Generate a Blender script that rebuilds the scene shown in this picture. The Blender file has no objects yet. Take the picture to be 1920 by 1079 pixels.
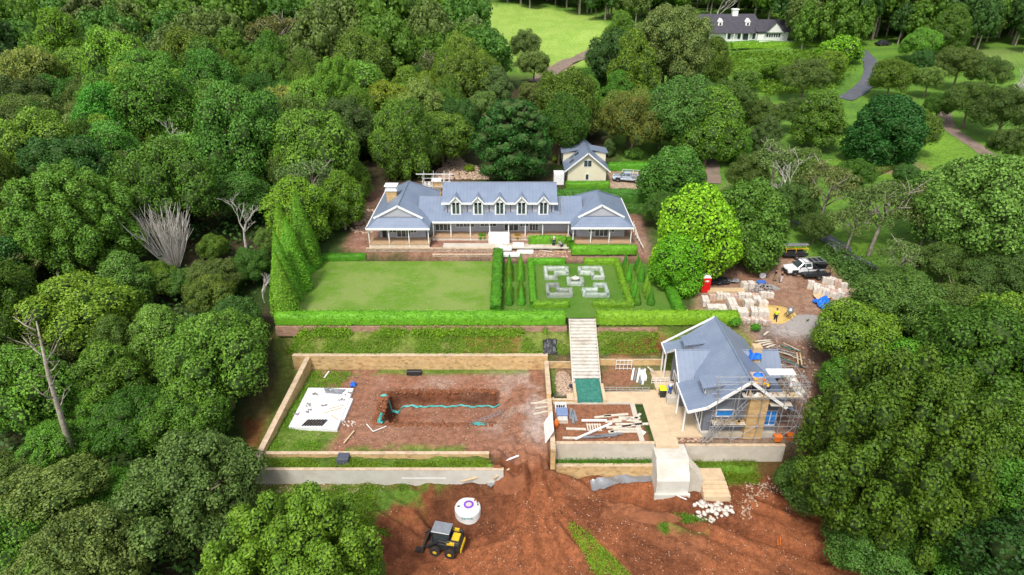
import bpy, math, random
import numpy as np
from mathutils import Vector, Matrix
R = math.radians
# ------------------------------------------------------------------ camera, sky, sun, exposure
CAMH = 38.6; PITCH = math.atan(.525); FPX = 1200.0
CP, SP = math.cos(PITCH), math.sin(PITCH)
scn = bpy.context.scene
cam_d = bpy.data.cameras.new('camera'); cam = bpy.data.objects.new('camera', cam_d)
scn.collection.objects.link(cam); scn.camera = cam
cam.location = (0, 0, CAMH); cam.rotation_euler = (math.pi/2 - PITCH, 0, 0)
cam_d.sensor_width = 36; cam_d.lens = 22.5; cam_d.clip_start = .5; cam_d.clip_end = 3000
w = bpy.data.worlds.new('World'); scn.world = w; w.use_nodes = True
nt = w.node_tree; bg = nt.nodes['Background']
sky = nt.nodes.new('ShaderNodeTexSky'); sky.sky_type = 'NISHITA'; sky.sun_disc = False
SUN_EL, SUN_AZ = 56, 200      # azimuth measured from +Y, clockwise
sky.sun_elevation = R(SUN_EL); sky.sun_rotation = R(SUN_AZ); sky.dust_density = 3.0; sky.air_density = 1.0; sky.ozone_density = 1.0
hs = nt.nodes.new('ShaderNodeHueSaturation'); hs.inputs['Saturation'].default_value = .45   # thin white overcast
nt.links.new(sky.outputs[0], hs.inputs['Color']); nt.links.new(hs.outputs[0], bg.inputs[0]); bg.inputs[1].default_value = .15
sl = bpy.data.lights.new('sun', 'SUN'); so = bpy.data.objects.new('sun', sl); scn.collection.objects.link(so)
sl.energy = 1.8; sl.angle = R(8); sl.color = (1, .95, .87)
_az, _el = R(SUN_AZ), R(SUN_EL)
sdir = Vector((math.sin(_az)*math.cos(_el), math.cos(_az)*math.cos(_el), math.sin(_el)))
so.rotation_euler = sdir.to_track_quat('Z', 'Y').to_euler(); so.location = (0, 0, 120)
scn.view_settings.view_transform = 'Standard'; scn.view_settings.look = 'None'
scn.view_settings.exposure = 0.66; scn.view_settings.gamma = 1
scn.cycles.max_bounces = 5; scn.cycles.diffuse_bounces = 3; scn.cycles.glossy_bounces = 2; scn.cycles.transmission_bounces = 3
scn.cycles.transparent_max_bounces = 4
# ------------------------------------------------------------------ helpers
COL = scn.collection
def P(x, y, z=0.0):
    u = (x-960)/FPX; v = (y-539.5)/FPX; d = (CAMH-z)/(SP+v*CP)
    return (u*d, d*(CP-v*SP))
def smooth(a): a = np.clip(a, 0, 1); return a*a*(3-2*a)
_nr = np.random.RandomState(7); _T = _nr.rand(256, 256)
def vnoise(x, y):
    xi = np.floor(x).astype(int); yi = np.floor(y).astype(int); fx = smooth(x-xi); fy = smooth(y-yi)
    a = _T[xi & 255, yi & 255]; b = _T[(xi+1) & 255, yi & 255]; c = _T[xi & 255, (yi+1) & 255]; d = _T[(xi+1) & 255, (yi+1) & 255]
    return (a*(1-fx)+b*fx)*(1-fy)+(c*(1-fx)+d*fx)*fy
def fbm(x, y, o=4):
    s = 0; a = .5
    for i in range(o): s = s+a*vnoise(x*2**i+i*17.3, y*2**i+i*9.1); a *= .5
    return s*1.06
def tag(o, label=None, cat=None, group=None, kind=None):
    if label: o['label'] = label
    if cat: o['category'] = cat
    if group: o['group'] = group
    if kind: o['kind'] = kind
    return o
def thing(name, label, cat, loc=(0, 0, 0), rz=0, group=None):
    o = bpy.data.objects.new(name, None); o.empty_display_size = .3; COL.objects.link(o)
    o.location = loc; o.rotation_euler = (0, 0, rz); return tag(o, label, cat, group)
def wloc(o):
    v = Vector((0, 0, 0))
    while o: v += Vector(o.location); o = o.parent
    return v
def npmesh(name, V, F, mat=None, smooth_=False, attr=None):
    """V (n,3), F (m,k) same sided faces"""
    me = bpy.data.meshes.new(name); V = np.asarray(V, np.float32); F = np.asarray(F, np.int32)
    n, m, k = len(V), F.shape[0], F.shape[1]
    me.vertices.add(n); me.vertices.foreach_set('co', V.ravel())
    me.loops.add(m*k); me.loops.foreach_set('vertex_index', F.ravel())
    me.polygons.add(m); me.polygons.foreach_set('loop_start', np.arange(0, m*k, k, dtype=np.int32))
    if smooth_: me.polygons.foreach_set('use_smooth', np.ones(m, bool))
    me.update(calc_edges=True)
    if attr is not None:
        for an, arr in attr.items():
            if arr.ndim == 2:
                a = me.attributes.new(an, 'FLOAT_COLOR', 'POINT'); c4 = np.ones((n, 4), np.float32); c4[:, :3] = arr
                a.data.foreach_set('color', c4.ravel())
            else:
                a = me.attributes.new(an, 'FLOAT', 'POINT'); a.data.foreach_set('value', arr.astype(np.float32))
    if mat: me.materials.append(mat)
    return me
def link(name, me, parent=None, loc=(0, 0, 0)):
    o = bpy.data.objects.new(name, me); COL.objects.link(o); o.parent = parent; o.location = loc; return o
class MB:
    def __init__(s): s.v = []; s.f = []
    def poly(s, pts): n = len(s.v); s.v += [tuple(p) for p in pts]; s.f.append(tuple(range(n, n+len(pts)))); return s
    def hexa(s, b, t):   # bottom quad ccw from above, top quad
        n = len(s.v); s.v += [tuple(p) for p in b]+[tuple(p) for p in t]
        s.f += [(n+3, n+2, n+1, n), (n+4, n+5, n+6, n+7)]+[(n+i, n+(i+1) % 4, n+4+(i+1) % 4, n+4+i) for i in range(4)]; return s
    def box(s, x0, y0, z0, x1, y1, z1):
        x0, x1 = min(x0, x1), max(x0, x1); y0, y1 = min(y0, y1), max(y0, y1); z0, z1 = min(z0, z1), max(z0, z1)
        return s.hexa([(x0, y0, z0), (x1, y0, z0), (x1, y1, z0), (x0, y1, z0)], [(x0, y0, z1), (x1, y0, z1), (x1, y1, z1), (x0, y1, z1)])
    def obox(s, c, sz, rz=0, rx=0, ry=0):
        M = Matrix.Translation(c) @ Matrix.Rotation(rz, 4, 'Z') @ Matrix.Rotation(ry, 4, 'Y') @ Matrix.Rotation(rx, 4, 'X')
        a, b, h = sz[0]/2, sz[1]/2, sz[2]/2
        q = [M @ Vector(p) for p in ((-a, -b, -h), (a, -b, -h), (a, b, -h), (-a, b, -h), (-a, -b, h), (a, -b, h), (a, b, h), (-a, b, h))]
        return s.hexa(q[:4], q[4:])
    def bar(s, p, q, w_=.1, h=.1):
        p, q = Vector(p), Vector(q); d = (q-p).normalized(); up = Vector((0, 0, 1)) if abs(d.z) < .95 else Vector((0, 1, 0))
        a = d.cross(up).normalized()*w_/2; b = a.cross(d).normalized()*h/2
        return s.hexa([p-a-b, p+a-b, q+a-b, q-a-b], [p-a+b, p+a+b, q+a+b, q-a+b])
    def slab(s, pts, t=.1):      # polygon thickened downwards
        n = len(s.v); k = len(pts); s.v += [tuple(p) for p in pts]+[(p[0], p[1], p[2]-t) for p in pts]
        s.f += [tuple(range(n, n+k)), tuple(range(n+2*k-1, n+k-1, -1))]+[(n+i, n+k+i, n+k+(i+1) % k, n+(i+1) % k) for i in range(k)]; return s
    def prism(s, pts, z0, z1):
        return s.slab([(p[0], p[1], z1) for p in pts], z1-z0)
    def ext(s, pts, vec):        # polygon extruded along vec
        n = len(s.v); k = len(pts); vx = Vector(vec); s.v += [tuple(p) for p in pts]+[tuple(Vector(p)+vx) for p in pts]
        s.f += [tuple(range(n, n+k)), tuple(range(n+2*k-1, n+k-1, -1))]+[(n+i, n+k+i, n+k+(i+1) % k, n+(i+1) % k) for i in range(k)]; return s
    def tube(s, pts, r, n=6, cap=True):
        pts = [Vector(p) for p in pts]; rs = r if isinstance(r, (list, tuple)) else [r]*len(pts); base = len(s.v)
        for i, p in enumerate(pts):
            d = (pts[min(i+1, len(pts)-1)]-pts[max(i-1, 0)]).normalized(); up = Vector((0, 0, 1)) if abs(d.z) < .9 else Vector((1, 0, 0))
            a = d.cross(up).normalized(); b = d.cross(a)
            for j in range(n): t = 2*math.pi*j/n; s.v.append(tuple(p+(a*math.cos(t)+b*math.sin(t))*rs[i]))
        for i in range(len(pts)-1):
            for j in range(n): s.f.append((base+i*n+j, base+i*n+(j+1) % n, base+(i+1)*n+(j+1) % n, base+(i+1)*n+j))
        if cap: s.f.append(tuple(range(base, base+n))[::-1]); e = base+(len(pts)-1)*n; s.f.append(tuple(range(e, e+n)))
        return s
    def lathe(s, c, prof, n=20, axis='z'):
        base = len(s.v)
        for r, h in prof:
            for j in range(n):
                t = 2*math.pi*j/n; a, b = r*math.cos(t), r*math.sin(t)
                s.v.append((c[0]+a, c[1]+b, c[2]+h) if axis == 'z' else ((c[0]+a, c[1]+h, c[2]+b) if axis == 'y' else (c[0]+h, c[1]+a, c[2]+b)))
        for i in range(len(prof)-1):
            for j in range(n): s.f.append((base+i*n+j, base+i*n+(j+1) % n, base+(i+1)*n+(j+1) % n, base+(i+1)*n+j))
        s.f.append(tuple(range(base, base+n))[::-1]); e = base+(len(prof)-1)*n; s.f.append(tuple(range(e, e+n)))
        return s
    def build(s, name, mat, parent=None, bevel=0, smooth_=False):
        off = wloc(parent) if parent else Vector((0, 0, 0))
        if not parent and s.v:
            a = np.array(s.v); off = Vector(((a[:, 0].min()+a[:, 0].max())/2, (a[:, 1].min()+a[:, 1].max())/2, a[:, 2].min()))
        me = bpy.data.meshes.new(name); me.from_pydata([tuple(Vector(v)-off) for v in s.v], [], s.f); me.update()
        import bmesh; bm = bmesh.new(); bm.from_mesh(me); bmesh.ops.recalc_face_normals(bm, faces=bm.faces); bm.to_mesh(me); bm.free()
        if smooth_: me.polygons.foreach_set('use_smooth', [True]*len(me.polygons))
        if mat: me.materials.append(mat)
        o = link(name, me, parent)
        if not parent: o.location = off
        if bevel:
            b = o.modifiers.new('bevel', 'BEVEL'); b.width = bevel; b.segments = 1; b.limit_method = 'ANGLE'
        return o
def copy_tree(o, loc=None, rz=None, label=None, sc=None):
    c = o.copy(); COL.objects.link(c)
    for ch in o.children:
        d = ch.copy(); COL.objects.link(d); d.parent = c
        for g in ch.children: e = g.copy(); COL.objects.link(e); e.parent = d
    if loc is not None: c.location = loc
    if rz is not None: c.rotation_euler = (0, 0, rz)
    if sc is not None: c.scale = sc if hasattr(sc, '__len__') else (sc, sc, sc)
    if label: c['label'] = label
    return c
# ------------------------------------------------------------------ materials
def nodes(name):
    m = bpy.data.materials.new(name); m.use_nodes = True; t = m.node_tree; return m, t, t.nodes['Principled BSDF']
def N(t, typ, **k):
    n = t.nodes.new(typ)
    for a, b in k.items():
        if a.startswith('i_'):
            key = a[2:]; n.inputs[int(key) if key.isdigit() else key].default_value = b
        else: setattr(n, a, b)
    return n
def mixc(t, fac, a, b, typ='MIX'):
    n = N(t, 'ShaderNodeMix', data_type='RGBA', blend_type=typ)
    for s_, i in ((fac, 0), (a, 6), (b, 7)):
        if isinstance(s_, (int, float)): n.inputs[i].default_value = s_
        elif isinstance(s_, tuple): n.inputs[i].default_value = (*s_[:3], 1)
        else: t.links.new(s_, n.inputs[i])
    return n.outputs[2]
def ramp(t, src, lo, hi, a=0.0, b=1.0):
    n = N(t, 'ShaderNodeMapRange', i_1=lo, i_2=hi, i_3=a, i_4=b); n.clamp = True; t.links.new(src, n.inputs[0]); return n.outputs[0]
def mat(name, c, c2=None, rough=.7, sc=2.0, metal=0.0, bump=.0, wave=None, wsc=3.0, wamt=.25, spec=.3, detail=6, dirt=None):
    """noise mottled paint / stone / timber; wave adds boards or ribs along an axis"""
    m, t, p = nodes(name); c2 = c2 or tuple(x*.8 for x in c)
    g = N(t, 'ShaderNodeNewGeometry'); nz = N(t, 'ShaderNodeTexNoise', i_Scale=sc, i_Detail=detail, i_Roughness=.65); t.links.new(g.outputs['Position'], nz.inputs['Vector'])
    col = mixc(t, ramp(t, nz.outputs[0], .35, .65), c, c2)
    if dirt:
        n2 = N(t, 'ShaderNodeTexNoise', i_Scale=sc*.35, i_Detail=8, i_Roughness=.7); t.links.new(g.outputs['Position'], n2.inputs['Vector'])
        col = mixc(t, ramp(t, n2.outputs[0], .5, .68, 0, .8), col, dirt)
    h = nz.outputs[0]
    if wave:
        sx = N(t, 'ShaderNodeSeparateXYZ'); t.links.new(g.outputs['Position'], sx.inputs[0])
        mm = N(t, 'ShaderNodeMath', operation='MULTIPLY', i_1=wsc); t.links.new(sx.outputs['XYZ'.index(wave)], mm.inputs[0])
        fr = N(t, 'ShaderNodeMath', operation='FRACT'); t.links.new(mm.outputs[0], fr.inputs[0])
        ln = ramp(t, fr.outputs[0], 0, .12, 1-wamt, 1)
        cm = N(t, 'ShaderNodeCombineColor');
        for i in range(3): t.links.new(ln, cm.inputs[i])
        col = mixc(t, 1.0, col, cm.outputs[0], 'MULTIPLY')
    t.links.new(col, p.inputs['Base Color']); p.inputs['Roughness'].default_value = rough; p.inputs['Metallic'].default_value = metal
    p.inputs['Specular IOR Level'].default_value = spec
    if bump:
        b = N(t, 'ShaderNodeBump', i_Strength=bump, i_Distance=.05); t.links.new(h, b.inputs['Height']); t.links.new(b.outputs[0], p.inputs['Normal'])
    return m
def mat_stone(name, c1, c2, mortar, sc=(1.6, 1.6, 4.0), rough=.9, ms=.06):
    m, t, p = nodes(name); g = N(t, 'ShaderNodeNewGeometry')
    mp = N(t, 'ShaderNodeMapping'); mp.inputs['Scale'].default_value = sc; t.links.new(g.outputs['Position'], mp.inputs[0])
    nn = N(t, 'ShaderNodeTexNoise', i_Scale=1.3, i_Detail=3); t.links.new(g.outputs['Position'], nn.inputs['Vector'])
    v = N(t, 'ShaderNodeTexVoronoi', i_Scale=1.0); t.links.new(mp.outputs[0], v.inputs['Vector'])
    e = N(t, 'ShaderNodeTexVoronoi', feature='DISTANCE_TO_EDGE', i_Scale=1.0); t.links.new(mp.outputs[0], e.inputs['Vector'])
    sc_ = N(t, 'ShaderNodeSeparateColor'); t.links.new(v.outputs['Color'], sc_.inputs[0])
    col = mixc(t, sc_.outputs[0], c1, c2); col = mixc(t, ramp(t, sc_.outputs[1], .75, .95, 0, .5), col, tuple(x*.45 for x in c2))
    col = mixc(t, ramp(t, nn.outputs[0], .45, .7, 0, .35), col, tuple(x*.6 for x in c2))
    col = mixc(t, ramp(t, e.outputs[0], 0, ms, 1, 0), col, mortar)
    t.links.new(col, p.inputs['Base Color']); p.inputs['Roughness'].default_value = rough; p.inputs['Specular IOR Level'].default_value = .2
    b = N(t, 'ShaderNodeBump', i_Strength=.5, i_Distance=.04); t.links.new(e.outputs[0], b.inputs['Height']); t.links.new(b.outputs[0], p.inputs['Normal'])
    return m
def mat_leaf(name, c, c2, rough=.55, trans=.25, vary=.35, nsc=.6, yel=.0):
    """foliage: per leaf, per clump and per plant variation"""
    m, t, p = nodes(name); g = N(t, 'ShaderNodeNewGeometry'); oi = N(t, 'ShaderNodeObjectInfo'); tc = N(t, 'ShaderNodeTexCoord')
    nz = N(t, 'ShaderNodeTexNoise', i_Scale=nsc, i_Detail=4); t.links.new(g.outputs['Position'], nz.inputs['Vector'])
    col = mixc(t, ramp(t, nz.outputs[0], .3, .7), c, c2)
    h = N(t, 'ShaderNodeHueSaturation'); t.links.new(col, h.inputs['Color'])
    ad = N(t, 'ShaderNodeMath', operation='MULTIPLY_ADD', i_1=.05, i_2=.475); t.links.new(oi.outputs['Random'], ad.inputs[0]); t.links.new(ad.outputs[0], h.inputs['Hue'])
    v1 = ramp(t, g.outputs['Random Per Island'], 0, 1, 1-vary, 1+vary); v2 = N(t, 'ShaderNodeMath', operation='MULTIPLY_ADD', i_1=13.7, i_2=0.0)
    t.links.new(oi.outputs['Random'], v2.inputs[0]); fr = N(t, 'ShaderNodeMath', operation='FRACT'); t.links.new(v2.outputs[0], fr.inputs[0])
    v3 = ramp(t, fr.outputs[0], 0, 1, .72, 1.25); mu = N(t, 'ShaderNodeMath', operation='MULTIPLY'); t.links.new(v1, mu.inputs[0]); t.links.new(v3, mu.inputs[1])
    t.links.new(mu.outputs[0], h.inputs['Value']); out = h.outputs[0]
    tint = N(t, 'ShaderNodeMix', data_type='RGBA', blend_type='MULTIPLY'); tint.inputs[0].default_value = 1; t.links.new(out, tint.inputs[6]); t.links.new(oi.outputs['Color'], tint.inputs[7]); out = tint.outputs[2]
    t.links.new(out, p.inputs['Base Color']); p.inputs['Roughness'].default_value = rough; p.inputs['Specular IOR Level'].default_value = .25
    tr = N(t, 'ShaderNodeBsdfTranslucent'); t.links.new(out, tr.inputs[0]); mx = N(t, 'ShaderNodeMixShader', i_0=trans)
    t.links.new(p.outputs[0], mx.inputs[1]); t.links.new(tr.outputs[0], mx.inputs[2]); t.links.new(mx.outputs[0], t.nodes['Material Output'].inputs[0])
    return m
M = dict(
 roof=mat('roof_metal', (.20, .245, .325), (.16, .20, .28), rough=.45, sc=.5, wave='X', wsc=2.0, wamt=.3, spec=.5),
 roofy=mat('roof_metal_side', (.20, .245, .325), (.16, .20, .28), rough=.45, sc=.5, wave='Y', wsc=2.0, wamt=.3, spec=.5),
 slate=mat('dark_slate', (.075, .068, .085), (.045, .042, .055), rough=.7, sc=1.5),
 board=mat('weatherboard', (.42, .42, .46), (.37, .37, .41), sc=.8, wave='Z', wsc=5.0, wamt=.3),
 boarddk=mat('grey_weatherboard', (.17, .18, .21), (.145, .155, .185), sc=.8, wave='Z', wsc=5.0, wamt=.35),
 white=mat('white_paint', (.8, .8, .79), (.72, .72, .7), sc=1.5, rough=.5),
 cream=mat('cream_render', (.72, .67, .5), (.66, .61, .45), sc=.7, wave='Z', wsc=4, wamt=.07),
 glass=mat('window_glass', (.03, .045, .05), (.06, .08, .085), rough=.08, spec=.8, sc=1.2),
 blue=mat('blue_film', (.02, .17, .55), (.03, .24, .62), rough=.35, sc=3),
 bluetarp=mat('blue_tarp', (.01, .1, .55), (.02, .2, .7), rough=.45, sc=3, bump=.6),
 green=mat('green_mesh', (.02, .13, .1), (.05, .2, .15), rough=.7, sc=4, bump=.5),
 teal=mat('teal_sheet', (.03, .26, .24), (.1, .42, .38), rough=.4, sc=4, bump=.6),
 gold=mat_stone('sandstone_wall', (.62, .42, .19), (.48, .30, .13), (.5, .4, .26), sc=(2.4, 2.4, 4.2)),
 brick=mat_stone('old_brick', (.42, .25, .17), (.30, .17, .12), (.32, .24, .17), sc=(2.2, 2.2, 6)),
 ledge=mat_stone('dry_stone', (.5, .38, .3), (.36, .25, .2), (.2, .13, .1), sc=(2, 2, 5), ms=.1),
 conc=mat('pale_concrete', (.55, .51, .43), (.45, .41, .34), rough=.85, sc=.7, dirt=(.42, .34, .24), bump=.2),
 concw=mat('white_concrete', (.60, .58, .52), (.50, .48, .42), rough=.8, sc=.8, dirt=(.45, .38, .3)),
 stepw=mat('pale_step_stone', (.66, .63, .57), (.52, .48, .42), rough=.85, sc=1.6, dirt=(.36, .29, .22)),
 slabw=mat('slab_concrete', (.74, .74, .76), (.66, .66, .69), rough=.6, sc=.6),
 pave=mat('sandstone_paving', (.62, .48, .31), (.52, .39, .25), rough=.9, sc=1.2, dirt=(.45, .33, .22)),
 cap=mat('stone_cap', (.62, .48, .33), (.45, .33, .22), rough=.9, sc=2.5, dirt=(.33, .25, .18)),
 timber=mat('new_timber', (.62, .47, .28), (.5, .36, .2), sc=5),
 deck=mat('deck_timber', (.5, .33, .2), (.42, .27, .16), sc=2, wave='Y', wsc=7, wamt=.3),
 pale=mat('pale_timber', (.66, .6, .5), (.5, .43, .34), sc=4),
 grey=mat('galvanised', (.42, .44, .46), (.3, .31, .33), rough=.4, metal=.6, sc=4),
 steel=mat('scaffold_tube', (.5, .51, .52), (.36, .37, .38), rough=.4, metal=.5, sc=3),
 dark=mat('dark_plastic', (.02, .022, .025), (.035, .037, .04), rough=.4, sc=3),
 rubber=mat('tyre_rubber', (.02, .02, .02), (.05, .035, .028), rough=.85, sc=6),
 red=mat('red_plastic', (.7, .015, .02), (.6, .012, .015), rough=.35, sc=2),
 orange=mat('orange_plastic', (.75, .2, .03), (.65, .15, .02), rough=.5, sc=2),
 yellow=mat('yellow_paint', (.75, .5, .02), (.65, .42, .02), rough=.4, sc=3, dirt=(.3, .18, .08)),
 hivis=mat('high_visibility_cloth', (.85, .5, .02), (.8, .4, .02), rough=.8, sc=4),
 lime=mat('lime_plastic', (.6, .75, .03), (.55, .68, .03), rough=.5, sc=3),
 purple=mat('purple_plastic', (.24, .08, .55), (.2, .06, .5), rough=.4, sc=3),
 paver=mat('wrapped_pavers', (.70, .65, .58), (.52, .45, .38), rough=.5, sc=3, bump=.3),
 paverp=mat('pink_pavers', (.58, .42, .34), (.46, .32, .26), rough=.85, sc=6, wave='Z', wsc=9, wamt=.25),
 rubble=mat('rubble_stone', (.50, .37, .27), (.36, .25, .18), rough=.95, sc=3, bump=.4),
 gravel=mat('grey_gravel', (.34, .31, .29), (.24, .22, .21), rough=.95, sc=9, bump=.6),
 sand=mat('yellow_sand', (.62, .42, .14), (.5, .33, .11), rough=.95, sc=3, bump=.5),
 asphalt=mat('asphalt', (.10, .11, .13), (.075, .08, .1), rough=.85, sc=1.5, dirt=(.14, .13, .12)),
 track=mat('gravel_track', (.25, .19, .15), (.19, .13, .1), rough=.95, sc=1.2, dirt=(.1, .12, .05)),
 dirt=mat('red_soil', (.25, .092, .04), (.17, .064, .03), rough=.95, sc=1.5, bump=.8),
 carw=mat('white_car_paint', (.8, .8, .8), (.76, .76, .76), rough=.2, spec=.6),
 carb=mat('silver_blue_car_paint', (.42, .5, .6), (.4, .47, .57), rough=.25, spec=.6, metal=.3),
 skin=mat('skin', (.5, .3, .22), (.45, .27, .2), rough=.6), hair=mat('dark_hair', (.03, .02, .015), rough=.7),
 navy=mat('navy_cloth', (.02, .025, .05), (.03, .035, .06), rough=.9), black=mat('black_cloth', (.012, .012, .014), rough=.9),
 khaki=mat('khaki_cloth', (.3, .24, .16), rough=.9), wcloth=mat('white_cloth', (.7, .7, .72), rough=.9), bluecloth=mat('blue_cloth', (.05, .15, .5), rough=.9),
 bark=mat('bark', (.14, .1, .07), (.22, .17, .12), rough=.95, sc=4, bump=.8),
 barkp=mat('pale_gum_bark', (.42, .38, .31), (.24, .2, .15), rough=.85, sc=2.0, bump=.4),
 barkd=mat('bleached_dead_wood', (.55, .52, .46), (.38, .35, .31), rough=.9, sc=2.0, bump=.4),
)
# ------------------------------------------------------------------ terrain
ZP = -4.3
def sm(x, a, b): return smooth((x-a)/(b-a))
def gz(X, Y):
    X = np.asarray(X, float); Y = np.asarray(Y, float)
    far = np.interp(Y, [83, 100, 125, 160, 200, 250, 330, 400, 500, 900, 1600], [1.5, 1.7, 2.2, 4.5, 6.8, 9.85, 12.8, 15.5, 19, 32, 50])
    A = np.interp(Y, [-60, 30, 47, 60, 70, 83], [-16, -10, -7.5, -4.8, -1.6, 1.0])
    Rr = np.interp(Y, [-60, 34, 48, 53, 58, 66.5, 83], [-14, -9.5, -7.2, -4.8, -3.6, 0, .6])
    fl = np.interp(Y, [-60, 34, 40, 45.3], [-14, -9.5, -8.2, -6.25]); fr = np.interp(Y, [-60, 34, 40, 48], [-14, -9.8, -8.8, -7.7]); rm = np.interp(Y, [-60, 34, 40, 44, 48.6], [-14, -9.5, -8.1, -6.8, -4.35])
    strip = np.where(Y < 46.75, -4.65, ZP)
    gl = np.where(Y < 45.45, fl, strip)
    gm = np.where(Y < 48.6, rm, ZP)
    gr = np.where(Y < 48.15, fr, np.where(Y < 48.75, -6.45, ZP))
    w1 = sm(X, -1.3, -.3); w2 = np.where(Y < 47.3, sm(X, 0.5, 8), sm(X, 3.3, 4.0))
    front = (gl*(1-w1)+gm*w1)*(1-w2)+gr*w2
    # pit in the pool terrace
    e1 = .25*fbm(X*.7, Y*.7)
    pit = sm(X, -13.7+e1, -13.3+e1)*(1-sm(X, -2.2, .8))*sm(Y, 51.6+e1*2, 52.1+e1*2)*(1-sm(Y, 56.75-e1*2, 57.05-e1*2))
    front = front-1.5*pit-(.7*pit*(1-sm(X, -12.6, -12.0)))
    G = np.where(Y < 61.35, front, np.interp(Y, [61.35, 61.7, 64.1], [-2.75, -2.6, -.6]))
    G = np.where(Y > 64.25, 0.0, G)
    G = np.where(Y > 81.95, .75, G); G = np.where(Y > 82.75, 1.5, G)
    G = np.where((X > -.5) & (Y > 80.9), np.interp(Y, [80.9, 82, 84], [0.1, .6, 1.5]), G)
    wA = 1-sm(X, -26.2, -24.3); wA = np.where((Y > 64.3) & (Y < 82), 1-sm(X, -29.5, -27), wA)
    wR = sm(X, 28.2, 32.5)
    near = A*wA+G*(1-wA); near = near*(1-wR)+Rr*wR
    z = np.where(Y > 83.2, far, near)
    st_ = (X > 6.5) & (X < 10.15) & (Y > 57.7) & (Y < 65.7)
    z = np.where(st_, np.minimum(z, -.45-(65.6-Y)*.546), z)
    # excavated trench on the front slope, tank hollow
    tx = np.interp(X, [8, 12, 20, 27, 34], [46.0, 45.2, 42.6, 39.4, 37.8]); td = np.abs(Y-tx)
    z = z-1.0*(1-sm(td, .15, .8))*sm(X, 7, 10)*(1-sm(X, 36, 40))*(Y < 48)
    dd = np.hypot((X+4.0)/5.2, (Y-42.4)/3.0); z = z-1.15*(1-sm(dd, .6, 1.0))
    # humps and wheel ruts of the red ground
    rough = (Y < 48.2)*sm(X, -22, -14)
    z = z+rough*(fbm(X*.45, Y*.45)-.5)*.55+rough*(fbm(X*2.2, Y*2.2, 3)-.5)*.3
    rut = np.sin((X*.55+Y)*3.4)*np.clip(fbm(X*.12+5, Y*.12)-.40, 0, 1)*.9*rough
    z = z+rut
    for kx_, ky_, sp_ in (([10.5, 6.5, 3.2, 1.6], [31, 38, 44, 50], .85), ([16, 9, 3.8, 2.0], [32, 38, 44, 49], .8), ([-9, -4, .8, 1.4], [37, 40.2, 44, 50], .8), ([4, 2.2, 1.2, 1.5], [31, 38, 44, 50], .8)):
        for sg in (-1, 1):
            c_ = np.interp(Y, ky_, kx_) + sg*sp_; dd_ = np.abs(X-c_)*.8; z = z-(.20*(1-sm(dd_, .12, .38))-.10*np.exp(-((dd_-.55)/.16)**2))*(Y < 50)*(Y > 28)*(1-.5*fbm(X*.8, Y*.8))
    flat = ((X > -27) & (X < 29) & (Y > 45.4) & (Y < 83.2))
    z = z+np.where(flat, 0, (fbm(X*.03+3, Y*.03)-.5)*np.clip((Y-100)/100, 0, 1)*5)
    z = z+np.where((X > -24) & (X < 3.7) & (Y > 47) & (Y < 61), (fbm(X*.5, Y*.5)-.5)*.25+(fbm(X*2, Y*2)-.5)*.12, 0)
    return z
def gz1(x, y): return float(gz(np.array([x]), np.array([y]))[0])
def Pg(x, y, dz=0.0):
    """point of the terrain under a pixel, marching along its ray"""
    u = (x-960)/FPX; v = (y-539.5)/FPX; hor = CP-v*SP; dn = SP+v*CP
    ds = np.concatenate([np.arange(30, 160, .5), np.arange(160, 600, 3)])
    g = gz(u*ds, hor*ds)+dz; z = CAMH-dn*ds; k = np.argmax(z < g)
    if k == 0: k = len(ds)-1
    a = z[k-1]-g[k-1]; b = z[k]-g[k]; t_ = a/(a-b) if a != b else 0
    d = ds[k-1]+(ds[k]-ds[k-1])*t_; return (u*d, hor*d, float(CAMH-dn*d-dz))
def inpoly(X, Y, poly):
    r = np.zeros(X.shape, bool); n = len(poly)
    for i in range(n):
        x1, y1 = poly[i][:2]; x2, y2 = poly[(i+1) % n][:2]
        if y1 == y2: continue
        c = ((y1 > Y) != (y2 > Y)) & (X < (x2-x1)*(Y-y1)/(y2-y1)+x1); r ^= c
    return r
def sdist(X, Y, poly):
    d = np.full(X.shape, 1e9); n = len(poly)
    for i in range(n):
        x1, y1 = poly[i][:2]; x2, y2 = poly[(i+1) % n][:2]; dx, dy = x2-x1, y2-y1; L = dx*dx+dy*dy+1e-9
        t = np.clip(((X-x1)*dx+(Y-y1)*dy)/L, 0, 1); d = np.minimum(d, np.hypot(X-x1-t*dx, Y-y1-t*dy))
    return np.where(inpoly(X, Y, poly), d, -d)
def axis(lo, a, b, hi, st, g=1.12, mx=14):
    c = list(np.arange(a, b, st)); s = st; x = b
    while x < hi: c.append(x); s = min(s*g, mx); x += s
    s = st; x = a-st; l = []
    while x > lo: l.append(x); s = min(s*g, mx); x -= s
    return np.array(l[::-1]+c)
xs = axis(-1100, -28, 34, 1100, .22); ys = axis(-60, 34, 62, 1500, .22, 1.03)
GX, GY = np.meshgrid(xs, ys); GZ = gz(GX, GY)
def paint(poly, c, c2=None, edge=1.2, amt=1.0, nz=1.2, spk=None, thr=0.0, nsc=.35):
    global GC, GS
    d = sdist(GX, GY, poly)+(fbm(GX*.5+11, GY*.5)-.5)*2*nz; mk = smooth(d/edge*.5+.5)*amt
    if thr: mk = mk*smooth((fbm(GX*nsc+31, GY*nsc+7)-thr)*7+.5)
    n2 = smooth((fbm(GX*.25+3, GY*.25, 5)-.5)*3+.5)[..., None]
    cc = np.array(c)*(1-n2)+np.array(c2 or c)*n2
    GC = GC*(1-mk[..., None])+cc*mk[..., None]
    if spk is not None: GS = GS*(1-mk)+spk*mk
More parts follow.
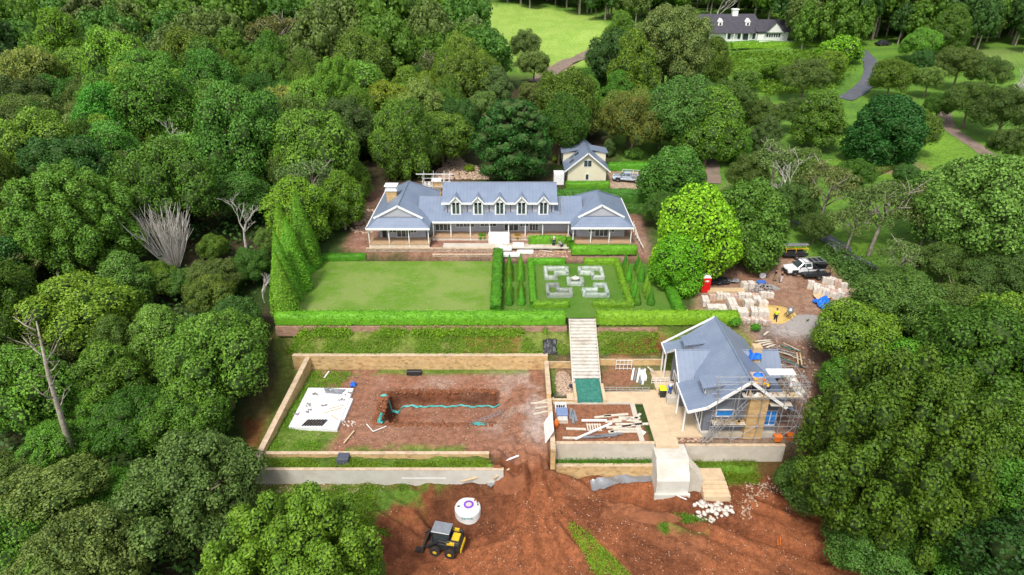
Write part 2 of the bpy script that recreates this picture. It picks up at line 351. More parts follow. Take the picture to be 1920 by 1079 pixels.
n1 = smooth((fbm(GX*.12, GY*.12)-.5)*4+.5)[..., None]; n3 = smooth((fbm(GX*.6+5, GY*.6)-.5)*4+.5)[..., None]
GC = np.array([.035, .062, .015])*(1-n1)+np.array([.055, .045, .025])*n1
# right hand side: mown parkland
pk = smooth((GX-19)/6+fbm(GX*.1, GY*.1)-.5)*smooth((GY-62)/4); pk = np.maximum(pk, smooth((GY-185)/20)*smooth((GX+30)/30))[..., None]
gg = np.array([.12, .23, .03])*(1-n3)+np.array([.08, .17, .026])*n3
GC = GC*(1-pk)+gg*pk; GS = np.zeros(GX.shape)
SOIL, SOIL2, DUST, DUST2, GR, GR2 = (.24, .084, .036), (.145, .052, .024), (.34, .22, .16), (.27, .14, .09), (.085, .15, .018), (.13, .19, .035)
W = lambda l: [Pg(*p) for p in l]
# slope and surrounds of the terraces
paint([(-27.5, 46), (-27, 62), (-28, 64.2), (30, 64.2), (30, 60), (17, 60), (17, 62), (-24, 61.6), (-24.6, 46)], (.10, .16, .022), (.15, .18, .04), .8, 1, .4, .1)
paint([(-27, 44), (-31, 66), (-28.5, 66), (-26.4, 56), (-25, 44)], SOIL2, (.09, .08, .03), 1, .9, 1.2, .3, .45)
paint([(-8, 61.4), (29, 61.4), (29, 64), (-8, 64)], (.24, .18, .08), SOIL, .6, .5, .4, .2, .6)
paint([(11.5, 61.6), (18.5, 61.6), (18.5, 63.2), (11.5, 63)], SOIL, SOIL2, .4, .9, .5, .5)
# red ground in front
paint([(-14.5, 30), (-14, 41.5), (-9.5, 45.6), (-2, 45.4), (-1, 47.5), (-.6, 53), (3.9, 53), (4, 48), (14, 48), (24, 48.6), (30, 49), (30, 62), (36, 64), (38, 55), (34, 48), (33, 42), (36, 36), (45, 30)], SOIL, SOIL2, 1.2, 1, .9, .8)
paint([(-25, 43.6), (-10, 43.6), (-9, 45.5), (-25, 45.5)], (.26, .15, .09), SOIL2, .7, .9, .5, .6)
paint(W([(470, 912), (840, 905), (848, 930), (800, 975), (600, 990), (470, 940)]), GR, (.08, .15, .02), .8, 1, .7, .1, .33)
# pool court
paint([(-24, 47), (3.8, 47), (3.8, 61.2), (-24, 61.2)], DUST2, (.25, .12, .075), .4, 1, .2, .5)
paint([(-24.5, 47), (-18, 47.2), (-17.5, 50), (-21.5, 53), (-22.3, 61), (-24.5, 61.2)], GR, GR2, .8, 1, .9, .1)
paint([(-24, 60.3), (4, 60.3), (4, 61.3), (-24, 61.3)], GR, GR2, .5, 1, .5, .1, .42)
paint([(-18, 47), (-4, 47), (-4, 48.2), (-18, 48.4)], GR, GR2, .6, 1, .5, .1, .5)
paint([(-3, 50.5), (3.6, 49), (3.7, 60.6), (-3, 60)], (.40, .33, .29), (.33, .22, .17), 1.5, .75, 1, .6, .4)
paint([(-16, 57.5), (3, 57.4), (3, 59.8), (-16, 60)], (.33, .22, .17), (.28, .13, .08), .9, .7, .7, .6, .45)
paint([(-24.6, 45.5), (-1.5, 45.5), (-2.5, 46.7), (-24.6, 46.7)], (.085, .16, .02), (.12, .2, .03), .3, 1, .15, 0)
paint([(-13.2, 52), (-1, 52), (-1, 56.6), (-13.2, 56.6)], (.22, .09, .05), (.29, .15, .1), .5, .9, .4, .6)
paint([(-13.9, 56.3), (-1.5, 56.3), (-1.5, 57.1), (-13.9, 57.1)], (.13, .045, .02), (.08, .035, .02), .3, .95, .3, .1)  # dark band, shade painted onto the back wall of the pit
paint([(-14.1, 51.6), (-12.4, 51.6), (-12.4, 57), (-14.1, 57)], (.13, .045, .02), (.08, .035, .02), .3, .95, .3, .1)  # same painted shade down the left wall of the pit
# right courts
paint([(4.2, 48.9), (13.6, 48.9), (12.9, 55), (4.2, 55)], (.25, .11, .06), (.19, .085, .05), .3, 1, .2, .5)
paint([(4.3, 57), (5, 57), (5.6, 61.2), (4.3, 61.2)], GR, GR2, .4, 1, .2, .2)
paint([(5, 56.4), (7, 56.4), (7, 61.4), (5, 61.4)], (.33, .27, .2), (.2, .12, .07), .4, 1, .2, .9)
paint([(10.2, 56.9), (17.5, 56.9), (17.5, 61.6), (10.2, 61.6)], (.25, .12, .07), (.13, .13, .05), .3, 1, .3, .6)
paint([(4, 48.15), (14.2, 48.15), (14.2, 48.75), (4, 48.75)], (.10, .19, .02), (.13, .22, .03), .2, 1, .05, 0)
paint([(17.6, 46.8), (22, 46.9), (25, 47.8), (24, 48.6), (17.6, 48.6)], GR, (.1, .2, .02), .5, 1, .4, .1)
paint([(13.8, 41.8), (17.8, 41.4), (18.6, 43.4), (14, 43.9)], GR, GR2, .6, .9, .6, .3, .45)
paint([(16.4, 48.8), (29, 48.9), (30, 60.8), (17, 61)], (.2, .1, .065), (.25, .17, .13), .4, 1, .3, .7)
# yard in the garden corner, track down beside the guest house
paint(W([(1310, 500), (1400, 478), (1475, 470), (1560, 500), (1620, 560), (1610, 620), (1560, 650), (1540, 760), (1490, 820), (1460, 700), (1400, 620), (1300, 590)]), (.30, .19, .13), (.24, .13, .085), 1, 1, .8, .6)
paint(W([(1400, 610), (1520, 590), (1590, 625), (1470, 655)]), (.33, .31, .3), (.27, .24, .22), 1, .85, .8, .8)
paint(W([(1430, 625), (1560, 640), (1540, 800), (1480, 830), (1455, 690)]), (.17, .095, .065), (.12, .08, .06), 1, .9, .8, .6)
# main house surrounds
paint([(-24, 82.8), (-21, 82), (20, 80.9), (20, 92), (17.5, 100), (-18, 104), (-24, 96)], (.3, .19, .14), (.25, .13, .09), 1.2, 1, 1, .9)
paint([(-27, 95), (-2, 95), (0, 104), (-10, 113), (-27, 108)], (.18, .10, .07), (.12, .08, .05), 2, .9, 1.5, .5)
paint(W([(1138, 322), (1210, 320), (1215, 358), (1138, 358)]), (.36, .27, .19), (.3, .2, .14), .8, 1, .5, .5)
paint(W([(1060, 250), (1050, 290), (1000, 330), (960, 335), (1010, 300), (1040, 262)]), (.2, .1, .07), (.13, .1, .05), 1, .9, 1, .4)
# meadow beyond the wood, parkland lawns, mulch
paint(W([(850, 8), (1000, 12), (1110, 30), (1150, 55), (1140, 100), (1060, 140), (1000, 140), (950, 110), (880, 60)]), (.23, .36, .06), (.28, .40, .08), 3, 1, 2.5, 0)
paint(W([(1010, 135), (1030, 125), (1085, 108), (1075, 120), (1040, 150), (1015, 160)]), (.3, .2, .13), (.25, .17, .11), 1.5, .8, 2, 0)
paint(W([(1735, 195), (1780, 215), (1800, 260), (1925, 345), (1925, 400), (1700, 350), (1640, 330), (1560, 330), (1580, 260), (1640, 220)]), (.15, .28, .03), (.12, .23, .028), 1.5, 1, 1.5, 0)
paint(W([(1740, 100), (1920, 95), (1925, 125), (1780, 120)]), (.17, .24, .06), (.14, .2, .05), 3, 1, 3, 0)
paint(W([(1365, 75), (1480, 72), (1485, 84), (1380, 88)]), (.10, .24, .03), (.1, .22, .03), 1.5, 1, .5, 0)
paint(W([(1600, 312), (1640, 303), (1720, 305), (1730, 318), (1660, 328)]), (.25, .16, .11), (.2, .11, .08), .8, 1, .6, .2)
paint(W([(1545, 455), (1640, 520), (1660, 560), (1640, 600), (1600, 540), (1530, 480)]), (.04, .1, .015), (.03, .07, .012), 1, .9, 1, 0)
paint(W([(812, 928), (850, 905), (925, 925), (945, 985), (930, 1010), (800, 1020), (790, 975)]), (.095, .035, .018), (.13, .05, .024), .6, .9, .5, .1)  # soil painted darker as shade in the tank hollow
paint(W([(960, 850), (1020, 850), (1100, 905), (1300, 1000), (1500, 1079), (1380, 1079), (1200, 1000), (1040, 930)]), (.19, .07, .03), (.29, .115, .055), .8, .6, .6, .15, .42, .5)
m, t, p = nodes('ground')
g = N(t, 'ShaderNodeNewGeometry'); at = N(t, 'ShaderNodeAttribute', attribute_name='col'); as_ = N(t, 'ShaderNodeAttribute', attribute_name='spk')
nz = N(t, 'ShaderNodeTexNoise', i_Scale=1.6, i_Detail=10, i_Roughness=.75); t.links.new(g.outputs['Position'], nz.inputs['Vector'])
cc = N(t, 'ShaderNodeCombineColor'); f = ramp(t, nz.outputs[0], .3, .7, .5, 1.45)
for i in range(3): t.links.new(f, cc.inputs[i])
c = mixc(t, 1.0, at.outputs['Color'], cc.outputs[0], 'MULTIPLY'); nf = N(t, 'ShaderNodeTexNoise', i_Scale=7, i_Detail=6, i_Roughness=.8); t.links.new(g.outputs['Position'], nf.inputs['Vector']); cf = N(t, 'ShaderNodeCombineColor'); ff = ramp(t, nf.outputs[0], .35, .65, .62, 1.4)
for i in range(3): t.links.new(ff, cf.inputs[i])
c = mixc(t, 1.0, c, cf.outputs[0], 'MULTIPLY')
vo = N(t, 'ShaderNodeTexVoronoi', i_Scale=2.2, i_Randomness=1.0); t.links.new(g.outputs['Position'], vo.inputs['Vector'])
n5 = N(t, 'ShaderNodeTexNoise', i_Scale=.5, i_Detail=2); t.links.new(g.outputs['Position'], n5.inputs['Vector'])
sz = ramp(t, n5.outputs[0], .4, .7, .0, .13); l = N(t, 'ShaderNodeMath', operation='LESS_THAN'); t.links.new(vo.outputs['Distance'], l.inputs[0]); t.links.new(sz, l.inputs[1])
m2 = N(t, 'ShaderNodeMath', operation='MULTIPLY'); t.links.new(l.outputs[0], m2.inputs[0]); t.links.new(as_.outputs['Fac'], m2.inputs[1])
c = mixc(t, m2.outputs[0], c, (.5, .36, .26)); t.links.new(c, p.inputs['Base Color']); p.inputs['Roughness'].default_value = .95; p.inputs['Specular IOR Level'].default_value = .1
b = N(t, 'ShaderNodeBump', i_Strength=.8, i_Distance=.12); t.links.new(nz.outputs[0], b.inputs['Height']); t.links.new(b.outputs[0], p.inputs['Normal'])
MG = m
ny, nx = GX.shape; idx = np.arange(nx*ny).reshape(ny, nx)
F = np.stack([idx[:-1, :-1], idx[:-1, 1:], idx[1:, 1:], idx[1:, :-1]], -1).reshape(-1, 4)
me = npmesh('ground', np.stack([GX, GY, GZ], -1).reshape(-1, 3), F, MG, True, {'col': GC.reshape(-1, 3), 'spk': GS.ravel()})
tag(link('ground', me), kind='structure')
# clipped lawn sheets
def mat_grass(name, c, c2, c3):
    m, t, p = nodes(name); g = N(t, 'ShaderNodeNewGeometry')
    a = N(t, 'ShaderNodeTexNoise', i_Scale=.18, i_Detail=5, i_Roughness=.6); b = N(t, 'ShaderNodeTexNoise', i_Scale=7, i_Detail=5, i_Roughness=.8)
    mp = N(t, 'ShaderNodeMapping'); mp.inputs['Scale'].default_value = (.35, 1.6, 1); t.links.new(g.outputs['Position'], mp.inputs[0])
    st = N(t, 'ShaderNodeTexNoise', i_Scale=1, i_Detail=6, i_Roughness=.7); t.links.new(mp.outputs[0], st.inputs['Vector'])
    for q in (a, b): t.links.new(g.outputs['Position'], q.inputs['Vector'])
    col = mixc(t, ramp(t, a.outputs[0], .42, .58), c, c2); w_ = N(t, 'ShaderNodeTexNoise', i_Scale=.9, i_Detail=8, i_Roughness=.75); t.links.new(g.outputs['Position'], w_.inputs['Vector']); col = mixc(t, ramp(t, w_.outputs[0], .5, .72, 0, .75), col, c3); col = mixc(t, ramp(t, st.outputs[0], .5, .75, 0, .6), col, c3)
    cc = N(t, 'ShaderNodeCombineColor'); f = ramp(t, b.outputs[0], .3, .7, .72, 1.25)
    for i in range(3): t.links.new(f, cc.inputs[i])
    col = mixc(t, 1.0, col, cc.outputs[0], 'MULTIPLY'); t.links.new(col, p.inputs['Base Color']); p.inputs['Roughness'].default_value = .95; p.inputs['Specular IOR Level'].default_value = .1
    bp = N(t, 'ShaderNodeBump', i_Strength=.6, i_Distance=.05); t.links.new(b.outputs[0], bp.inputs['Height']); t.links.new(bp.outputs[0], p.inputs['Normal']); return m
M['lawn'] = mat_grass('lawn_grass', (.12, .235, .025), (.19, .27, .06), (.22, .26, .1)); M['lawn2'] = mat_grass('garden_grass', (.07, .17, .018), (.10, .19, .03), (.13, .2, .05))
tag(MB().poly([(-27.8, 65.1, .03), (-2.6, 65.1, .03), (-2.6, 81.9, .03), (-27.2, 81.9, .03)]).build('lawn', M['lawn']), kind='structure')
tag(MB().poly([(-1.2, 65.68, .035), (20.6, 65.68, .035), (20.6, 80.8, .035), (-1.2, 80.8, .035)]).build('garden_lawn', M['lawn2']), kind='structure')
def ribbon(name, pts, wd, mt, dz=.06):
    P3 = [Vector((p[0], p[1], 0)) for p in pts]; fine = []
    for i in range(len(P3)-1):
        p0, p1, p2, p3 = P3[max(i-1, 0)], P3[i], P3[i+1], P3[min(i+2, len(P3)-1)]
        for k in range(10):
            s = k/10; fine.append(.5*((2*p1)+(p2-p0)*s+(2*p0-5*p1+4*p2-p3)*s*s+(3*p1-p0-3*p2+p3)*s**3))
    fine.append(P3[-1]); V = []; F = []
    for i, q in enumerate(fine):
        d = (fine[min(i+1, len(fine)-1)]-fine[max(i-1, 0)]).normalized(); a = Vector((-d.y, d.x, 0))
        for j in range(5):
            r = q+a*wd*(j/4-.5)*(1+.06*math.sin(i*1.7+j)); V.append((r.x, r.y, max(gz1(r.x, r.y), gz1(q.x, q.y)-.1)+dz))
    for i in range(len(fine)-1):
        for j in range(4): n = i*5+j; F.append((n, n+1, n+6, n+5))
    return tag(link(name, npmesh(name, V, F, mt, True)), kind='structure')
ribbon('driveway', W([(1590, 78), (1612, 95), (1632, 118), (1632, 145), (1612, 170), (1582, 187)]), 4.2, M['asphalt'], .15)
ribbon('driveway', W([(1500, 415), (1555, 452), (1620, 498), (1690, 552)]), 2.6, M['asphalt'], .12)
ribbon('path', W([(1768, 205), (1785, 245), (1850, 290), (1930, 340)]), 3.0, M['track'], .1)
ribbon('path', W([(1318, 270), (1333, 300), (1338, 345)]), 2.6, M['track'], .1)
ribbon('path', W([(1005, 155), (1040, 132), (1090, 108), (1140, 90)]), 5, M['track'], .2)
# ------------------------------------------------------------------ foliage
LEAF = dict(
 mid=mat_leaf('mid_green_leaves', (.165, .29, .028), (.10, .205, .022)),
 dark=mat_leaf('dark_green_leaves', (.08, .165, .03), (.058, .13, .024)),
 olive=mat_leaf('olive_leaves', (.18, .25, .05), (.12, .18, .035)),
 grey=mat_leaf('grey_green_leaves', (.25, .33, .10), (.175, .25, .065)),
 bright=mat_leaf('bright_green_leaves', (.20, .36, .022), (.14, .28, .02)),
 lime=mat_leaf('lime_leaves', (.23, .52, .02), (.165, .44, .02)),
 fresh=mat_leaf('fresh_leaves', (.125, .265, .032), (.085, .2, .026)),
 hedge=mat_leaf('hedge_leaves', (.155, .38, .02), (.11, .29, .018), nsc=1.5, trans=.2),
 conifer=mat_leaf('conifer_sprays', (.21, .42, .025), (.16, .34, .02), nsc=1.2),
 silver=mat_leaf('silver_leaves', (.42, .47, .40), (.33, .39, .32), nsc=2.5, vary=.25, trans=.1),
 gum=mat_leaf('gum_leaves', (.21, .26, .08), (.15, .20, .055)),
 rust=mat_leaf('rusty_leaves', (.18, .11, .04), (.12, .1, .04)))
CORE_SHADE2 = mat('crown_core_deep_shade', (.03, .035, .015), (.02, .02, .01), rough=.9, sc=6)  # deeper core colour, painted shade for crown crevices
CORE_SHADE = mat('crown_core_shade', (.055, .10, .018), (.035, .065, .014), rough=.9, sc=6)  # dark core colour stands in for shade in the crown gaps
def leaves(C, Nn, s, rng, asp=.6, tilt=.6):
    n = len(C); s = s*1.12; d = Nn+rng.normal(0, tilt, (n, 3)); d /= np.linalg.norm(d, axis=1)[:, None]+1e-9
    a = np.cross(d, rng.normal(0, 1, (n, 3))); a /= np.linalg.norm(a, axis=1)[:, None]+1e-9; b = np.cross(d, a)
    s = (np.ones(n)*s*rng.uniform(.6, 1.3, n))[:, None]; a = a*s*.5; b = b*s*.5*asp; k = d*s*.12
    V = np.stack([C-a, C-b*1.0+k, C+a, C+b+k], 1).reshape(-1, 3); F = np.arange(4*n).reshape(n, 4); return V, F
def ico(sub=1):
    import bmesh; bm = bmesh.new(); bmesh.ops.create_icosphere(bm, subdivisions=sub, radius=1); V = np.array([v.co[:] for v in bm.verts]); F = np.array([[v.index for v in f.verts] for f in bm.faces]); bm.free(); return V, F
IV, IF = ico(2)
def crown(name, lobes, mt, n_leaf=14000, s=.05, seed=0, core=.78, asp=.65, tilt=.42, up=.35, squash=1.0, sub=6, core_mt=None):
    """lobes: (x,y,z,r). leaves lie on the visible skins of the lobes, over a solid core coloured dark for the shade inside"""
    rng = np.random.RandomState(seed); L0 = np.array(lobes, float); S = []
    for q in L0:
        if q[3] > .5: continue
        for _ in range(sub):
            e = rng.normal(0, 1, 3); e[2] += .35; e /= np.linalg.norm(e); S.append((*(q[:3]+e*q[3]*.62*np.array([1, 1, squash])), q[3]*rng.uniform(.36, .58)))
    L = np.array(S+[(q[0], q[1], q[2], q[3]*1.02) for q in L0]) if sub else L0; pr = L[:, 3]**2; pr /= pr.sum(); k = rng.choice(len(L), int(n_leaf*1.9), p=pr)
    d = rng.normal(0, 1, (len(k), 3)); d[:, 2] += up; d /= np.linalg.norm(d, axis=1)[:, None]; rr = L[k, 3]*rng.uniform(.80, 1.16, len(k))
    C = L[k, :3]+d*rr[:, None]*np.array([1, 1, squash]); keep = np.ones(len(k), bool)
    for j in range(len(L0)):
        q = np.linalg.norm(C-L0[j, :3], axis=1); keep &= (q > L0[j, 3]*.84)
    C = C[keep][:n_leaf]; d = d[keep][:n_leaf]; V, F = leaves(C, d, s, rng, asp, tilt); me_v = [V]; F3 = []; base = len(V)
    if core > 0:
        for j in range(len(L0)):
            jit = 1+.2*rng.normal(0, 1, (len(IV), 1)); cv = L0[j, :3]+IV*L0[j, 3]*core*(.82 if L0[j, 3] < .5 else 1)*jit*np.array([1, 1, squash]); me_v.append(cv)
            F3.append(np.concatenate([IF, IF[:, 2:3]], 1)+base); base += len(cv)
    V = np.concatenate(me_v)
    me = bpy.data.meshes.new(name); nq = len(F); nt_ = sum(len(f) for f in F3)
    loops = [F.ravel()]+[f[:, :3].ravel() for f in F3]; loops = np.concatenate(loops).astype(np.int32)
    st = np.concatenate([np.arange(nq)*4, nq*4+np.arange(nt_)*3]).astype(np.int32)
    me.vertices.add(len(V)); me.vertices.foreach_set('co', V.astype(np.float32).ravel()); me.loops.add(len(loops)); me.loops.foreach_set('vertex_index', loops)
    me.polygons.add(nq+nt_); me.polygons.foreach_set('loop_start', st); me.materials.append(mt); me.materials.append(core_mt or CORE_SHADE); me.polygons.foreach_set('material_index', np.concatenate([np.zeros(nq), np.ones(nt_)]).astype(np.int32)); me.update(calc_edges=True); return me
def dome_lobes(n, rs, zc=1.25, rz=.95, rng=None, shell=.8, zmin=-.55, flat=1.0):
    L = []
    for i in range(n):
        z = 1-(1-zmin)*(i+.5)/n; ph = i*2.39996+rng.uniform(-.35, .35); r = math.sqrt(max(0, 1-z*z)); sh = shell*rng.uniform(.82, 1.12)
        L.append((r*math.cos(ph)*sh, r*math.sin(ph)*sh, zc+z*rz*sh*flat, rng.uniform(*rs)))
    L.append((0, 0, zc, .55)); return L
def tall_lobes(n, rs, h, rng, z0=.5, power=.8):
    L = []
    for i in range(n):
        f = (i+.5)/n; z = z0+f*h; prof = math.sin(math.pi*min(1, .25+f*.72))**power; ph = i*2.39996+rng.uniform(-.4, .4); r = prof*rng.uniform(.45, .85)
        L.append((r*math.cos(ph), r*math.sin(ph), z, rng.uniform(*rs)*(.7+.5*prof)))
    for q in np.linspace(z0+.2, z0+h-.3, 5): L.append((0, 0, q, .42))
    return L
def trunk_mesh(name, h, r, rng, mt, limbs=5, lean=0.1, reach=.7, forks=0, start=.45):
    b = MB(); top = Vector((lean*rng.uniform(-1, 1), lean*rng.uniform(-1, 1), h)); mid = Vector((top.x*.4+rng.uniform(-.05, .05), top.y*.4, h*.5))
    b.tube([(0, 0, -.15), (0, 0, .03), mid, top], [r*1.5, r*1.15, r*.85, r*.5], 7)
    for i in range(limbs):
        f = rng.uniform(start, .95); p0 = Vector((0, 0, 0)).lerp(mid, f*2) if f < .5 else mid.lerp(top, f*2-1); ph = i*2.4+rng.uniform(-.5, .5); le = reach*rng.uniform(.6, 1.1)
        p1 = p0+Vector((math.cos(ph)*le*.5, math.sin(ph)*le*.5, le*.45)); p2 = p0+Vector((math.cos(ph)*le, math.sin(ph)*le, le*rng.uniform(.6, 1.1)))
        b.tube([p0, p1, p2], [r*.5, r*.33, r*.12], 5)
        for k in range(forks):
            q0 = p1.lerp(p2, rng.uniform(0, .6)); dq = Vector((rng.uniform(-.5, .5), rng.uniform(-.5, .5), rng.uniform(.1, .6)))*le*.7; b.tube([q0, q0+dq*.5+Vector((0, 0, .03)), q0+dq], [r*.2, r*.13, r*.04], 4)
    me = bpy.data.meshes.new(name); me.from_pydata(b.v, [], b.f); me.update(); me.materials.append(mt); me.polygons.foreach_set('use_smooth', [True]*len(me.polygons)); return me

def rg(s): return random.Random(s)
KIND = {}    # name -> list of (crown mesh, trunk mesh, hk centre height factor)
def reg(k, lst, hk): KIND[k] = (lst, hk)
def mk(seed, lobes, mt, tm, **kw): return crown('crown', lobes, mt, seed=seed, **kw), tm
def T(seed, h=1.25, r=.05, mt=None, **kw): return trunk_mesh('trunk', h, r, rg(seed), mt or M['bark'], **kw)
L = LEAF
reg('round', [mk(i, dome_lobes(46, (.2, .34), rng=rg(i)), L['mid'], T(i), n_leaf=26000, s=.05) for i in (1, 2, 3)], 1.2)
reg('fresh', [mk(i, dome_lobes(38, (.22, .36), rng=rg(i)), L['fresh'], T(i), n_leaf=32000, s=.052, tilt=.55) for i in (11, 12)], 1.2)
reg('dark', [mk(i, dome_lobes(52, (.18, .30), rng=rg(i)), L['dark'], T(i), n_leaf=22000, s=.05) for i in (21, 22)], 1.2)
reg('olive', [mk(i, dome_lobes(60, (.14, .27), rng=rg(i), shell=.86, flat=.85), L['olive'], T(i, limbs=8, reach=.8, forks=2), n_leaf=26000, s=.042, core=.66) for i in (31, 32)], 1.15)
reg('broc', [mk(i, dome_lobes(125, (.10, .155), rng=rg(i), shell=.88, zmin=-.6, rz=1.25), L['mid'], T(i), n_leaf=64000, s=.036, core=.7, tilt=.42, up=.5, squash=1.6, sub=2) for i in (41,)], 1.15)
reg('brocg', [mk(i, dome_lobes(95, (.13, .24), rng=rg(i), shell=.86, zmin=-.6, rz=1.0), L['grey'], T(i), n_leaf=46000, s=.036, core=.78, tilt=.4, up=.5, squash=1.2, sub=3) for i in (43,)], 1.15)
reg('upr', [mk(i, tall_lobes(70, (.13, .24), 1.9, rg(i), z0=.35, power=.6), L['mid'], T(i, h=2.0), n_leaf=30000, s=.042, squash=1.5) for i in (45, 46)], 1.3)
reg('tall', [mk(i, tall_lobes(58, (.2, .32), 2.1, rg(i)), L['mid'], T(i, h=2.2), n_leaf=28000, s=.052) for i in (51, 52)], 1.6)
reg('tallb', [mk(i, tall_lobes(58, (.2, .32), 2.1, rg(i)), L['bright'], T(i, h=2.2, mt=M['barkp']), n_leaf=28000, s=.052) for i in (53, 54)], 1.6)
reg('tallg', [mk(i, tall_lobes(58, (.18, .3), 2.0, rg(i)), L['grey'], T(i, h=2.2), n_leaf=28000, s=.048) for i in (55,)], 1.6)
reg('spruce', [mk(i, tall_lobes(90, (.15, .28), 1.7, rg(i), z0=.25, power=.5), L['dark'], T(i, h=1.8), n_leaf=28000, s=.05, squash=.6) for i in (61,)], 1.1)
reg('maple', [mk(i, tall_lobes(80, (.18, .3), 1.75, rg(i), z0=.3, power=.5), L['lime'], T(i, h=1.8), n_leaf=46000, s=.06, tilt=.5, asp=.8) for i in (71,)], 1.15)
reg('mapled', [mk(i, tall_lobes(80, (.18, .3), 1.75, rg(i), z0=.3, power=.5), L['fresh'], T(i, h=1.8), n_leaf=46000, s=.06, tilt=.5, asp=.8) for i in (72,)], 1.15)
reg('poplar', [mk(i, dome_lobes(70, (.17, .28), rng=rg(i), rz=1.05), L['grey'], T(i), n_leaf=42000, s=.046, tilt=.55, asp=.8) for i in (73,)], 1.2)
def gum_lobes(n, rng, h=1.7, spread=.85):
    Q = []
    for i in range(n):
        ph = i*2.39996; r = spread*math.sqrt((i+.5)/n)*rng.uniform(.8, 1.15); z = h-.55*r*r+rng.uniform(-.3, .12); c = (r*math.cos(ph), r*math.sin(ph), z)
        for k in range(4): Q.append((c[0]+rng.uniform(-.14, .14), c[1]+rng.uniform(-.14, .14), c[2]+rng.uniform(-.06, .06), rng.uniform(.09, .17)))
    return Q
reg('gum', [mk(i, gum_lobes(24, rg(i)), L['gum'], T(i, h=1.45, r=.05, mt=M['barkp'], limbs=11, lean=.25, reach=.75, forks=4, start=.35), n_leaf=9000, s=.05, core=.35, squash=.7, tilt=1.0) for i in (81, 82, 83)], 1.3)
reg('pine', [mk(i, tall_lobes(40, (.16, .26), 1.7, rg(i), z0=1.1), L['dark'], T(i, h=2.8, r=.07, mt=M['bark']), n_leaf=9000, s=.075) for i in (91, 92)], 1.7)
reg('willow', [mk(i, dome_lobes(50, (.17, .28), rng=rg(i), zmin=-.9), L['grey'], T(i), n_leaf=26000, s=.06, asp=.3, tilt=.8) for i in (95,)], 1.05)
reg('shrub', [mk(i, dome_lobes(26, (.22, .36), rng=rg(i), zc=.55, rz=.6, zmin=-.3), L['mid'], T(i, h=.5, r=.03), n_leaf=6000, s=.085) for i in (97, 98)], .55)
def bare(seed, kind):
    r = rg(seed); b = MB()
    if kind == 'fan':
        for i in range(70):
            ph = r.uniform(0, 6.28); t_ = r.uniform(.05, .6); le = r.uniform(1.2, 1.9); d = Vector((math.cos(ph)*math.sin(t_), math.sin(ph)*math.sin(t_), math.cos(t_))); o = Vector((math.cos(ph)*.08, math.sin(ph)*.08, 0))
            p1 = o+d*le*.5; p2 = o+d*le+Vector((0, 0, .12)); b.tube([o, p1, p2], [.017, .012, .004], 4)
            for k in range(4):
                q = p1.lerp(p2, r.uniform(0, .8)); b.tube([q, q+(d+Vector((r.uniform(-.5, .5), r.uniform(-.5, .5), .3)))*.3], [.009, .003], 3)
    else:
        def br(p, d, le, ra, dep):
            q = p+d*le*.5+Vector((r.uniform(-1, 1), r.uniform(-1, 1), r.uniform(-.5, 1)))*le*.08; e = p+d*le; b.tube([p, q, e], [ra, ra*.8, ra*.55], 5)
            if dep == 0: return
            for k in range(3 if dep > 1 else 4):
                dd = (d+Vector((r.uniform(-.9, .9), r.uniform(-.9, .9), r.uniform(-.15, .55)))).normalized(); br(e if k else q, dd, le*r.uniform(.55, .8), ra*.55, dep-1)
        br(Vector((0, 0, -.1)), Vector((.08, 0, 1)).normalized(), .75, .045, 4)
    me = bpy.data.meshes.new('branches'); me.from_pydata(b.v, [], b.f); me.update(); me.materials.append(M['barkd']); return me
BARE = dict(fan=bare(3, 'fan'), tree=bare(5, 'tree'), tree2=bare(8, 'tree'))
TREES = []
cnt = {}
def put_tree(kind, x, y, z, rad, label, cat='tree', group=None, name=None, tint=None, zs=1.0, rz=None, lean=None):
    lst, hk = KIND[kind]; i = cnt.get(kind, 0); cnt[kind] = i+1; cm, tm = lst[i % len(lst)]; name = name or 'tree'
    t = thing(name, label, cat, (x, y, z), (i*2.1) % 6.28 if rz is None else rz, group); t.scale = (rad, rad, rad*zs)
    if lean: t.rotation_euler[0], t.rotation_euler[1] = lean; q_ = math.sin(x*7.1+y*3.3)*.16; t.scale = (rad*(1+q_), rad*(1-q_), rad*zs)
    c = link('crown', cm, t); k = link('trunk', tm, t)
    if tint: c.color = (*tint, 1)
    TREES.append((x, y, rad)); return t
def solve(cx, cy, rpx, hk):
    u = (cx-960)/FPX; v = (cy-539.5)/FPX; hor = CP-v*SP; dn = SP+v*CP; ds = np.arange(28, 900, .5); X = u*ds; Y = hor*ds
    e = CAMH-dn*ds-(gz(X, Y)+hk*rpx*ds/FPX); k = int(np.argmax(e < 0)); k = k or len(ds)-1; return X[k], Y[k], ds[k]
def pt(kind, cx, cy, rpx, label, tint=None, zs=1.0, cat='tree', name=None, group=None, **kw):
    x, y, d = solve(cx, cy, rpx, KIND[kind][1]*zs); return put_tree(kind, x, y, gz1(x, y), rpx*d/FPX, label, cat, group, name, tint, zs, **kw)
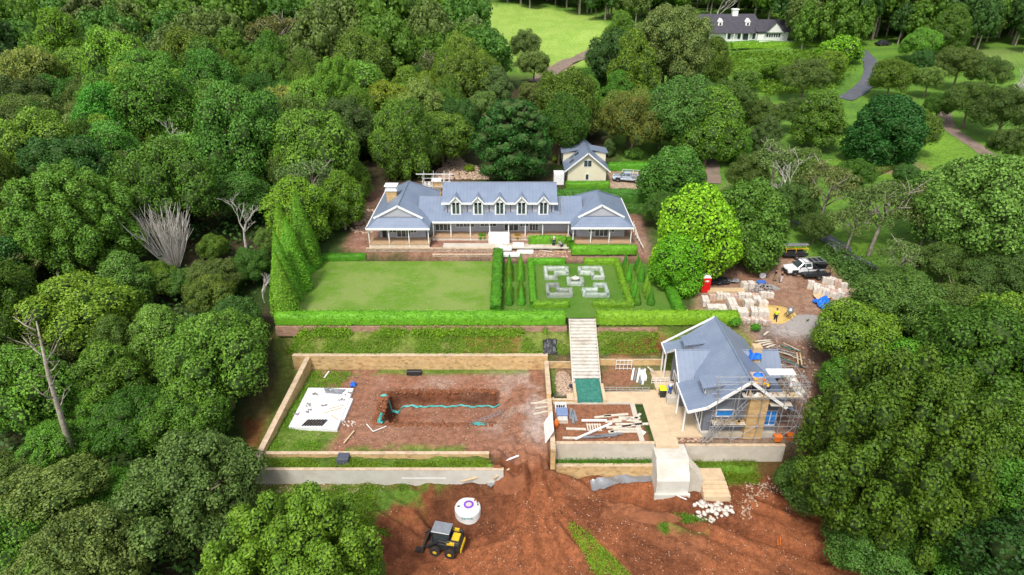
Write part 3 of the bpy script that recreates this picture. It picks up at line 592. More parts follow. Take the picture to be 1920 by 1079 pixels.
HT = [
 ('broc', 1665, 885, 152, 'huge rounded dark green tree with tight clumps in the lower right of the photo', (.78, .68, .5), 1.15),
 ('fresh', 1520, 920, 62, 'blue green tree at the left skirt of the huge rounded tree', (.65, .75, .9), .8),
 ('fresh', 1640, 1030, 80, 'fresh green tree below the huge rounded tree', (.8, .85, 1), .7),
 ('broc', 552, 1108, 160, 'big domed green tree at the bottom beside the red soil', (.78, .88, .62), .85),
 ('round', 668, 1100, 55, 'small rounded tree on the right flank of the big domed tree at the bottom', (.7, .85, .8), .8),
 ('round', 1600, 640, 70, 'round green tree between the timber heap and the dark scrub', (1, 1.1, .8), .9),
 ('tallb', 1690, 690, 62, 'bright green tree just above the huge rounded tree', (.8, .9, .8), .8),
 ('round', 1590, 720, 55, 'green tree beside the red track east of the grey roofed house', (.8, 1, .8), .8),
 ('fresh', 1830, 690, 105, 'large leafy green tree at the right edge above centre of the lower half', (.85, .9, .65), 1),
 ('fresh', 1905, 640, 80, 'leafy green tree cut by the right edge beside the dark scrub', (1.1, 1.1, .8), 1),
 ('fresh', 1870, 830, 95, 'leafy tree right of the huge rounded tree', (.8, .9, .65), 1),
 ('fresh', 1885, 975, 100, 'bright leafy tree in the lower right corner', (1.05, 1.1, .8), 1),
 ('fresh', 1810, 1060, 80, 'leafy tree on the bottom edge right of the huge rounded tree', (1.1, 1.1, .8), .9),
 ('olive', 1690, 580, 88, 'wide olive green tree with layered flat clumps right of the driveway', (.8, .9, .7), .7),
 ('olive', 1790, 590, 75, 'dark olive scrub tree at the right between gums and leafy trees', (.6, .7, .6), .7),
 ('olive', 1880, 530, 70, 'dark brownish scrub tree on the right edge', (.55, .6, .55), .7),
 ('poplar', 1835, 410, 100, 'large light green poplar like tree at the right edge', (.9, 1.25, .7), 1.05),
 ('poplar', 1765, 385, 66, 'light green leafy tree left of the large poplar like tree', (.85, 1.2, .7), .9),
 ('maple', 1305, 440, 78, 'bright lime maple beside the red portable toilet', None, 1.05),
 ('maple', 1275, 490, 52, 'smaller lime maple at the end of the clipped garden', (.95, 1, 1), 1.0),
 ('mapled', 1403, 421, 70, 'deep green maple right of the bright lime maple', (.9, .95, .9), 1.05),
 ('mapled', 1262, 340, 58, 'mid green broadleaf tree behind the lime maple', (1.1, 1.05, 1), .95),
 ('fresh', 1238, 395, 30, 'small dark tree at the right end of the long house', (.7, .8, .8), 1),
 ('brocg', 1252, 108, 74, 'large grey green domed tree left of the distant white house', (.8, .85, .72), 1.0),
 ('tall', 1338, 110, 34, 'narrow tree between the grey green dome and the white house', (.8, .85, .8), 1.0),
 ('dark', 1285, 160, 34, 'dark tree under the grey green domed tree', None, 1),
 ('dark', 1225, 200, 38, 'low dark tree under the left side of the grey green dome', None, .8),
 ('spruce', 962, 258, 76, 'broad dark layered tree with drooping branches behind the long house', (.9, 1.25, 1), 1.0),
 ('olive', 985, 90, 28, 'small grey tree on the near edge of the meadow', (1.1, 1.2, 1.4), 1.1),
 ('olive', 1000, 125, 30, 'grey green tree on the left rim of the meadow', (1, 1.1, 1.2), 1.0),
 ('tallg', 930, 165, 36, 'grey flowering tree above the broad dark layered tree', (.75, .8, .75), 1),
 ('olive', 905, 205, 32, 'grey green tree upper left of the broad dark layered tree', (1.1, 1.15, 1.2), 1),
 ('olive', 1005, 185, 32, 'grey green rounded tree right above the broad dark layered tree', (1.1, 1.15, 1.2), 1),
 ('olive', 1020, 240, 34, 'greyish tree behind the cream cottage roof', (1.0, 1.05, 1.1), 1),
 ('tall', 1163, 62, 32, 'tall green tree at the right rim of the meadow', (.8, .95, .8), 1),
 ('tall', 1140, 130, 30, 'tall green tree where the gravel track leaves the meadow', (.75, 1, .8), 1),
 ('fresh', 1090, 170, 32, 'green tree between the track and the cottage', (.9, 1, .9), 1.1),
 ('tall', 1160, 175, 34, 'tall ivy green tree behind the cottage', (.75, 1, .8), 1.0),
 ('fresh', 1110, 225, 26, 'dense green tree just behind the cottage ridge', (.8, .95, .9), 1),
 ('willow', 1238, 245, 34, 'pale grey green willow behind the parked ute', (.75, .85, .8), 1),
 ('willow', 1280, 225, 32, 'right hand pale willow beside the olive tree', (.75, .85, .8), 1),
 ('tallg', 1142, 275, 13, 'small grey conical tree beside the cream cottage', (.7, .9, .8), 1.0),
 ('olive', 1365, 205, 50, 'dark olive tree with a visible trunk above the red path', (.8, .9, .7), 1.1),
 ('olive', 1425, 225, 38, 'olive tree right of the one with the visible trunk', (.9, 1, .8), 1),
 ('tallg', 1440, 250, 30, 'grey green upright tree in front of the olive pair', (.7, .75, .65), 1),
 ('tallb', 1538, 218, 50, 'light airy green tree on the parkland lawn', (.9, .85, 1.2), .8),
 ('mapled', 1665, 245, 66, 'dense dark green round tree standing in a ring of mulch', (.45, .6, .75), .85),
 ('round', 1715, 250, 38, 'olive green tree pressed against the dense round tree in mulch', (.8, .8, .8), 1),
 ('round', 1672, 148, 37, 'ball shaped green tree right of the curved driveway', (.95, .95, .8), .9),
 ('olive', 1740, 152, 27, 'small rounded tree right of the ball shaped one', (1, 1.1, 1), 1),
 ('dark', 1728, 118, 22, 'small dark tree behind the ball shaped one', None, 1),
 ('olive', 1510, 150, 46, 'grey green spreading tree left of the curved driveway', (1.05, 1.15, 1.1), .8),
 ('round', 1555, 125, 30, 'green bushy tree in the inner bend of the driveway', (1, 1.1, .8), .9),
 ('fresh', 1725, 85, 32, 'fresh green tree beside a small white shed', (1.1, 1.2, 1), .8),
 ('olive', 1800, 125, 42, 'grey green tree in a row on the right meadow edge', (.85, .95, .85), .9),
 ('olive', 1850, 140, 36, 'second grey green tree of the row on the right meadow edge', (.7, .8, .7), .9),
 ('olive', 1820, 195, 45, 'dark olive tree with pale bare limbs by the red track', (.6, .7, .55), .9),
 ('olive', 1885, 215, 52, 'dark olive tree right of the one with bare limbs', (.6, .7, .55), .9),
 ('olive', 1900, 275, 40, 'dark olive tree on the outside of the red track', (.6, .7, .6), .9),
 ('tall', 1785, 50, 34, 'tall grey green tree above the white shed', (.8, .85, .75), 1),
 ('dark', 1440, 45, 0, '', None, 1),
 ('olive', 1500, 320, 42, 'green scrub tree above the pale branched gum', (.9, 1.1, .9), 1),
 ('gum', 1455, 300, 55, 'gum with pale twisting branches right of the deep green maple', (.9, 1.1, 1), 1.0),
 ('gum', 1552, 345, 60, 'slender gum left of the asphalt drive with a pale trunk', (.95, 1.0, .9), 1.15),
 ('gum', 1655, 385, 70, 'spreading gum above the asphalt drive', (1, 1.05, .9), 1.15),
 ('gum', 1745, 405, 66, 'spreading gum with pale forked limbs in front of the poplar like tree', (1, 1.05, .9), 1.15),
 ('gum', 1690, 480, 45, 'small leaning gum right of the asphalt drive', (.9, 1.05, .9), 1.1),
 ('gum', 525, 70, 66, 'tall open brown green gum rising from the wood at the upper left', (1.25, 1.05, 1.0), 1.0),
 ('gum', 590, 105, 42, 'smaller brown green gum right of the tall open one', (1.2, 1.05, 1.0), 1.0),
 ('gum', 325, 290, 42, 'open gum with a dark bare fork in the middle of the left wood', (.9, 1, .9), 1.0),
 ('olive', 405, 525, 46, 'olive grey tree in front of the leafless grey tree', (.9, .95, .95), .8),
 ('round', 285, 530, 44, 'green tree at the left foot of the bleached fan', (.8, .9, .8), .8),
 ('dark', 345, 535, 34, 'low dark tree right below the bleached fan', (1.1, 1.2, 1), .8),
 ('fresh', 470, 500, 34, 'small green tree just left of the conifer row', (.8, .9, .9), .9),
 ('olive', 505, 455, 26, 'small olive tree behind the conifer row', (.8, 1, .8), 1),
 ('round', 400, 470, 26, 'small green tree between the fan and the leafless tree', (.8, .9, .8), 1),
 ('tallb', 640, 370, 44, 'bright green tree left of the long house', (.75, .8, .8), .95),
 ('tallb', 668, 335, 30, 'bright green tree behind the left chimney', (.8, .85, .8), .95),
 ('tall', 735, 270, 30, 'tall tree with a bare lower trunk behind the stone heap', (1, 1.2, .9), 1),
 ('tallb', 770, 262, 26, 'narrow bright tree left of the stone heap', (.75, .8, .8), 1.1),
 ('tall', 700, 255, 28, 'tall thin tree behind the chimney scaffold', (.9, 1.1, .9), 1),
 ('fresh', 455, 372, 58, 'fresh green spreading tree behind the bleached branches', (1.1, 1.1, 1.3), .75),
 ('fresh', 305, 385, 55, 'fresh green tree left of the bleached fan of stems', (1.1, 1.1, 1.2), .75),
 ('tallg', 235, 530, 52, 'light green pointed tree in the left wood level with the lawn', (.9, 1.15, .6), 1.0),
 ('tallg', 300, 630, 56, 'light yellow green tree left of the grass slope', (.85, 1.15, .55), 1.0),
 ('tallg', 215, 640, 48, 'light yellow green tree at the far side of the leaning dead trunk', (.8, 1.1, .55), 1.0),
 ('round', 385, 655, 50, 'green tree edging the grass slope', (1, 1.1, .8), 1.1),
 ('dark', 440, 600, 44, 'dark tree beside the end of the long clipped hedge', (1, 1.1, 1), 1.0),
 ('round', 395, 560, 44, 'dull grey tree in front of the bleached branches', (.75, .7, .9), .9),
 ('round', 355, 800, 74, 'broad green tree left of the white walled pool court', (.75, .85, .75), .9),
 ('round', 255, 800, 70, 'broad green tree below the leaning dead trunk', (.7, .85, .75), .9),
 ('fresh', 270, 985, 62, 'bright fern green tree near the bottom left', (1.0, 1.25, 1.1), .7),
 ('fresh', 200, 925, 50, 'fern green tree at the foot of the leaning dead trunk', (1.1, 1.4, 1.1), .7),
 ('dark', 1490, 385, 40, 'dark scrub tree behind the trailer and white ute', (1, 1.05, 1), 1),
 ('olive', 1530, 430, 30, 'low dark scrub tree at the top end of the lower drive', (.7, .85, .7), .9),
 ('round', 1600, 330, 34, 'dark green bush tree left of the low brown hedge', (.7, .85, .7), .8),
 ('olive', 1405, 330, 38, 'green scrub tree right behind the deep green maple', (.8, 1, .8), 1),
 ('upr', 1380, 270, 30, 'upright green tree between the red path and the olive trees', (.75, .9, .8), 1),
 ('round', 1450, 130, 22, 'round shrub tree on the bank below the white house', (.9, 1.1, .8), .8),
 ('olive', 1400, 150, 24, 'low olive tree beside the narrow tree', (.9, 1.1, .8), .8),
 ('olive', 1490, 215, 30, 'olive tree left of the light airy tree', (.8, .95, .8), 1),
 ('round', 1760, 200, 26, 'green tree at the top of the red track', (.7, .8, .7), .9),
 ('dark', 1700, 330, 24, 'dark shrubby tree at the end of the low brown hedge', (1, 1.1, 1), .8),
 ('gum', 1600, 415, 46, 'thin gum beside the lower drive', (.9, 1.0, .9), 1.1),
 ('olive', 1690, 540, 46, 'low green scrub tree between drive and wide olive tree', (.8, 1, .7), .8),
 ('olive', 1770, 500, 50, 'dark scrub tree beneath the spreading gum', (.7, .85, .7), .9),
 ('poplar', 1895, 440, 60, 'light green leafy tree cut by the right edge', (.8, .95, .7), 1),
]
for k, cx, cy, r_, lb, ti, zs in HT:
    if r_: pt(k, cx, cy, r_, lb, ti, zs)
NHAND = len(TREES)
# bare and dead trees
def bare_tree(key, x, y, z, sc, label, rot=0, tilt=(0, 0)):
    o = link('dead_tree', BARE[key]); o.location = (x, y, z); o.scale = (sc, sc, sc) if not hasattr(sc, '__len__') else sc; o.rotation_euler = (tilt[0], tilt[1], rot); tag(o, label, 'dead tree'); return o
for key, px, py, sc, lb, rot, dz in (('fan', 330, 505, 5.0, 'bleached fan of bare stems in the left wood', 0, 0), ('tree', 462, 470, 4.0, 'leafless grey tree right of the fan of bare stems', 1., .5),
        ('tree2', 125, 560, 4.2, 'dull grey leafless tree at the far left', 2., 1), ('tree', 1470, 395, 4.6, 'pale leafless branches at the foot of the pale branched gum', 3., .5), ('tree2', 500, 585, 2.0, 'grey twiggy dead tree by the end of the long hedge', 2.6, 1.5),
        ('tree', 1735, 500, 5.2, 'pale branching skeleton of a gum right of the driveway', 2., 3), ('tree2', 1850, 235, 7.0, 'pale bare limbs among the dark olive trees', 1., .5), ('tree2', 400, 890, 3.2, 'bare twiggy tree at the wood edge near the white wall', 4., 1.5), ('fan', 150, 780, 2.6, 'grey dead shrub at the foot of the leaning trunk', 1., 1),
        ('tree', 345, 350, 4.0, 'dark bare forked tree in the middle of the left wood', .3, 4), ('tree2', 560, 150, 6.5, 'bare pale limbs below the tall open gum', 2.2, 3), ('tree', 100, 60, 9, 'grey bare crown at the far upper left', 1.2, 6), ('tree2', 1340, 60, 9, 'pale leafless tree left of the white house', .5, 2), ('tree', 395, 735, 2.6, 'bare grey branches beside the pool court grass', .9, 3)):
    q = Pg(px, py); bare_tree(key, q[0], q[1], q[2]+dz, sc, lb, rot)
b = MB(); q0 = Pg(150, 890); bx, by, bz = q0
b.tube([(bx, by, bz-.5), (bx+.2, by+.2, bz+6), (bx+.9, by, bz+12), (bx+1.5, by+.3, bz+17.5)], [.30, .25, .17, .05], 8)
rr_ = rg(4)
for f in (.45, .55, .62, .7, .76, .82, .88, .93, .97):
    p_ = Vector((bx+1.4*f*f, by+.1, bz+17.2*f)); ph = rr_.uniform(0, 6.28); le = rr_.uniform(1.4, 3.2); e_ = p_+Vector((math.cos(ph)*le, math.sin(ph)*le, le*.9)); b.tube([p_, p_.lerp(e_, .5)+Vector((0, 0, -.2)), e_], [.09, .06, .02], 5)
    for k in range(4): q_ = p_.lerp(e_, rr_.uniform(.3, .95)); b.tube([q_, q_+Vector((rr_.uniform(-1, 1), rr_.uniform(-1, 1), rr_.uniform(.3, 1.2)))], [.035, .01], 4)
tag(b.build('dead_tree', M['barkp'], smooth_=True), 'tall leaning dead trunk with stub branches at the left', 'dead tree')
# the woods
WOOD = [(-260, -60), (868, -60), (872, 20), (905, 60), (950, 100), (965, 150), (940, 190), (900, 240), (870, 290), (720, 300), (700, 330), (650, 420), (560, 440), (500, 465), (465, 560), (425, 690), (395, 840), (380, 930), (360, 1000), (380, 1230), (-260, 1230)]
WOOD2 = [(850, -80), (2150, -80), (2150, 62), (1960, 62), (1820, 72), (1700, 50), (1500, 60), (1465, 20), (1300, -2), (1180, 18), (1100, 4), (960, -10)]
WOOD3 = [(1480, 690), (1560, 610), (1700, 560), (2120, 480), (2120, 1240), (1560, 1240), (1500, 1000), (1470, 850)]
WOOD4 = [(1060, 200), (1180, 130), (1200, 200), (1330, 180), (1330, 250), (1060, 250), (980, 240)]
rng = np.random.RandomState(5); cand = []
yy = 30.0
while yy < 440:
    s = 6.4+max(0, yy-60)*.020; x = -(.86*yy+38)
    while x < .86*yy+38:
        cand.append((x+rng.uniform(-.42, .42)*s, yy+rng.uniform(-.42, .42)*s, s)); x += s
    yy += s*.86
KL = ['round', 'upr', 'fresh', 'dark', 'olive', 'upr', 'tallb', 'round', 'broc', 'tallg', 'gum', 'upr', 'tall', 'olive', 'tallb', 'fresh', 'round']
KN = dict(upr='upright mid green', round='mid green rounded', fresh='fresh green leafy', dark='dark green', olive='olive grey layered', tall='tall mid green', tallb='tall bright green', broc='densely clumped green', tallg='pale grey green upright', gum='open brown green gum', pine='dark tall stemmed')
def zone(cx, cy, w):
    if w == 2: return 'in the belt of trees behind the meadow and white house'
    if w == 3: return 'in the thicket at the lower right'
    if w == 4: return 'in the copse behind the cottage'
    v = 'upper' if cy < 250 else 'middle' if cy < 620 else 'lower'; h = 'far left' if cx < 220 else 'centre left' if cx < 500 else 'house side'
    return 'in the %s %s part of the left wood' % (v, h)
sel = []
for x, y, s in cand:
    if 0 < x < 36 and y < 66 or (-27 < x < 36 and y < 100): continue
    z = gz1(x, y); dd = y*CP+(CAMH-z-5)*SP; cx = 960+FPX*x/dd; cy = 539.5+FPX*((CAMH-z-6.5)*CP-y*SP)/dd
    pp = np.array([cx]), np.array([cy]); w = 0
    for i, pg in enumerate((WOOD, WOOD2, WOOD3, WOOD4)):
        if inpoly(*pp, pg)[0]: w = i+1; break
    if not w: continue
    rp = 5.0*FPX/dd
    if w == 1 and y > 84 and not (inpoly(np.array([cx+rp]), np.array([cy]), WOOD)[0] and inpoly(np.array([cx+rp*.6]), np.array([cy-rp*1.0]), WOOD+[])[0] or cy < 0): continue
    if w == 2 and y < 215: continue
    if w == 3 and (x < 36 or y > 75): continue
    if any(math.hypot(cx-a, cy-b_) < r_+rp*.5 and y < ym for a, b_, r_, ym in ((330, 430, 52, 84), (460, 410, 34, 90), (70, 720, 60, 47), (120, 500, 45, 76), (525, 80, 40, 240))): continue
    if any((x-a)**2+(y-b_)**2 < (r2*.78+s*.30)**2 for a, b_, r2 in TREES[:NHAND]): continue
    if not (-120 < cx < 2040 and -70 < cy < 1200): continue
    sel.append((x, y, z, s, cx, cy, w))
sel.sort(key=lambda q: q[1])
print('WOOD TREES', len(sel), 'hand', NHAND)
FAR = []
for i, (x, y, z, s, cx, cy, w) in enumerate(sel):
    n_ = vnoise(np.array([x*.045+9]), np.array([y*.045]))[0]; k = KL[int(n_*23+rng.randint(0, 3)*5) % len(KL)]
    if w == 2: k = ['pine', 'dark', 'tall', 'pine', 'olive', 'round'][rng.randint(6)]
    if w == 3: k = ['fresh', 'round', 'fresh', 'dark'][rng.randint(4)]
    if w == 4: k = ['tall', 'fresh', 'dark', 'olive'][rng.randint(4)]
    rad = s*rng.uniform(.5, 1.0)*(.95 if k not in ('tall', 'tallb', 'tallg', 'pine', 'upr') else .72); zs = rng.uniform(.8, 1.3)*(1.0 if y > 70 else .85)
    if k == 'broc': rad *= 1.15
    if w == 2: zs *= 1.15
    if i >= 300-NHAND: FAR.append((k, x, y, z, rad, zs)); continue
    f = rng.uniform(.75, 1.35); lz = zone(cx, cy, w)
    hz_ = (1, 1, 1.0)
    put_tree(k, x, y, z-.2, rad, '%s tree %s' % (KN[k], lz), 'tree', 'trees %s' % lz, 'tree', (f*rng.uniform(.85, 1.15), f, f*rng.uniform(.8, 1.1)), zs, lean=(rng.normal(0, .07), rng.normal(0, .07)))
LOW = {}
def low(k, far):
    key = (k, far)
    if key in LOW: return LOW[key]
    r = rg(sum(map(ord, k))); n = 2400 if far else 4200; s_ = .115 if far else .09
    lb = tall_lobes(34, (.22, .34), 2.1, r) if k in ('tall', 'tallb', 'tallg', 'upr') else tall_lobes(26, (.2, .3), 1.7, r, z0=1.1) if k == 'pine' else gum_lobes(16, r) if k == 'gum' else dome_lobes(34, (.22, .36), rng=r)
    rn = np.random.RandomState(5); L_ = np.array(lb); pr = L_[:, 3]**2; pr /= pr.sum(); q = rn.choice(len(L_), int(n*1.9), p=pr); d = rn.normal(0, 1, (len(q), 3)); d[:, 2] += .5; d /= np.linalg.norm(d, axis=1)[:, None]
    C = L_[q, :3]+d*(L_[q, 3]*rn.uniform(.8, 1.12, len(q)))[:, None]; kp = np.ones(len(q), bool)
    for a in L_: kp &= np.linalg.norm(C-a[:3], axis=1) > a[3]*.78
    C, d = C[kp][:n], d[kp][:n]; V, F = leaves(C, d, s_, rn, .7, .5); I1, F1 = ico(1); Vs = [V]; Fs = [F]; bs = len(V)
    for a in L_:
        Vs.append(a[:3]+I1*a[3]*(.75 if k != 'gum' else .3)); Fs.append(np.concatenate([F1, F1[:, :1]], 1)+bs); bs += len(I1)
    LOW[key] = (np.concatenate(Vs), np.concatenate(Fs), n); return LOW[key]
LEAFOF = dict(upr='mid', round='mid', fresh='fresh', dark='dark', olive='olive', tall='mid', tallb='bright', broc='mid', tallg='grey', gum='gum', pine='dark')
VV, FF, MI, TB, nb = [], [], [], MB(), 0
names_ = list(LEAF)
for k, x, y, z, rad, zs in FAR:
    V, F, n = low(k, y > 190); a = rng.uniform(0, 6.28); ca, sa = math.cos(a), math.sin(a); V2 = np.stack([(V[:, 0]*ca-V[:, 1]*sa)*rad+x, (V[:, 0]*sa+V[:, 1]*ca)*rad+y, V[:, 2]*rad*zs+z], 1)
    VV.append(V2); F2 = F+nb; FF.append(F2); MI.append(np.full(len(F2), names_.index(LEAFOF[k]))); nb += len(V2); TB.tube([(x, y, z-1), (x+.2, y, z+rad*1.3*zs)], [rad*.06, rad*.04], 5)
VV = np.concatenate(VV); FF = np.concatenate(FF); MI = np.concatenate(MI); tri = FF[:, 0] == FF[:, 3]
me = bpy.data.meshes.new('distant_wood'); A4, A3 = FF[~tri], FF[tri][:, :3]; lp = np.concatenate([A4.ravel(), A3.ravel()]).astype(np.int32); st = np.concatenate([np.arange(len(A4))*4, len(A4)*4+np.arange(len(A3))*3]).astype(np.int32)
me.vertices.add(len(VV)); me.vertices.foreach_set('co', VV.astype(np.float32).ravel()); me.loops.add(len(lp)); me.loops.foreach_set('vertex_index', lp); me.polygons.add(len(st)); me.polygons.foreach_set('loop_start', st)
for q in names_: me.materials.append(LEAF[q])
me.polygons.foreach_set('material_index', np.concatenate([MI[~tri], MI[tri]]).astype(np.int32)); me.update(calc_edges=True)
o = tag(link('distant_wood', me), 'far wood of mixed green trees rising behind the nearer trees', 'wood', None, 'stuff'); tb = TB.build('trunks', M['barkp'], o)
tag(tb, kind='stuff')
# low growth under and between the trees

tr = np.random.RandomState(3)
def scatter(name, label, cat, n, test, size, mt, seed, dens_h=(.3, 1.2), clump=.6, asp=.5, group=None, per=14):
    r = np.random.RandomState(seed); C = []; Nn = []
    pts = test(r, n)
    for x, y, z in pts:
        k = per; h = r.uniform(*dens_h); o = r.normal(0, clump, (k, 3)); o[:, 2] = np.abs(r.normal(0, .5, k))*h; C.append(np.array([x, y, z])+o); d = o.copy(); d[:, 2] += .5; Nn.append(d/np.linalg.norm(d, axis=1)[:, None])
    C = np.concatenate(C); Nn = np.concatenate(Nn); V, F = leaves(C, Nn, size, r, asp, .7); o = link(name, npmesh(name, V, F, mt)); return tag(o, label, cat, group, 'stuff')
def in_wood(r, n):
    out = []
    while len(out) < n:
        cx = r.uniform(0, 1920, 400); cy = 1079-1040*r.uniform(0, 1, 400)**1.0
        for a, b_ in zip(cx, cy):
            A_, B_ = np.array([a]), np.array([b_])
            if (inpoly(A_, B_, WOOD)[0] or inpoly(A_, B_, WOOD3)[0]):
                q = Pg(a, b_)
                if q[0] > 37 or q[0] < -27.5 or q[1] > 100: out.append(q)
            if len(out) >= n: break
    return out
scatter('undergrowth', 'dark leafy undergrowth beneath the wood', 'undergrowth', 900, in_wood, .55, L['dark'], 1, (.6, 2.2), 1.2, .6, per=30)
def in_px(poly):
    def f(r, n):
        out = []; xs_ = [p[0] for p in poly]; ys_ = [p[1] for p in poly]
        while len(out) < n:
            a, b_ = r.uniform(min(xs_), max(xs_)), r.uniform(min(ys_), max(ys_))
            if inpoly(np.array([a]), np.array([b_]), poly)[0]: out.append(Pg(a, b_))
        return out
    return f
def in_xy(x0, y0, x1, y1, th=0.0, sc_=.5):
    def f(r, n):
        out = []
        while len(out) < n:
            x = r.uniform(x0, x1, 300); y = r.uniform(y0, y1, 300); k = fbm(x*sc_, y*sc_) > th; z = gz(x, y); out += [(a, b_, c) for a, b_, c, q in zip(x, y, z, k) if q]
        return out[:n]
    return f
scatter('rough_grass', 'rough tussocky grass on the bank below the long hedge', 'grass', 2600, in_xy(-26.5, 61.8, 17, 63.9, .42), .16, L['bright'], 2, (.1, .35), .18, .3)
scatter('rough_grass', 'weeds growing over the old brick wall under the long hedge', 'grass', 1500, in_xy(-26.5, 63.5, 6, 63.95, .40), .2, L['bright'], 12, (.3, 1.0), .2, .35)
scatter('rough_grass', 'weedy grass below the white pool wall', 'grass', 1300, in_xy(-24.5, 40.8, -9, 45.0, .48), .17, L['bright'], 3, (.1, .4), .2, .3)
scatter('grass_strip', 'strip of grass between the two low walls of the pool court', 'grass', 900, in_xy(-24.3, 45.7, -2.2, 46.6, .3), .14, L['bright'], 4, (.1, .4), .12, .3)
scatter('grass_strip', 'strip of long grass under the pale concrete wall', 'grass', 700, in_xy(4.4, 48.2, 13.8, 48.7, .3), .14, L['bright'], 5, (.2, .6), .12, .3)
scatter('rough_grass', 'weedy grass in the left corner of the pool court', 'grass', 900, in_xy(-23.8, 47.4, -18.5, 60.8, .47), .15, L['bright'], 6, (.1, .3), .2, .3)
scatter('rough_grass', 'grass between concrete stairs and long pale wall', 'grass', 500, in_xy(17.9, 47.0, 24.5, 48.4, .35), .16, L['bright'], 7, (.1, .5), .2, .3)
scatter('rough_grass', 'green weeds between the wheel tracks on the red soil', 'grass', 420, in_px([(1062, 980), (1085, 985), (1185, 1079), (1115, 1079)]), .16, L['bright'], 8, (.1, .3), .18, .3)
scatter('rough_grass', 'grass at the foot of the concrete stairs', 'grass', 300, in_xy(13.9, 41.6, 18.2, 43.6, .45), .16, L['bright'], 9, (.1, .4), .2, .3)
scatter('rough_grass', 'scrubby growth on the bank below the distant white house', 'grass', 900, in_px([(1365, 100), (1590, 95), (1600, 130), (1560, 170), (1440, 180), (1370, 140)]), .7, L['bright'], 10, (.4, 1.2), .9, .5)
scatter('ground_cover', 'leafy ground cover behind the timber yard', 'ground cover', 500, in_px([(1540, 470), (1560, 455), (1720, 560), (1650, 600), (1600, 540)]), .35, L['dark'], 11, (.3, 1.0), .6, .5)
# clipped hedges
def hedge(pts, wd, h, label, mt='hedge', z=0.0, dens=55, s=.15, name='hedge', group=None, closed=False):
    r = np.random.RandomState(len(label)*7+int(abs(pts[0][0])*10)); b = MB(); C = []; Nn = []; V0 = []; F0 = []
    for i in range(len(pts)-1+(1 if closed else 0)):
        p = Vector((*pts[i][:2], 0)); q = Vector((*pts[(i+1) % len(pts)][:2], 0)); d = q-p; Ln = d.length; d.normalize(); a = Vector((-d.y, d.x, 0)); p = p-d*(wd/2 if i else 0)*.98; Ln = (q-p).length
        ns = max(2, int(Ln/.5)); prof = [(-.5, 0), (-.52, .5), (-.47, .95), (-.2, 1.0), (.2, 1.0), (.47, .95), (.52, .5), (.5, 0)]; base = len(V0)
        for k in range(ns+1):
            c = p+d*Ln*k/ns; hn_ = 1+.09*(fbm(np.array([c.x*.6]), np.array([c.y*.6]))[0]-.5)*2
            for u_, v_ in prof:
                jt = r.normal(0, .03); V0.append((c.x+a.x*(u_*wd+jt), c.y+a.y*(u_*wd+jt), z+v_*h*hn_+r.normal(0, .02)))
        for k in range(ns):
            for j in range(7): n = base+k*8+j; F0.append((n, n+1, n+9, n+8))
        for e in (0, ns): n = base+e*8; F0.append((n, n+1, n+6, n+7)); F0.append((n+1, n+2, n+5, n+6)); F0.append((n+2, n+3, n+4, n+5))
        for (cnt_, nrm, fn) in ((int(Ln*wd*dens), (0, 0, 1), lambda u_, v_: (u_-.5, 1)), (int(Ln*h*dens), (-a.x, -a.y, .2), lambda u_, v_: (-.5, u_)), (int(Ln*h*dens*.6), (a.x, a.y, .2), lambda u_, v_: (.5, u_))):
            u_ = r.rand(cnt_); t_ = r.rand(cnt_)*Ln
            sx_, sv = fn(u_, 0); sx_ = np.ones(cnt_)*sx_*wd; sv = np.ones(cnt_)*sv*h; C.append(np.stack([p.x+d.x*t_+a.x*sx_, p.y+d.y*t_+a.y*sx_, z+sv], 1)+r.normal(0, .055, (cnt_, 3))); Nn.append(np.tile(nrm, (cnt_, 1)))
        for e_, sg in ((p, -1), (p+d*Ln, 1)):
            cnt_ = int(wd*h*dens); C.append(np.stack([e_.x+a.x*(r.rand(cnt_)-.5)*wd, e_.y+a.y*(r.rand(cnt_)-.5)*wd, z+r.rand(cnt_)*h], 1)); Nn.append(np.tile((d.x*sg, d.y*sg, .2), (cnt_, 1)))
    V, F = leaves(np.concatenate(C), np.concatenate(Nn).astype(float), s, r, .7, .45); F = np.concatenate([np.array(F0), F+len(V0)]); V = np.concatenate([np.array(V0), V])
    off = np.array([pts[0][0], pts[0][1], z]); o = link(name, npmesh(name, V-off, F, LEAF[mt])); o.location = off; return tag(o, label, 'hedge', group)
hedge([(-27.6, 64.75), (6.2, 64.75)], 1.25, 1.3, 'long lime clipped hedge along the front of the lawn')
hedge([(9.9, 64.75), (26.4, 64.75)], 1.3, 1.35, 'long clipped hedge right of the garden steps')
hedge([(-1.95, 65.5), (-1.95, 82.2)], 1.25, 1.7, 'tall narrow clipped hedge between lawn and formal garden')
hedge([(20.0, 65.3), (20.2, 80)], 1.2, 1.2, 'clipped hedge on the right side of the formal garden')
hedge([(2.6, 68.4), (2.6, 80.7), (7.4, 80.7)], .75, .75, 'low hedge framing the left rear of the knot garden')
hedge([(2.6, 68.4), (6.9, 68.4)], .75, .75, 'low hedge framing the left front of the knot garden')
hedge([(10.0, 80.7), (14.5, 80.7), (14.5, 68.4), (9.9, 68.4)], .75, .75, 'low hedge framing the right side of the knot garden')
hedge([(-26.6, 81.9), (-20.6, 82.0)], 1.0, .9, 'short hedge at the rear left of the lawn')
hedge([(-28.2, 74.5), (-26.9, 81)], 1.1, 1.1, 'low angled hedge on the left edge of the lawn')
hedge([(8.3, 82.3), (17.5, 82.3)], 1.1, 1.1, 'front clipped hedge before the right veranda', z=.9)
hedge([(8.3, 82.9), (8.3, 84.6)], 1.0, 1.2, 'short return hedge left of the right veranda', z=1.3)
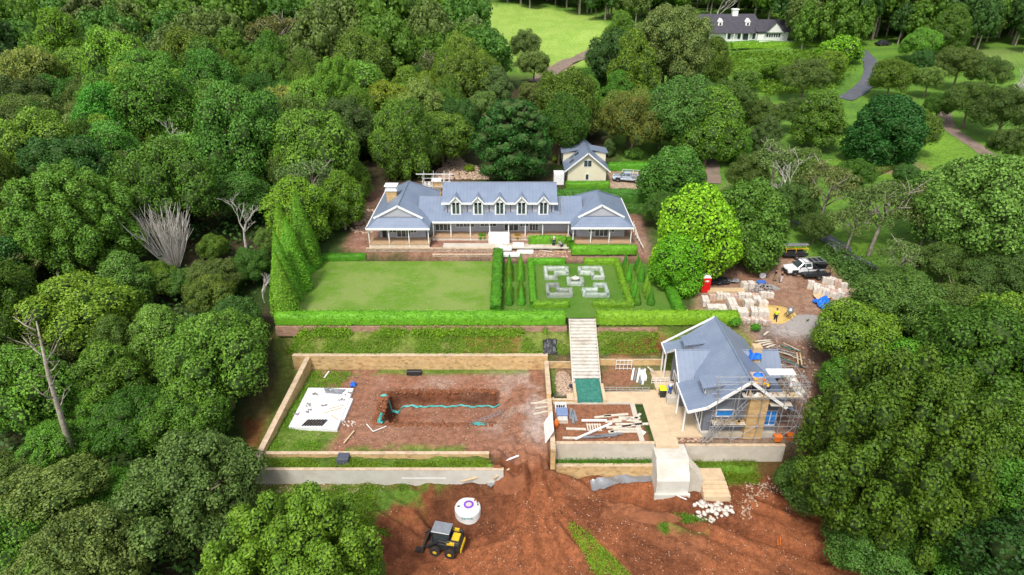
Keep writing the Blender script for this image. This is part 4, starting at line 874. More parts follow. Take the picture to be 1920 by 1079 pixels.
hedge([(2.4, 84.3), (7.7, 84.3)], .9, 1.1, 'hedge below the deck right of the white sheeted steps', z=1.5)
hedge([(9.4, 107.6), (17, 107.6)], 1.2, 1.1, 'clipped hedge under the cream gable wall', z=1.9)
hedge([(17.4, 117.5), (26, 117.5)], 1.4, 1.3, 'hedge behind the silver ute', z=2.1, dens=30, s=.2)
hedge([(7.5, 101.5), (27, 101.5)], 2.2, 1.8, 'wide loose hedge between cottage and long house', mt='fresh', z=1.7, dens=30, s=.22)
hedge([(17, 96.5), (27, 96.5)], 1.6, 1.2, 'hedge right of the long house roof', mt='fresh', z=1.6, dens=30, s=.22)
hedge([W([(1700, 300)])[0][:2], W([(1590, 348)])[0][:2]], 2.2, 1.0, 'low brown green hedge beyond the poplar like tree', mt='olive', z=gz1(*W([(1640, 325)])[0][:2]), dens=25, s=.25)
hedge([W([(1370, 96)])[0][:2], W([(1590, 90)])[0][:2]], 2.6, 1.6, 'long trimmed hedge below the distant white house', mt='bright', z=gz1(*W([(1480, 93)])[0][:2])-.2, dens=12, s=.4)
# silver knot garden
kx, ky = 8.3, 74.7
for sx_, sy_, lb in ((-1, 1, 'rear left'), (1, 1, 'rear right'), (-1, -1, 'front left'), (1, -1, 'front right')):
    X0, X1, Y0, Y1 = kx+sx_*3.75, kx+sx_*.85, ky+sy_*3.8, ky+sy_*1.1; xi, yi = kx+sx_*2.45, ky+sy_*2.5
    o = hedge([(X1, Y0), (X0, Y0), (X0, Y1), (xi, Y1), (xi, yi), (X1, yi)], .40, .6, 'silver L shaped knot hedge at the %s of the formal garden' % lb, mt='silver', dens=110, s=.1, closed=True)
hedge([(kx-.85, ky-.65), (kx+.85, ky-.65), (kx+.85, ky+.65), (kx-.85, ky+.65)], .42, .55, 'silver square hedge round the fountain in the knot garden', mt='silver', dens=110, s=.1, closed=True)
t_ = thing('fountain', 'small white fountain basin in the centre of the knot garden', 'fountain', (kx, ky, 0)); MB().lathe((kx, ky, .03), [(.35, 0), (.3, .1), (.14, .2), (.14, .5), (.48, .7), (.5, .78), (.42, .76)], 16).build('basin', M['concw'], t_)
MB().lathe((kx, ky, .75), [(.40, 0), (.40, .03)], 16).build('water', M['glass'], t_); MB().lathe((kx, ky, .77), [(.12, 0), (.05, .25), (.09, .3), (.02, .42)], 10).build('finial', M['concw'], t_)
# topiary cones
def cone_mesh(seed, n, s, prof, mt):
    r = np.random.RandomState(seed); f = r.rand(n)**.8; ph = r.uniform(0, 6.283, n); R_ = np.interp(f, *prof)*(1+.05*np.sin(ph*5+f*9)+.06*r.normal(0, 1, n))
    C = np.stack([R_*np.cos(ph), R_*np.sin(ph), f], 1); Nn = np.stack([np.cos(ph), np.sin(ph), np.full(n, .7)], 1); V, F = leaves(C, Nn, s, r, .4, .35)
    b = MB(); b.lathe((0, 0, 0), [(float(np.interp(q, *prof))*.93, q) for q in np.linspace(0, .97, 9)], 12)
    F4 = [list(q) for q in b.f if len(q) == 4]; Vc = np.array(b.v); return npmesh('crown', np.concatenate([V, Vc]), np.concatenate([F, np.array(F4)+len(V)]), mt)
CM = cone_mesh(2, 2600, .045, ([0, .12, .5, 1], [.17, .2, .12, .005]), LEAF['hedge']); TM = T(1, h=.3, r=.02, limbs=0)
rows = [(-.35, 'leftmost'), (1.15, 'second from left'), (15.4, 'second from right'), (17.1, 'rightmost')]
for X_, lb in rows:
    for j, Y_ in enumerate((69.0, 70.6, 72.2, 75.4, 77.0, 78.6)):
        t_ = thing('topiary_cone', 'lime topiary cone, %s from the front of the %s row' % (('first', 'second', 'third', 'fourth', 'fifth', 'sixth')[j], lb), 'topiary', (X_, Y_, .02), j*1.3, 'topiary cones beside the knot garden'); t_.scale = (2.5, 2.5, 2.45+.12*math.sin(j*5+X_))
        link('crown', CM, t_); link('trunk', TM, t_)
CC = [cone_mesh(i, 9000, .028, ([0, .1, .35, .75, 1], [.13, .16, .135, .06, .002]), LEAF['conifer']) for i in (5, 6)]
for j, (X_, Y_, h_, lb) in enumerate(((-27.0, 66.4, 8.6, 'nearest'), (-28.0, 69.9, 9.8, 'second nearest'), (-27.6, 72.9, 10.2, 'third nearest'), (-29.3, 75.6, 11.6, 'fourth nearest'), (-28.3, 79.6, 11.0, 'farthest'))):
    t_ = thing('conifer', 'tall lime conifer, %s of the row beside the lawn' % lb, 'conifer', (X_, Y_, gz1(X_, Y_)-.2), j*1.1, 'lime conifers in a row beside the lawn'); t_.scale = (h_*1.12, h_*1.12, h_)
    link('crown', CC[j % 2], t_); link('trunk', TM, t_)
for px, py, r_, k, lb, ti in ((905, 445, 9, 'shrub', 'green bush left of the white sheeted steps', (1.3, 1.6, 1)), (970, 446, 8, 'shrub', 'rusty mixed shrub right of the white sheeted steps', (3, 1.1, 1)), (880, 318, 10, 'shrub', 'yellow green shrub beside the stone heap', (1.8, 1.6, 1)), (965, 322, 14, 'shrub', 'low green shrubs right of the white box', (1.5, 1.6, 1)),
        (1575, 98, 38, 'shrub', 'wide flat lime shrub beside the curved driveway', (1.6, 1.7, .8)), (1190, 290, 16, 'shrub', 'grey shrub behind the silver ute', (1.6, 1.5, 2)), (1045, 300, 10, 'shrub', 'little shrub left of the cream cottage', (1.5, 1.3, 1)), (1310, 330, 14, 'shrub', 'shrub on the left side of the red path', (1, 1.2, 1)),
        (1375, 612, 13, 'shrub', 'bushy end of the long right hedge behind the grey roof', (1, 1.6, 1)), (1415, 618, 10, 'shrub', 'small shrub between paver stacks and grey roof', (1, 1.5, 1)), (1550, 100, 20, 'shrub', 'green shrub below the white house', (1.3, 1.4, 1)), (1590, 65, 22, 'shrub', 'yellow green shrub behind the driveway bend', (2.2, 1.7, 1)), (1625, 290, 18, 'shrub', 'dark shrub below the dense round tree', (.8, .9, .8))):
    pt(k, px, py, r_, lb, ti, cat='shrub', name='shrub')
# ------------------------------------------------------------------ walls and terraces
def wall(name, segs, label, mt, cap=None, group=None, capname='coping'):
    """segs: list of boxes (x0,y0,z0,x1,y1,z1)"""
    xs_ = [q[0] for q in segs]+[q[3] for q in segs]; ys_ = [q[1] for q in segs]+[q[4] for q in segs]
    t = thing(name, label, 'wall', ((min(xs_)+max(xs_))/2, (min(ys_)+max(ys_))/2, min(q[2] for q in segs)), 0, group); b = MB(); c = MB()
    for q in segs:
        b.box(*q)
        if cap: c.box(q[0]-.03, q[1]-.03, q[5]+.001, q[3]+.03, q[4]+.03, q[5]+cap)
    b.build('wall', mt, t)
    if cap: c.build(capname, M['cap'], t, bevel=.03)
    return t
wall('stone_wall', [(-25.2, 61.25, -4.8, 4.1, 61.75, -2.45)], 'long golden sandstone retaining wall at the back of the pool court', M['gold'], .06)
# sloping left wall of the court
t = thing('stone_wall', 'golden stone wall down the left side of the pool court', 'wall', (-24.1, 53, -5)); b = MB(); c = MB()
for i in range(16):
    y0 = 45.9+i*.96; y1 = y0+.96; x0 = -24.35+(y0-45.9)*.045; z = -3.75+(y0-45.9)*.075
    b.hexa([(x0, y0, -6.3), (x0+.5, y0, -6.3), (x0+.54, y1, -6.3), (x0+.04, y1, -6.3)], [(x0, y0, z), (x0+.5, y0, z), (x0+.54, y1, z+.07), (x0+.04, y1, z+.07)])
    c.hexa([(x0-.03, y0, z+.002), (x0+.53, y0, z+.002), (x0+.57, y1, z+.072), (x0+.01, y1, z+.072)], [(x0-.03, y0, z+.07), (x0+.53, y0, z+.07), (x0+.57, y1, z+.14), (x0+.01, y1, z+.14)])
b.build('wall', M['gold'], t); c.build('coping', M['cap'], t)
wall('stone_wall', [(3.75, 47.2, -6.3, 4.2, 55.1, -3.75), (3.72, 55.1, -4.8, 4.17, 61.2, -3.1)], 'narrow stone wall between pool court and timber court', M['gold'], .06)
wall('stone_wall', [(-23.7, 46.75, -5, -2.2, 47.1, -3.95)], 'low inner stone wall behind the grass strip of the pool court', M['gold'], .07)
wall('concrete_wall', [(-24.4, 45.25, -7.2, -.8, 45.55, -4.55)], 'long pale concrete wall at the front of the pool court', M['concw'], .07)
wall('stone_wall', [(4.2, 61.3, -4.8, 7.0, 61.65, -3.3)], 'short golden wall left of the garden steps', M['gold'], .05)
wall('stone_wall', [(10.1, 61.35, -4.8, 17.6, 61.75, -3.0)], 'golden stone wall right of the garden steps', M['gold'], .06)
wall('concrete_wall', [(4.25, 48.45, -7.2, 14.0, 48.78, -4.15)], 'pale concrete wall in front of the timber court', M['conc'], .04)
wall('concrete_wall', [(17.1, 48.45, -7.2, 26.9, 48.78, -4.45)], 'long pale concrete wall under the scaffolded house', M['conc'], .04)
wall('stone_wall', [(3.9, 47.75, -8.6, 14.0, 48.15, -6.42)], 'low golden stone wall below the timber court', M['gold'], .05)
wall('brick_wall', [(-27.6, 63.9, -1.4, 6.4, 64.18, -.12)], 'weathered old brick wall under the long hedge', M['brick'])
wall('stone_wall', [(10.0, 63.9, -1.4, 17, 64.15, -.35)], 'low earthy wall under the right hedge', M['brick'])
wall('stone_wall', [(-20.6, 82.45, .3, -2.6, 82.8, 1.5)], 'upper dry stone wall before the long house', M['ledge'], .05)
wall('stone_wall', [(-11.2, 81.9, -.3, -2.8, 82.2, .8)], 'lower dry stone wall at the top of the lawn', M['ledge'], .05)
wall('stone_wall', [(3.9, 55.1, -4.9, 6.9, 55.35, -3.95)], 'low rough wall at the end of the rubble bed', M['gold'], .05)
tag(MB().slab([(-18.9, 81.9, .1), (-12.2, 81.9, .1), (-11.6, 82.4, .75), (-18.2, 82.4, .75)], .1).build('paving_slab', M['pave']), 'pale sandstone ramp slab at the head of the lawn', 'slab')
tag(MB().prism([(-9.8, 82.85), (8.0, 82.6), (8.0, 84.0), (-9.8, 84.3)], 1.4, 1.56).build('terrace', M['conc']), 'pale paved terrace in front of the long house', 'terrace')
# paths
def sheet(name, pts, z, mt, t=.12, label=None, cat=None, kind='structure'):
    o = MB().slab([(p[0], p[1], z) for p in pts], t).build(name, mt); return tag(o, label, cat, None, kind if not label else None)
pa = [P(x, y, -4.2) for x, y in ((1062, 737), (1228, 731), (1243, 742), (1273, 836), (1230, 836), (1205, 757), (1064, 757))]
sheet('paved_path', pa, -4.2, M['pave'], .3)
tag(MB().box(12.6, 48.9, -4.4, 13.1, 54.8, -4.18).build('kerb', M['conc']), 'pale concrete kerb along the right of the timber court', 'kerb')
tag(MB().box(4.4, 54.8, -4.4, 12.6, 55.05, -4.18).build('kerb', M['conc']), 'pale stone kerb at the back of the timber court', 'kerb')
# garden steps
t = thing('garden_steps', 'long flight of pale stone steps down the grass bank', 'steps', (8.3, 61, ZP)); b = MB(); n = 24
for i in range(20):
    y = 65.6-i*.385; z = -.02-i*.21
    if z < ZP+.1: break
    b.box(6.9, y-.35, z-.5, 9.75, y+.02, z-.07).box(6.86, y-.40, z-.068, 9.79, y-.02, z)
b.build('steps', M['stepw'], t)
b = MB()
for x0 in (6.72, 9.80):
    b.hexa([(x0, 57.9, -4.8), (x0+.14, 57.9, -4.8), (x0+.14, 65.6, -.6), (x0, 65.6, -.6)], [(x0, 57.9, -4.1), (x0+.14, 57.9, -4.1), (x0+.14, 65.6, .02), (x0, 65.6, .02)])
b.build('side_wall', M['conc'], t)
t = thing('retaining_wall', 'pair of pale walls either side of the green mesh', 'wall', (8.4, 56, ZP)); b = MB().box(6.7, 54.9, -4.6, 7.0, 57.85, -3.75).box(9.75, 54.9, -4.6, 10.1, 57.85, -3.75); b.build('wall', M['pave'], t)
def cloth(name, poly, zf, label, mt, cat, n=26, amp=.12, seed=1, thick=True):
    """crumpled sheet over a quad poly (4 xy corners)"""
    r = np.random.RandomState(seed); V = []; a, b_, c_, d_ = [np.array(q[:2], float) for q in poly]
    for i in range(n+1):
        for j in range(n+1):
            u, v = i/n, j/n; q = (a*(1-u)+b_*u)*(1-v)+(d_*(1-u)+c_*u)*v; q = q+.18*(fbm(np.array([u*7+seed]), np.array([v*7]))[0]-.5); V.append((q[0], q[1], zf(q[0], q[1], u, v)+amp*abs(fbm(np.array([u*9+seed*3.]), np.array([v*9.]), 4)[0]-.45)*4))
    F = [(i*(n+1)+j, i*(n+1)+j+1, (i+1)*(n+1)+j+1, (i+1)*(n+1)+j) for i in range(n) for j in range(n)]
    o = link(name, npmesh(name, V, F, mt, True)); sd = o.modifiers.new('thick', 'SOLIDIFY'); sd.thickness = .02; return tag(o, label, cat)
cloth('shade_cloth', [(7.0, 54.95), (9.75, 54.95), (9.72, 58.4), (7.02, 58.4)], lambda x, y, u, v: -4.2+.75*max(0, v-.15), 'dark green mesh sheet laid below the garden steps', M['green'], 'sheet', amp=.1, seed=3)
# concrete landing and stairs at the front
t = thing('concrete_stairs', 'pale concrete landing block with steps turning down to the soil', 'stairs', (15.5, 46.5, -8.2)); b = MB()
b.box(13.9, 46.9, -8.8, 17.05, 48.9, -4.55); b.hexa([(13.9, 45.6, -8.8), (17.05, 45.6, -8.8), (17.05, 46.9, -8.8), (13.9, 46.9, -8.8)], [(13.9, 45.6, -6.3), (17.05, 45.6, -6.3), (17.05, 46.9, -4.6), (13.9, 46.9, -4.6)])
b.box(13.75, 45.3, -8.9, 17.2, 45.6, -7.75)
b.build('landing', M['concw'], t, bevel=.03); b = MB()
for i in range(7): b.box(17.05+i*.2, 46.0, -8.8, 17.25+i*.2, 47.7, -4.95-i*.25)
b.build('steps', M['conc'], t, bevel=.02); b = MB()
b.box(18.45, 46.4, -8.9, 20.7, 47.9, -6.75)
for i in range(4): b.box(18.4, 46.0-i*.36, -9.2, 20.8+i*.06, 46.4-i*.36, -6.95-i*.22)
b.build('lower_steps', M['pave'], t, bevel=.02)
# ------------------------------------------------------------------ windows, roofs
def window(par, x0, x1, z0, z1, y, nx=2, nz=1, fr='white', gl='glass', dpt=.06, name='window', fw=.07, axis_='y', sg=-1):
    """framed window proud of a wall facing -y (axis_='y') or +-x (axis_='x': x0,x1 are then y range and y the x plane)"""
    b = MB(); g = MB()
    def bx(mb, a0, a1, c0, c1, d0, d1):
        if axis_ == 'y': mb.box(a0, y+sg*d0, c0, a1, y+sg*d1, c1)
        else: mb.box(y+sg*d0, a0, c0, y+sg*d1, a1, c1)
    bx(b, x0-fw, x1+fw, z0-fw, z0, -.02, dpt); bx(b, x0-fw, x1+fw, z1, z1+fw, -.02, dpt); bx(b, x0-fw, x0, z0, z1, -.02, dpt); bx(b, x1, x1+fw, z0, z1, -.02, dpt)
    for i in range(1, nx): xm = x0+(x1-x0)*i/nx; bx(b, xm-fw*.45, xm+fw*.45, z0, z1, -.02, dpt-.01)
    for i in range(1, nz): zm = z0+(z1-z0)*i/nz; bx(b, x0, x1, zm-.02, zm+.02, -.02, dpt-.02)
    f = b.build(name, M[fr], par); bx(g, x0, x1, z0, z1, .0, .02); g.build('pane', M[gl], f); return f
def pairw(par, x0, x1, z0, z1, y): window(par, x0, x1, z0, z1, y, 2)
def barge(b, p, q, t=.16, h=.26): b.bar(p, q, t, h)
# main house ------------------------------------------------------
t = thing('long_house', 'long grey weatherboard house with blue grey roof, dormers and hipped end wings', 'house', (-1.5, 87, 1.5)); HZ = 1.5; FZ = 2.15
b = MB(); b.box(-19.0, 85.0, HZ, -12.4, 95, 4.75); b.box(-12.4, 87.2, HZ, 9.3, 92.3, 4.75); b.box(9.3, 85.3, HZ, 16.2, 92.3, 4.75); b.build('wall', M['board'], t)
b = MB(); b.box(-9.6, 86.85, 4.9, 6.1, 92.4, 7.0); up = b.build('upper_wall', M['board'], t)
b = MB(); E_ = 4.5
# left wing
b.slab([(-20.3, 82.6, E_), (-11.5, 82.6, E_), (-13.1, 84.15, 5.55), (-18.9, 84.15, 5.55)])
b.slab([(-20.3, 98.2, E_), (-20.3, 82.6, E_), (-18.9, 84.15, 5.55), (-15.95, 84.15, 7.1), (-15.95, 95.4, 7.1)])
b.slab([(-11.5, 82.6, E_), (-11.5, 98.2, E_), (-15.95, 95.4, 7.1), (-15.95, 84.15, 7.1), (-13.1, 84.15, 5.55)])
b.slab([(-11.5, 98.2, E_), (-20.3, 98.2, E_), (-15.95, 95.4, 7.1)])
b.build('wing_roof', M['roofy'], t); b = MB()
b.slab([(8.3, 82.9, E_), (17.0, 82.9, E_), (15.3, 84.5, 5.55), (9.9, 84.5, 5.55)])
b.slab([(8.3, 95, E_), (8.3, 82.9, E_), (9.9, 84.5, 5.55), (12.6, 84.5, 7.05), (12.6, 91.2, 7.05)])
b.slab([(17.0, 82.9, E_), (17.0, 95, E_), (12.6, 91.2, 7.05), (12.6, 84.5, 7.05), (15.3, 84.5, 5.55)])
b.slab([(17.0, 95, E_), (8.3, 95, E_), (12.6, 91.2, 7.05)])
b.build('wing_roof', M['roofy'], t)
b = MB(); b.slab([(-13.6, 85.1, E_+.01), (10.2, 85.1, E_+.01), (10.2, 89.7, 6.72), (-13.6, 89.7, 6.72)]); b.slab([(10.2, 94.4, E_), (-13.6, 94.4, E_), (-13.6, 89.7, 6.72), (10.2, 89.7, 6.72)]); b.build('lower_roof', M['roof'], t)
b = MB(); b.slab([(-10.05, 86.4, 6.85), (6.5, 86.4, 6.85), (6.5, 89.8, 8.75), (-10.05, 89.8, 8.75)]); b.slab([(6.5, 93.2, 6.85), (-10.05, 93.2, 6.85), (-10.05, 89.8, 8.75), (6.5, 89.8, 8.75)])
ur = b.build('upper_roof', M['roof'], t)
b = MB()
for x_ in (-9.55, 6.0): b.ext([(x_, 86.9, 6.8), (x_, 92.4, 6.8), (x_, 89.8, 8.6)], (.08, 0, 0))
b.build('gable_end', M['board'], t)
for x_, yy_ in ((-16, 84.2), (12.6, 84.55)):
    hw = 2.95 if x_ < 0 else 2.75; b = MB(); b.ext([(x_-hw, yy_, 5.6), (x_+hw, yy_, 5.6), (x_, yy_, 7.05)], (0, .1, 0)); gb = b.build('gablet', M['board'], t)
    b = MB(); barge(b, (x_-hw-.5, yy_-.12, 5.42), (x_+.02, yy_-.12, 7.2)); barge(b, (x_+hw+.5, yy_-.12, 5.42), (x_-.02, yy_-.12, 7.2)); b.build('barge_board', M['white'], gb)
b = MB(); b.tube([(-15.95, 84.1, 7.15), (-15.95, 95.4, 7.15), (-20.2, 98.2, 4.55)], .09, 5); b.tube([(12.6, 84.5, 7.1), (12.6, 91.2, 7.1), (17, 95, 4.55)], .09, 5); b.tube([(-10.05, 89.8, 8.8), (6.5, 89.8, 8.8)], .08, 5)
for p_, q_ in (((-20.3, 82.6, 4.55), (-18.9, 84.15, 5.6)), ((-11.5, 82.6, 4.55), (-13.1, 84.15, 5.6)), ((8.3, 82.9, 4.55), (9.9, 84.5, 5.6)), ((17, 82.9, 4.55), (15.3, 84.5, 5.6)), ((-15.95, 95.4, 7.15), (-11.5, 98.2, 4.55)), ((12.6, 91.2, 7.1), (8.3, 95, 4.55))): b.tube([p_, q_], .07, 5)
b.build('ridge_capping', M['roof'], t)
b = MB()
for q in ((-20.35, 82.48, -11.45, 82.62), (8.25, 82.78, 17.05, 82.92), (-11.4, 84.98, 8.3, 85.12)): b.box(q[0], q[1], E_-.22, q[2], q[3], E_+.03)
b.box(-20.42, 82.6, E_-.2, -20.28, 98.2, E_+.03); b.box(16.98, 82.9, E_-.2, 17.1, 95, E_+.03); b.box(-10.1, 86.28, 6.62, 6.55, 86.42, 6.88)
b.build('gutter', M['white'], t)
b = MB(); b.box(-20.2, 82.8, 1.95, -11.6, 85.0, FZ); b.box(-11.6, 85.2, 1.95, 8.4, 87.2, FZ); b.box(8.4, 83.1, 1.95, 16.9, 85.3, FZ); b.build('veranda_deck', M['deck'], t)
b = MB(); b.box(-20.1, 82.9, HZ-.6, -11.7, 83.0, 1.94); b.box(-11.6, 85.3, HZ-.1, 8.4, 85.4, 1.94); b.box(8.5, 83.2, HZ-.6, 16.8, 83.3, 1.94); b.build('skirting', M['pale'], t)
for x_, y_ in ([(q, 82.95) for q in (-20.1, -17.3, -14.5, -11.75)]+[(q, 85.35) for q in (-11.3, -8.8, -6.0, -3.2, -.5, 1.9, 4.4, 8.1)]+[(q, 83.2) for q in (8.6, 11.1, 13.7, 16.75)]):
    MB().box(x_-.06, y_-.06, HZ, x_+.06, y_+.06, E_-.2).build('post', M['white'], t)
for i in range(5):
    x_ = (-8.03, -4.87, -1.75, 1.38, 4.5)[i]; yf = 86.3; dm = MB(); dm.box(x_-.72, yf, 5.05, x_+.72, 87, 7.0); dm.ext([(x_-.72, yf, 7.0), (x_+.72, yf, 7.0), (x_, yf, 7.72)], (0, 1.6, 0)); d_ = dm.build('dormer', M['white'], t)
    r_ = MB(); r_.slab([(x_-.98, yf-.25, 6.86), (x_, yf-.25, 7.92), (x_, yf+2.1, 7.92), (x_-.98, yf+1.0, 6.98)], .08); r_.slab([(x_, yf-.25, 7.92), (x_+.98, yf-.25, 6.86), (x_+.98, yf+1.0, 6.98), (x_, yf+2.1, 7.92)], .08); r_.build('dormer_roof', M['roof'], d_)
    bb = MB(); barge(bb, (x_-1.02, yf-.3, 6.78), (x_+.02, yf-.3, 7.9), .08, .18); barge(bb, (x_+1.02, yf-.3, 6.78), (x_-.02, yf-.3, 7.9), .08, .18); bb.build('barge_board', M['white'], d_)
    window(d_, x_-.5, x_-.06, 5.25, 6.95, yf, 1, name='window'); window(d_, x_+.06, x_+.5, 5.25, 6.95, yf, 1, name='window')
b = MB()
for x_ in (-9.3, -6.45, -3.3, -.2, 2.9, 5.7): b.box(x_-.04, 86.75, 5.0, x_+.04, 86.84, 6.8)
b.build('downpipe', M['dark'], t)
for q in ((-17.6, -16.6, 2.9, 4.1, 85.0, 2), (-16.5, -14.6, 2.25, 4.2, 85.0, 3), (-14.5, -13.7, 2.9, 4.1, 85.0, 2), (-11.2, -8.9, 2.35, 4.2, 87.2, 4), (-8.2, -5.5, 2.9, 4.1, 87.2, 5), (-4.6, -2.3, 3.0, 4.1, 87.2, 4), (-1.1, .9, 2.3, 4.2, 87.2, 3), (1.2, 2.4, 3.0, 4.1, 87.2, 3), (2.6, 3.8, 2.3, 4.2, 87.2, 3), (4.6, 6.3, 3.6, 4.1, 87.2, 2), (11.0, 11.9, 2.9, 4.1, 85.3, 2), (12.0, 13.8, 2.25, 4.2, 85.3, 3), (13.9, 14.7, 2.9, 4.1, 85.3, 2)):
    window(t, *q[:5], nx=q[5], nz=2 if q[3]-q[2] > 1.5 else 1)
b = MB(); b.box(-18.6, 84.9, 2.2, -18.0, 84.99, 4.1); b.build('doorway', M['dark'], t)
ch = MB().box(-18.6, 90.2, 4.0, -17.1, 91.4, 7.3).build('chimney', M['gold'], t); MB().box(-18.75, 90.05, 7.3, -16.95, 91.55, 7.5).box(-18.6, 90.2, 7.5, -17.1, 91.4, 8.0).box(-18.8, 90.0, 8.0, -16.9, 91.6, 8.12).build('chimney_cap', M['white'], ch)
tag(MB().box(-3.35, 84.15, 1.2, -.35, 85.2, 2.95).build('white_sheeting', M['white'], bevel=.05), 'white sheeted box over the entrance steps of the long house', 'sheeting')
tag(MB().box(-1.9, 100.2, 1.7, -.75, 101.2, 4.9).build('white_box', M['white'], bevel=.04), 'white boarded chimney stub behind the long roof ridge', 'chimney')
def ladder(p, q, w_=.45, n=14, label='', mt='steel', name='ladder', ax=(1, 0, 0)):
    b = MB(); p, q, a = Vector(p), Vector(q), Vector(ax)*w_/2
    for s_ in (-1, 1): b.bar(p+a*s_, q+a*s_, .06, .06)
    for i in range(1, n): c = p.lerp(q, i/n); b.bar(c-a, c+a, .035, .035)
    return tag(b.build(name, M[mt]), label, 'ladder')
ladder((6.95, 86.2, 5.15), (6.95, 89.5, 6.75), .5, 12, 'pale ladder lying on the roof right of the dormers')
# cream cottage -----------------------------------------------------
t = thing('cottage', 'cream gabled cottage with grey roof behind the long house', 'house', (13.2, 110, 2.0)); b = MB(); b.box(9.9, 109.9, 1.8, 16.7, 120.4, 4.6); b.build('wall', M['cream'], t)
b = MB(); b.ext([(9.9, 109.9, 4.6), (16.7, 109.9, 4.6), (13.3, 109.9, 7.3)], (0, 10.5, 0)); b.build('gable', M['cream'], t)
b = MB(); b.slab([(9.3, 109.4, 4.25), (13.3, 109.4, 7.5), (13.3, 120.8, 7.5), (9.3, 120.8, 4.25)]); b.slab([(13.3, 109.4, 7.5), (17.3, 109.4, 4.25), (17.3, 120.8, 4.25), (13.3, 120.8, 7.5)]); rf = b.build('roof', M['roofy'], t)
MB().slab([(10.3, 111.4, 5.15), (11.0, 111.4, 5.72), (11.0, 112.4, 5.72), (10.3, 112.4, 5.15)], .02).slab([(11.3, 113.1, 5.98), (12.0, 113.1, 6.55), (12.0, 114.1, 6.55), (11.3, 114.1, 5.98)], .02).slab([(10.5, 113.6, 5.33), (11.1, 113.6, 5.82), (11.1, 114.4, 5.82), (10.5, 114.4, 5.33)], .02).build('skylight', M['glass'], rf)
b = MB(); barge(b, (9.2, 109.35, 4.15), (13.32, 109.35, 7.5), .1, .22); barge(b, (17.4, 109.35, 4.15), (13.28, 109.35, 7.5), .1, .22); b.build('barge_board', M['white'], t)
window(t, 12.7, 14.0, 5.0, 6.1, 109.9, 2); window(t, 13.1, 13.6, 2.6, 3.6, 109.9, 1)
for s_ in (-1, 1):
    xo = 13.3+s_*3.9; d_ = MB().box(min(xo, 13.3+s_*1.5), 115.2, 4.3, max(xo, 13.3+s_*1.5), 118.2, 6.1).build('dormer', M['cream'], t)
    MB().slab([(13.3+s_*4.3, 114.9, 6.05), (13.3+s_*4.3, 118.5, 6.05), (13.3+s_*.6, 118.5, 6.75), (13.3+s_*.6, 114.9, 6.75)], .1).build('dormer_roof', M['roof'], d_)
tag(MB().box(7.4, 108.9, 1.8, 9.2, 111, 4.0).build('lean_to', M['white'], bevel=.04), 'small white lean to shed left of the cottage', 'shed')
# distant white house -----------------------------------------------
hx, hy = 80.5, 250.0; hz = gz1(hx+15, hy)
t = thing('country_house', 'distant white house with dark slate roof and dormers on the hill', 'house', (hx+8, hy, hz)); b = MB()
b.box(hx-12, hy, hz-1, hx+11.5, hy+9, hz+3.0); b.box(hx+9, hy-1, hz-1, hx+20, hy+8, hz+3.4); b.build('wall', M['white'], t)
b = MB(); b.slab([(hx-13, hy-1.2, hz+2.6), (hx+12, hy-1.2, hz+2.6), (hx+8.5, hy+4.5, hz+8.6), (hx-13, hy+4.5, hz+8.6)], .2); b.slab([(hx+12, hy+10, hz+2.6), (hx-13, hy+10, hz+2.6), (hx-13, hy+4.5, hz+8.6), (hx+8.5, hy+4.5, hz+8.6)], .2)
b.slab([(hx+8, hy-1.5, hz+3.2), (hx+21, hy-1.5, hz+3.2), (hx+20.5, hy+3.8, hz+6.8), (hx+8, hy+3.8, hz+6.8)], .2); b.slab([(hx+21, hy+9, hz+3.2), (hx+8, hy+9, hz+3.2), (hx+8, hy+3.8, hz+6.8), (hx+20.5, hy+3.8, hz+6.8)], .2); rf = b.build('roof', M['slate'], t)
b = MB(); b.box(hx+.2, hy+3.8, hz+6.5, hx+2.2, hy+5.4, hz+10.4); b.box(hx-.1, hy+3.6, hz+10.0, hx+2.5, hy+5.6, hz+10.3); b.build('chimney', M['white'], rf)
for x_ in (hx-4.6, hx+5.4):
    d_ = MB().box(x_-.8, hy+1, hz+4.2, x_+.8, hy+4, hz+6.3).ext([(x_-1.0, hy+.9, hz+6.2), (x_+1.0, hy+.9, hz+6.2), (x_, hy+.9, hz+7.4)], (0, 3, 0)).build('dormer', M['white'], t); window(d_, x_-.35, x_+.35, hz+5, hz+5.9, hy+1, 1)
g_ = MB().ext([(hx+11.6, hy-1.7, hz+2.9), (hx+18, hy-1.7, hz+2.9), (hx+14.8, hy-1.7, hz+6.2)], (0, 3, 0)).build('gable', M['white'], t)
b = MB(); b.slab([(hx+11.2, hy-2.1, hz+2.7), (hx+14.8, hy-2.1, hz+6.5), (hx+14.8, hy+2.5, hz+6.5), (hx+11.2, hy+.5, hz+3.4)], .15); b.slab([(hx+14.8, hy-2.1, hz+6.5), (hx+18.4, hy-2.1, hz+2.7), (hx+18.4, hy+.5, hz+3.4), (hx+14.8, hy+2.5, hz+6.5)], .15); b.build('gable_roof', M['slate'], g_)
window(t, hx+12.1, hx+17.2, hz+1.2, hz+2.5, hy-1.02, 6, fw=.18)
for a_, c_ in ((-1.6, -.6), (2, 3), (4.0, 6.0), (7.4, 8.4)): window(t, hx+a_, hx+c_, hz+.1 if a_ > 3 and a_ < 5 else hz+.4, hz+2.3, hy-.02, 1, fw=.2)
b = MB()
for i in range(6): b.box(hx-2.5+i*2.7, hy-1.2, hz-.5, hx-2.25+i*2.7, hy-.95, hz+2.5)
b.build('veranda_posts', M['white'], t)
tag(MB().box(hx+8.5, hy-5, hz-.8, hx+22.5, hy-4.7, hz+.35).build('garden_wall', M['white']), 'low white garden wall before the distant white house', 'wall')
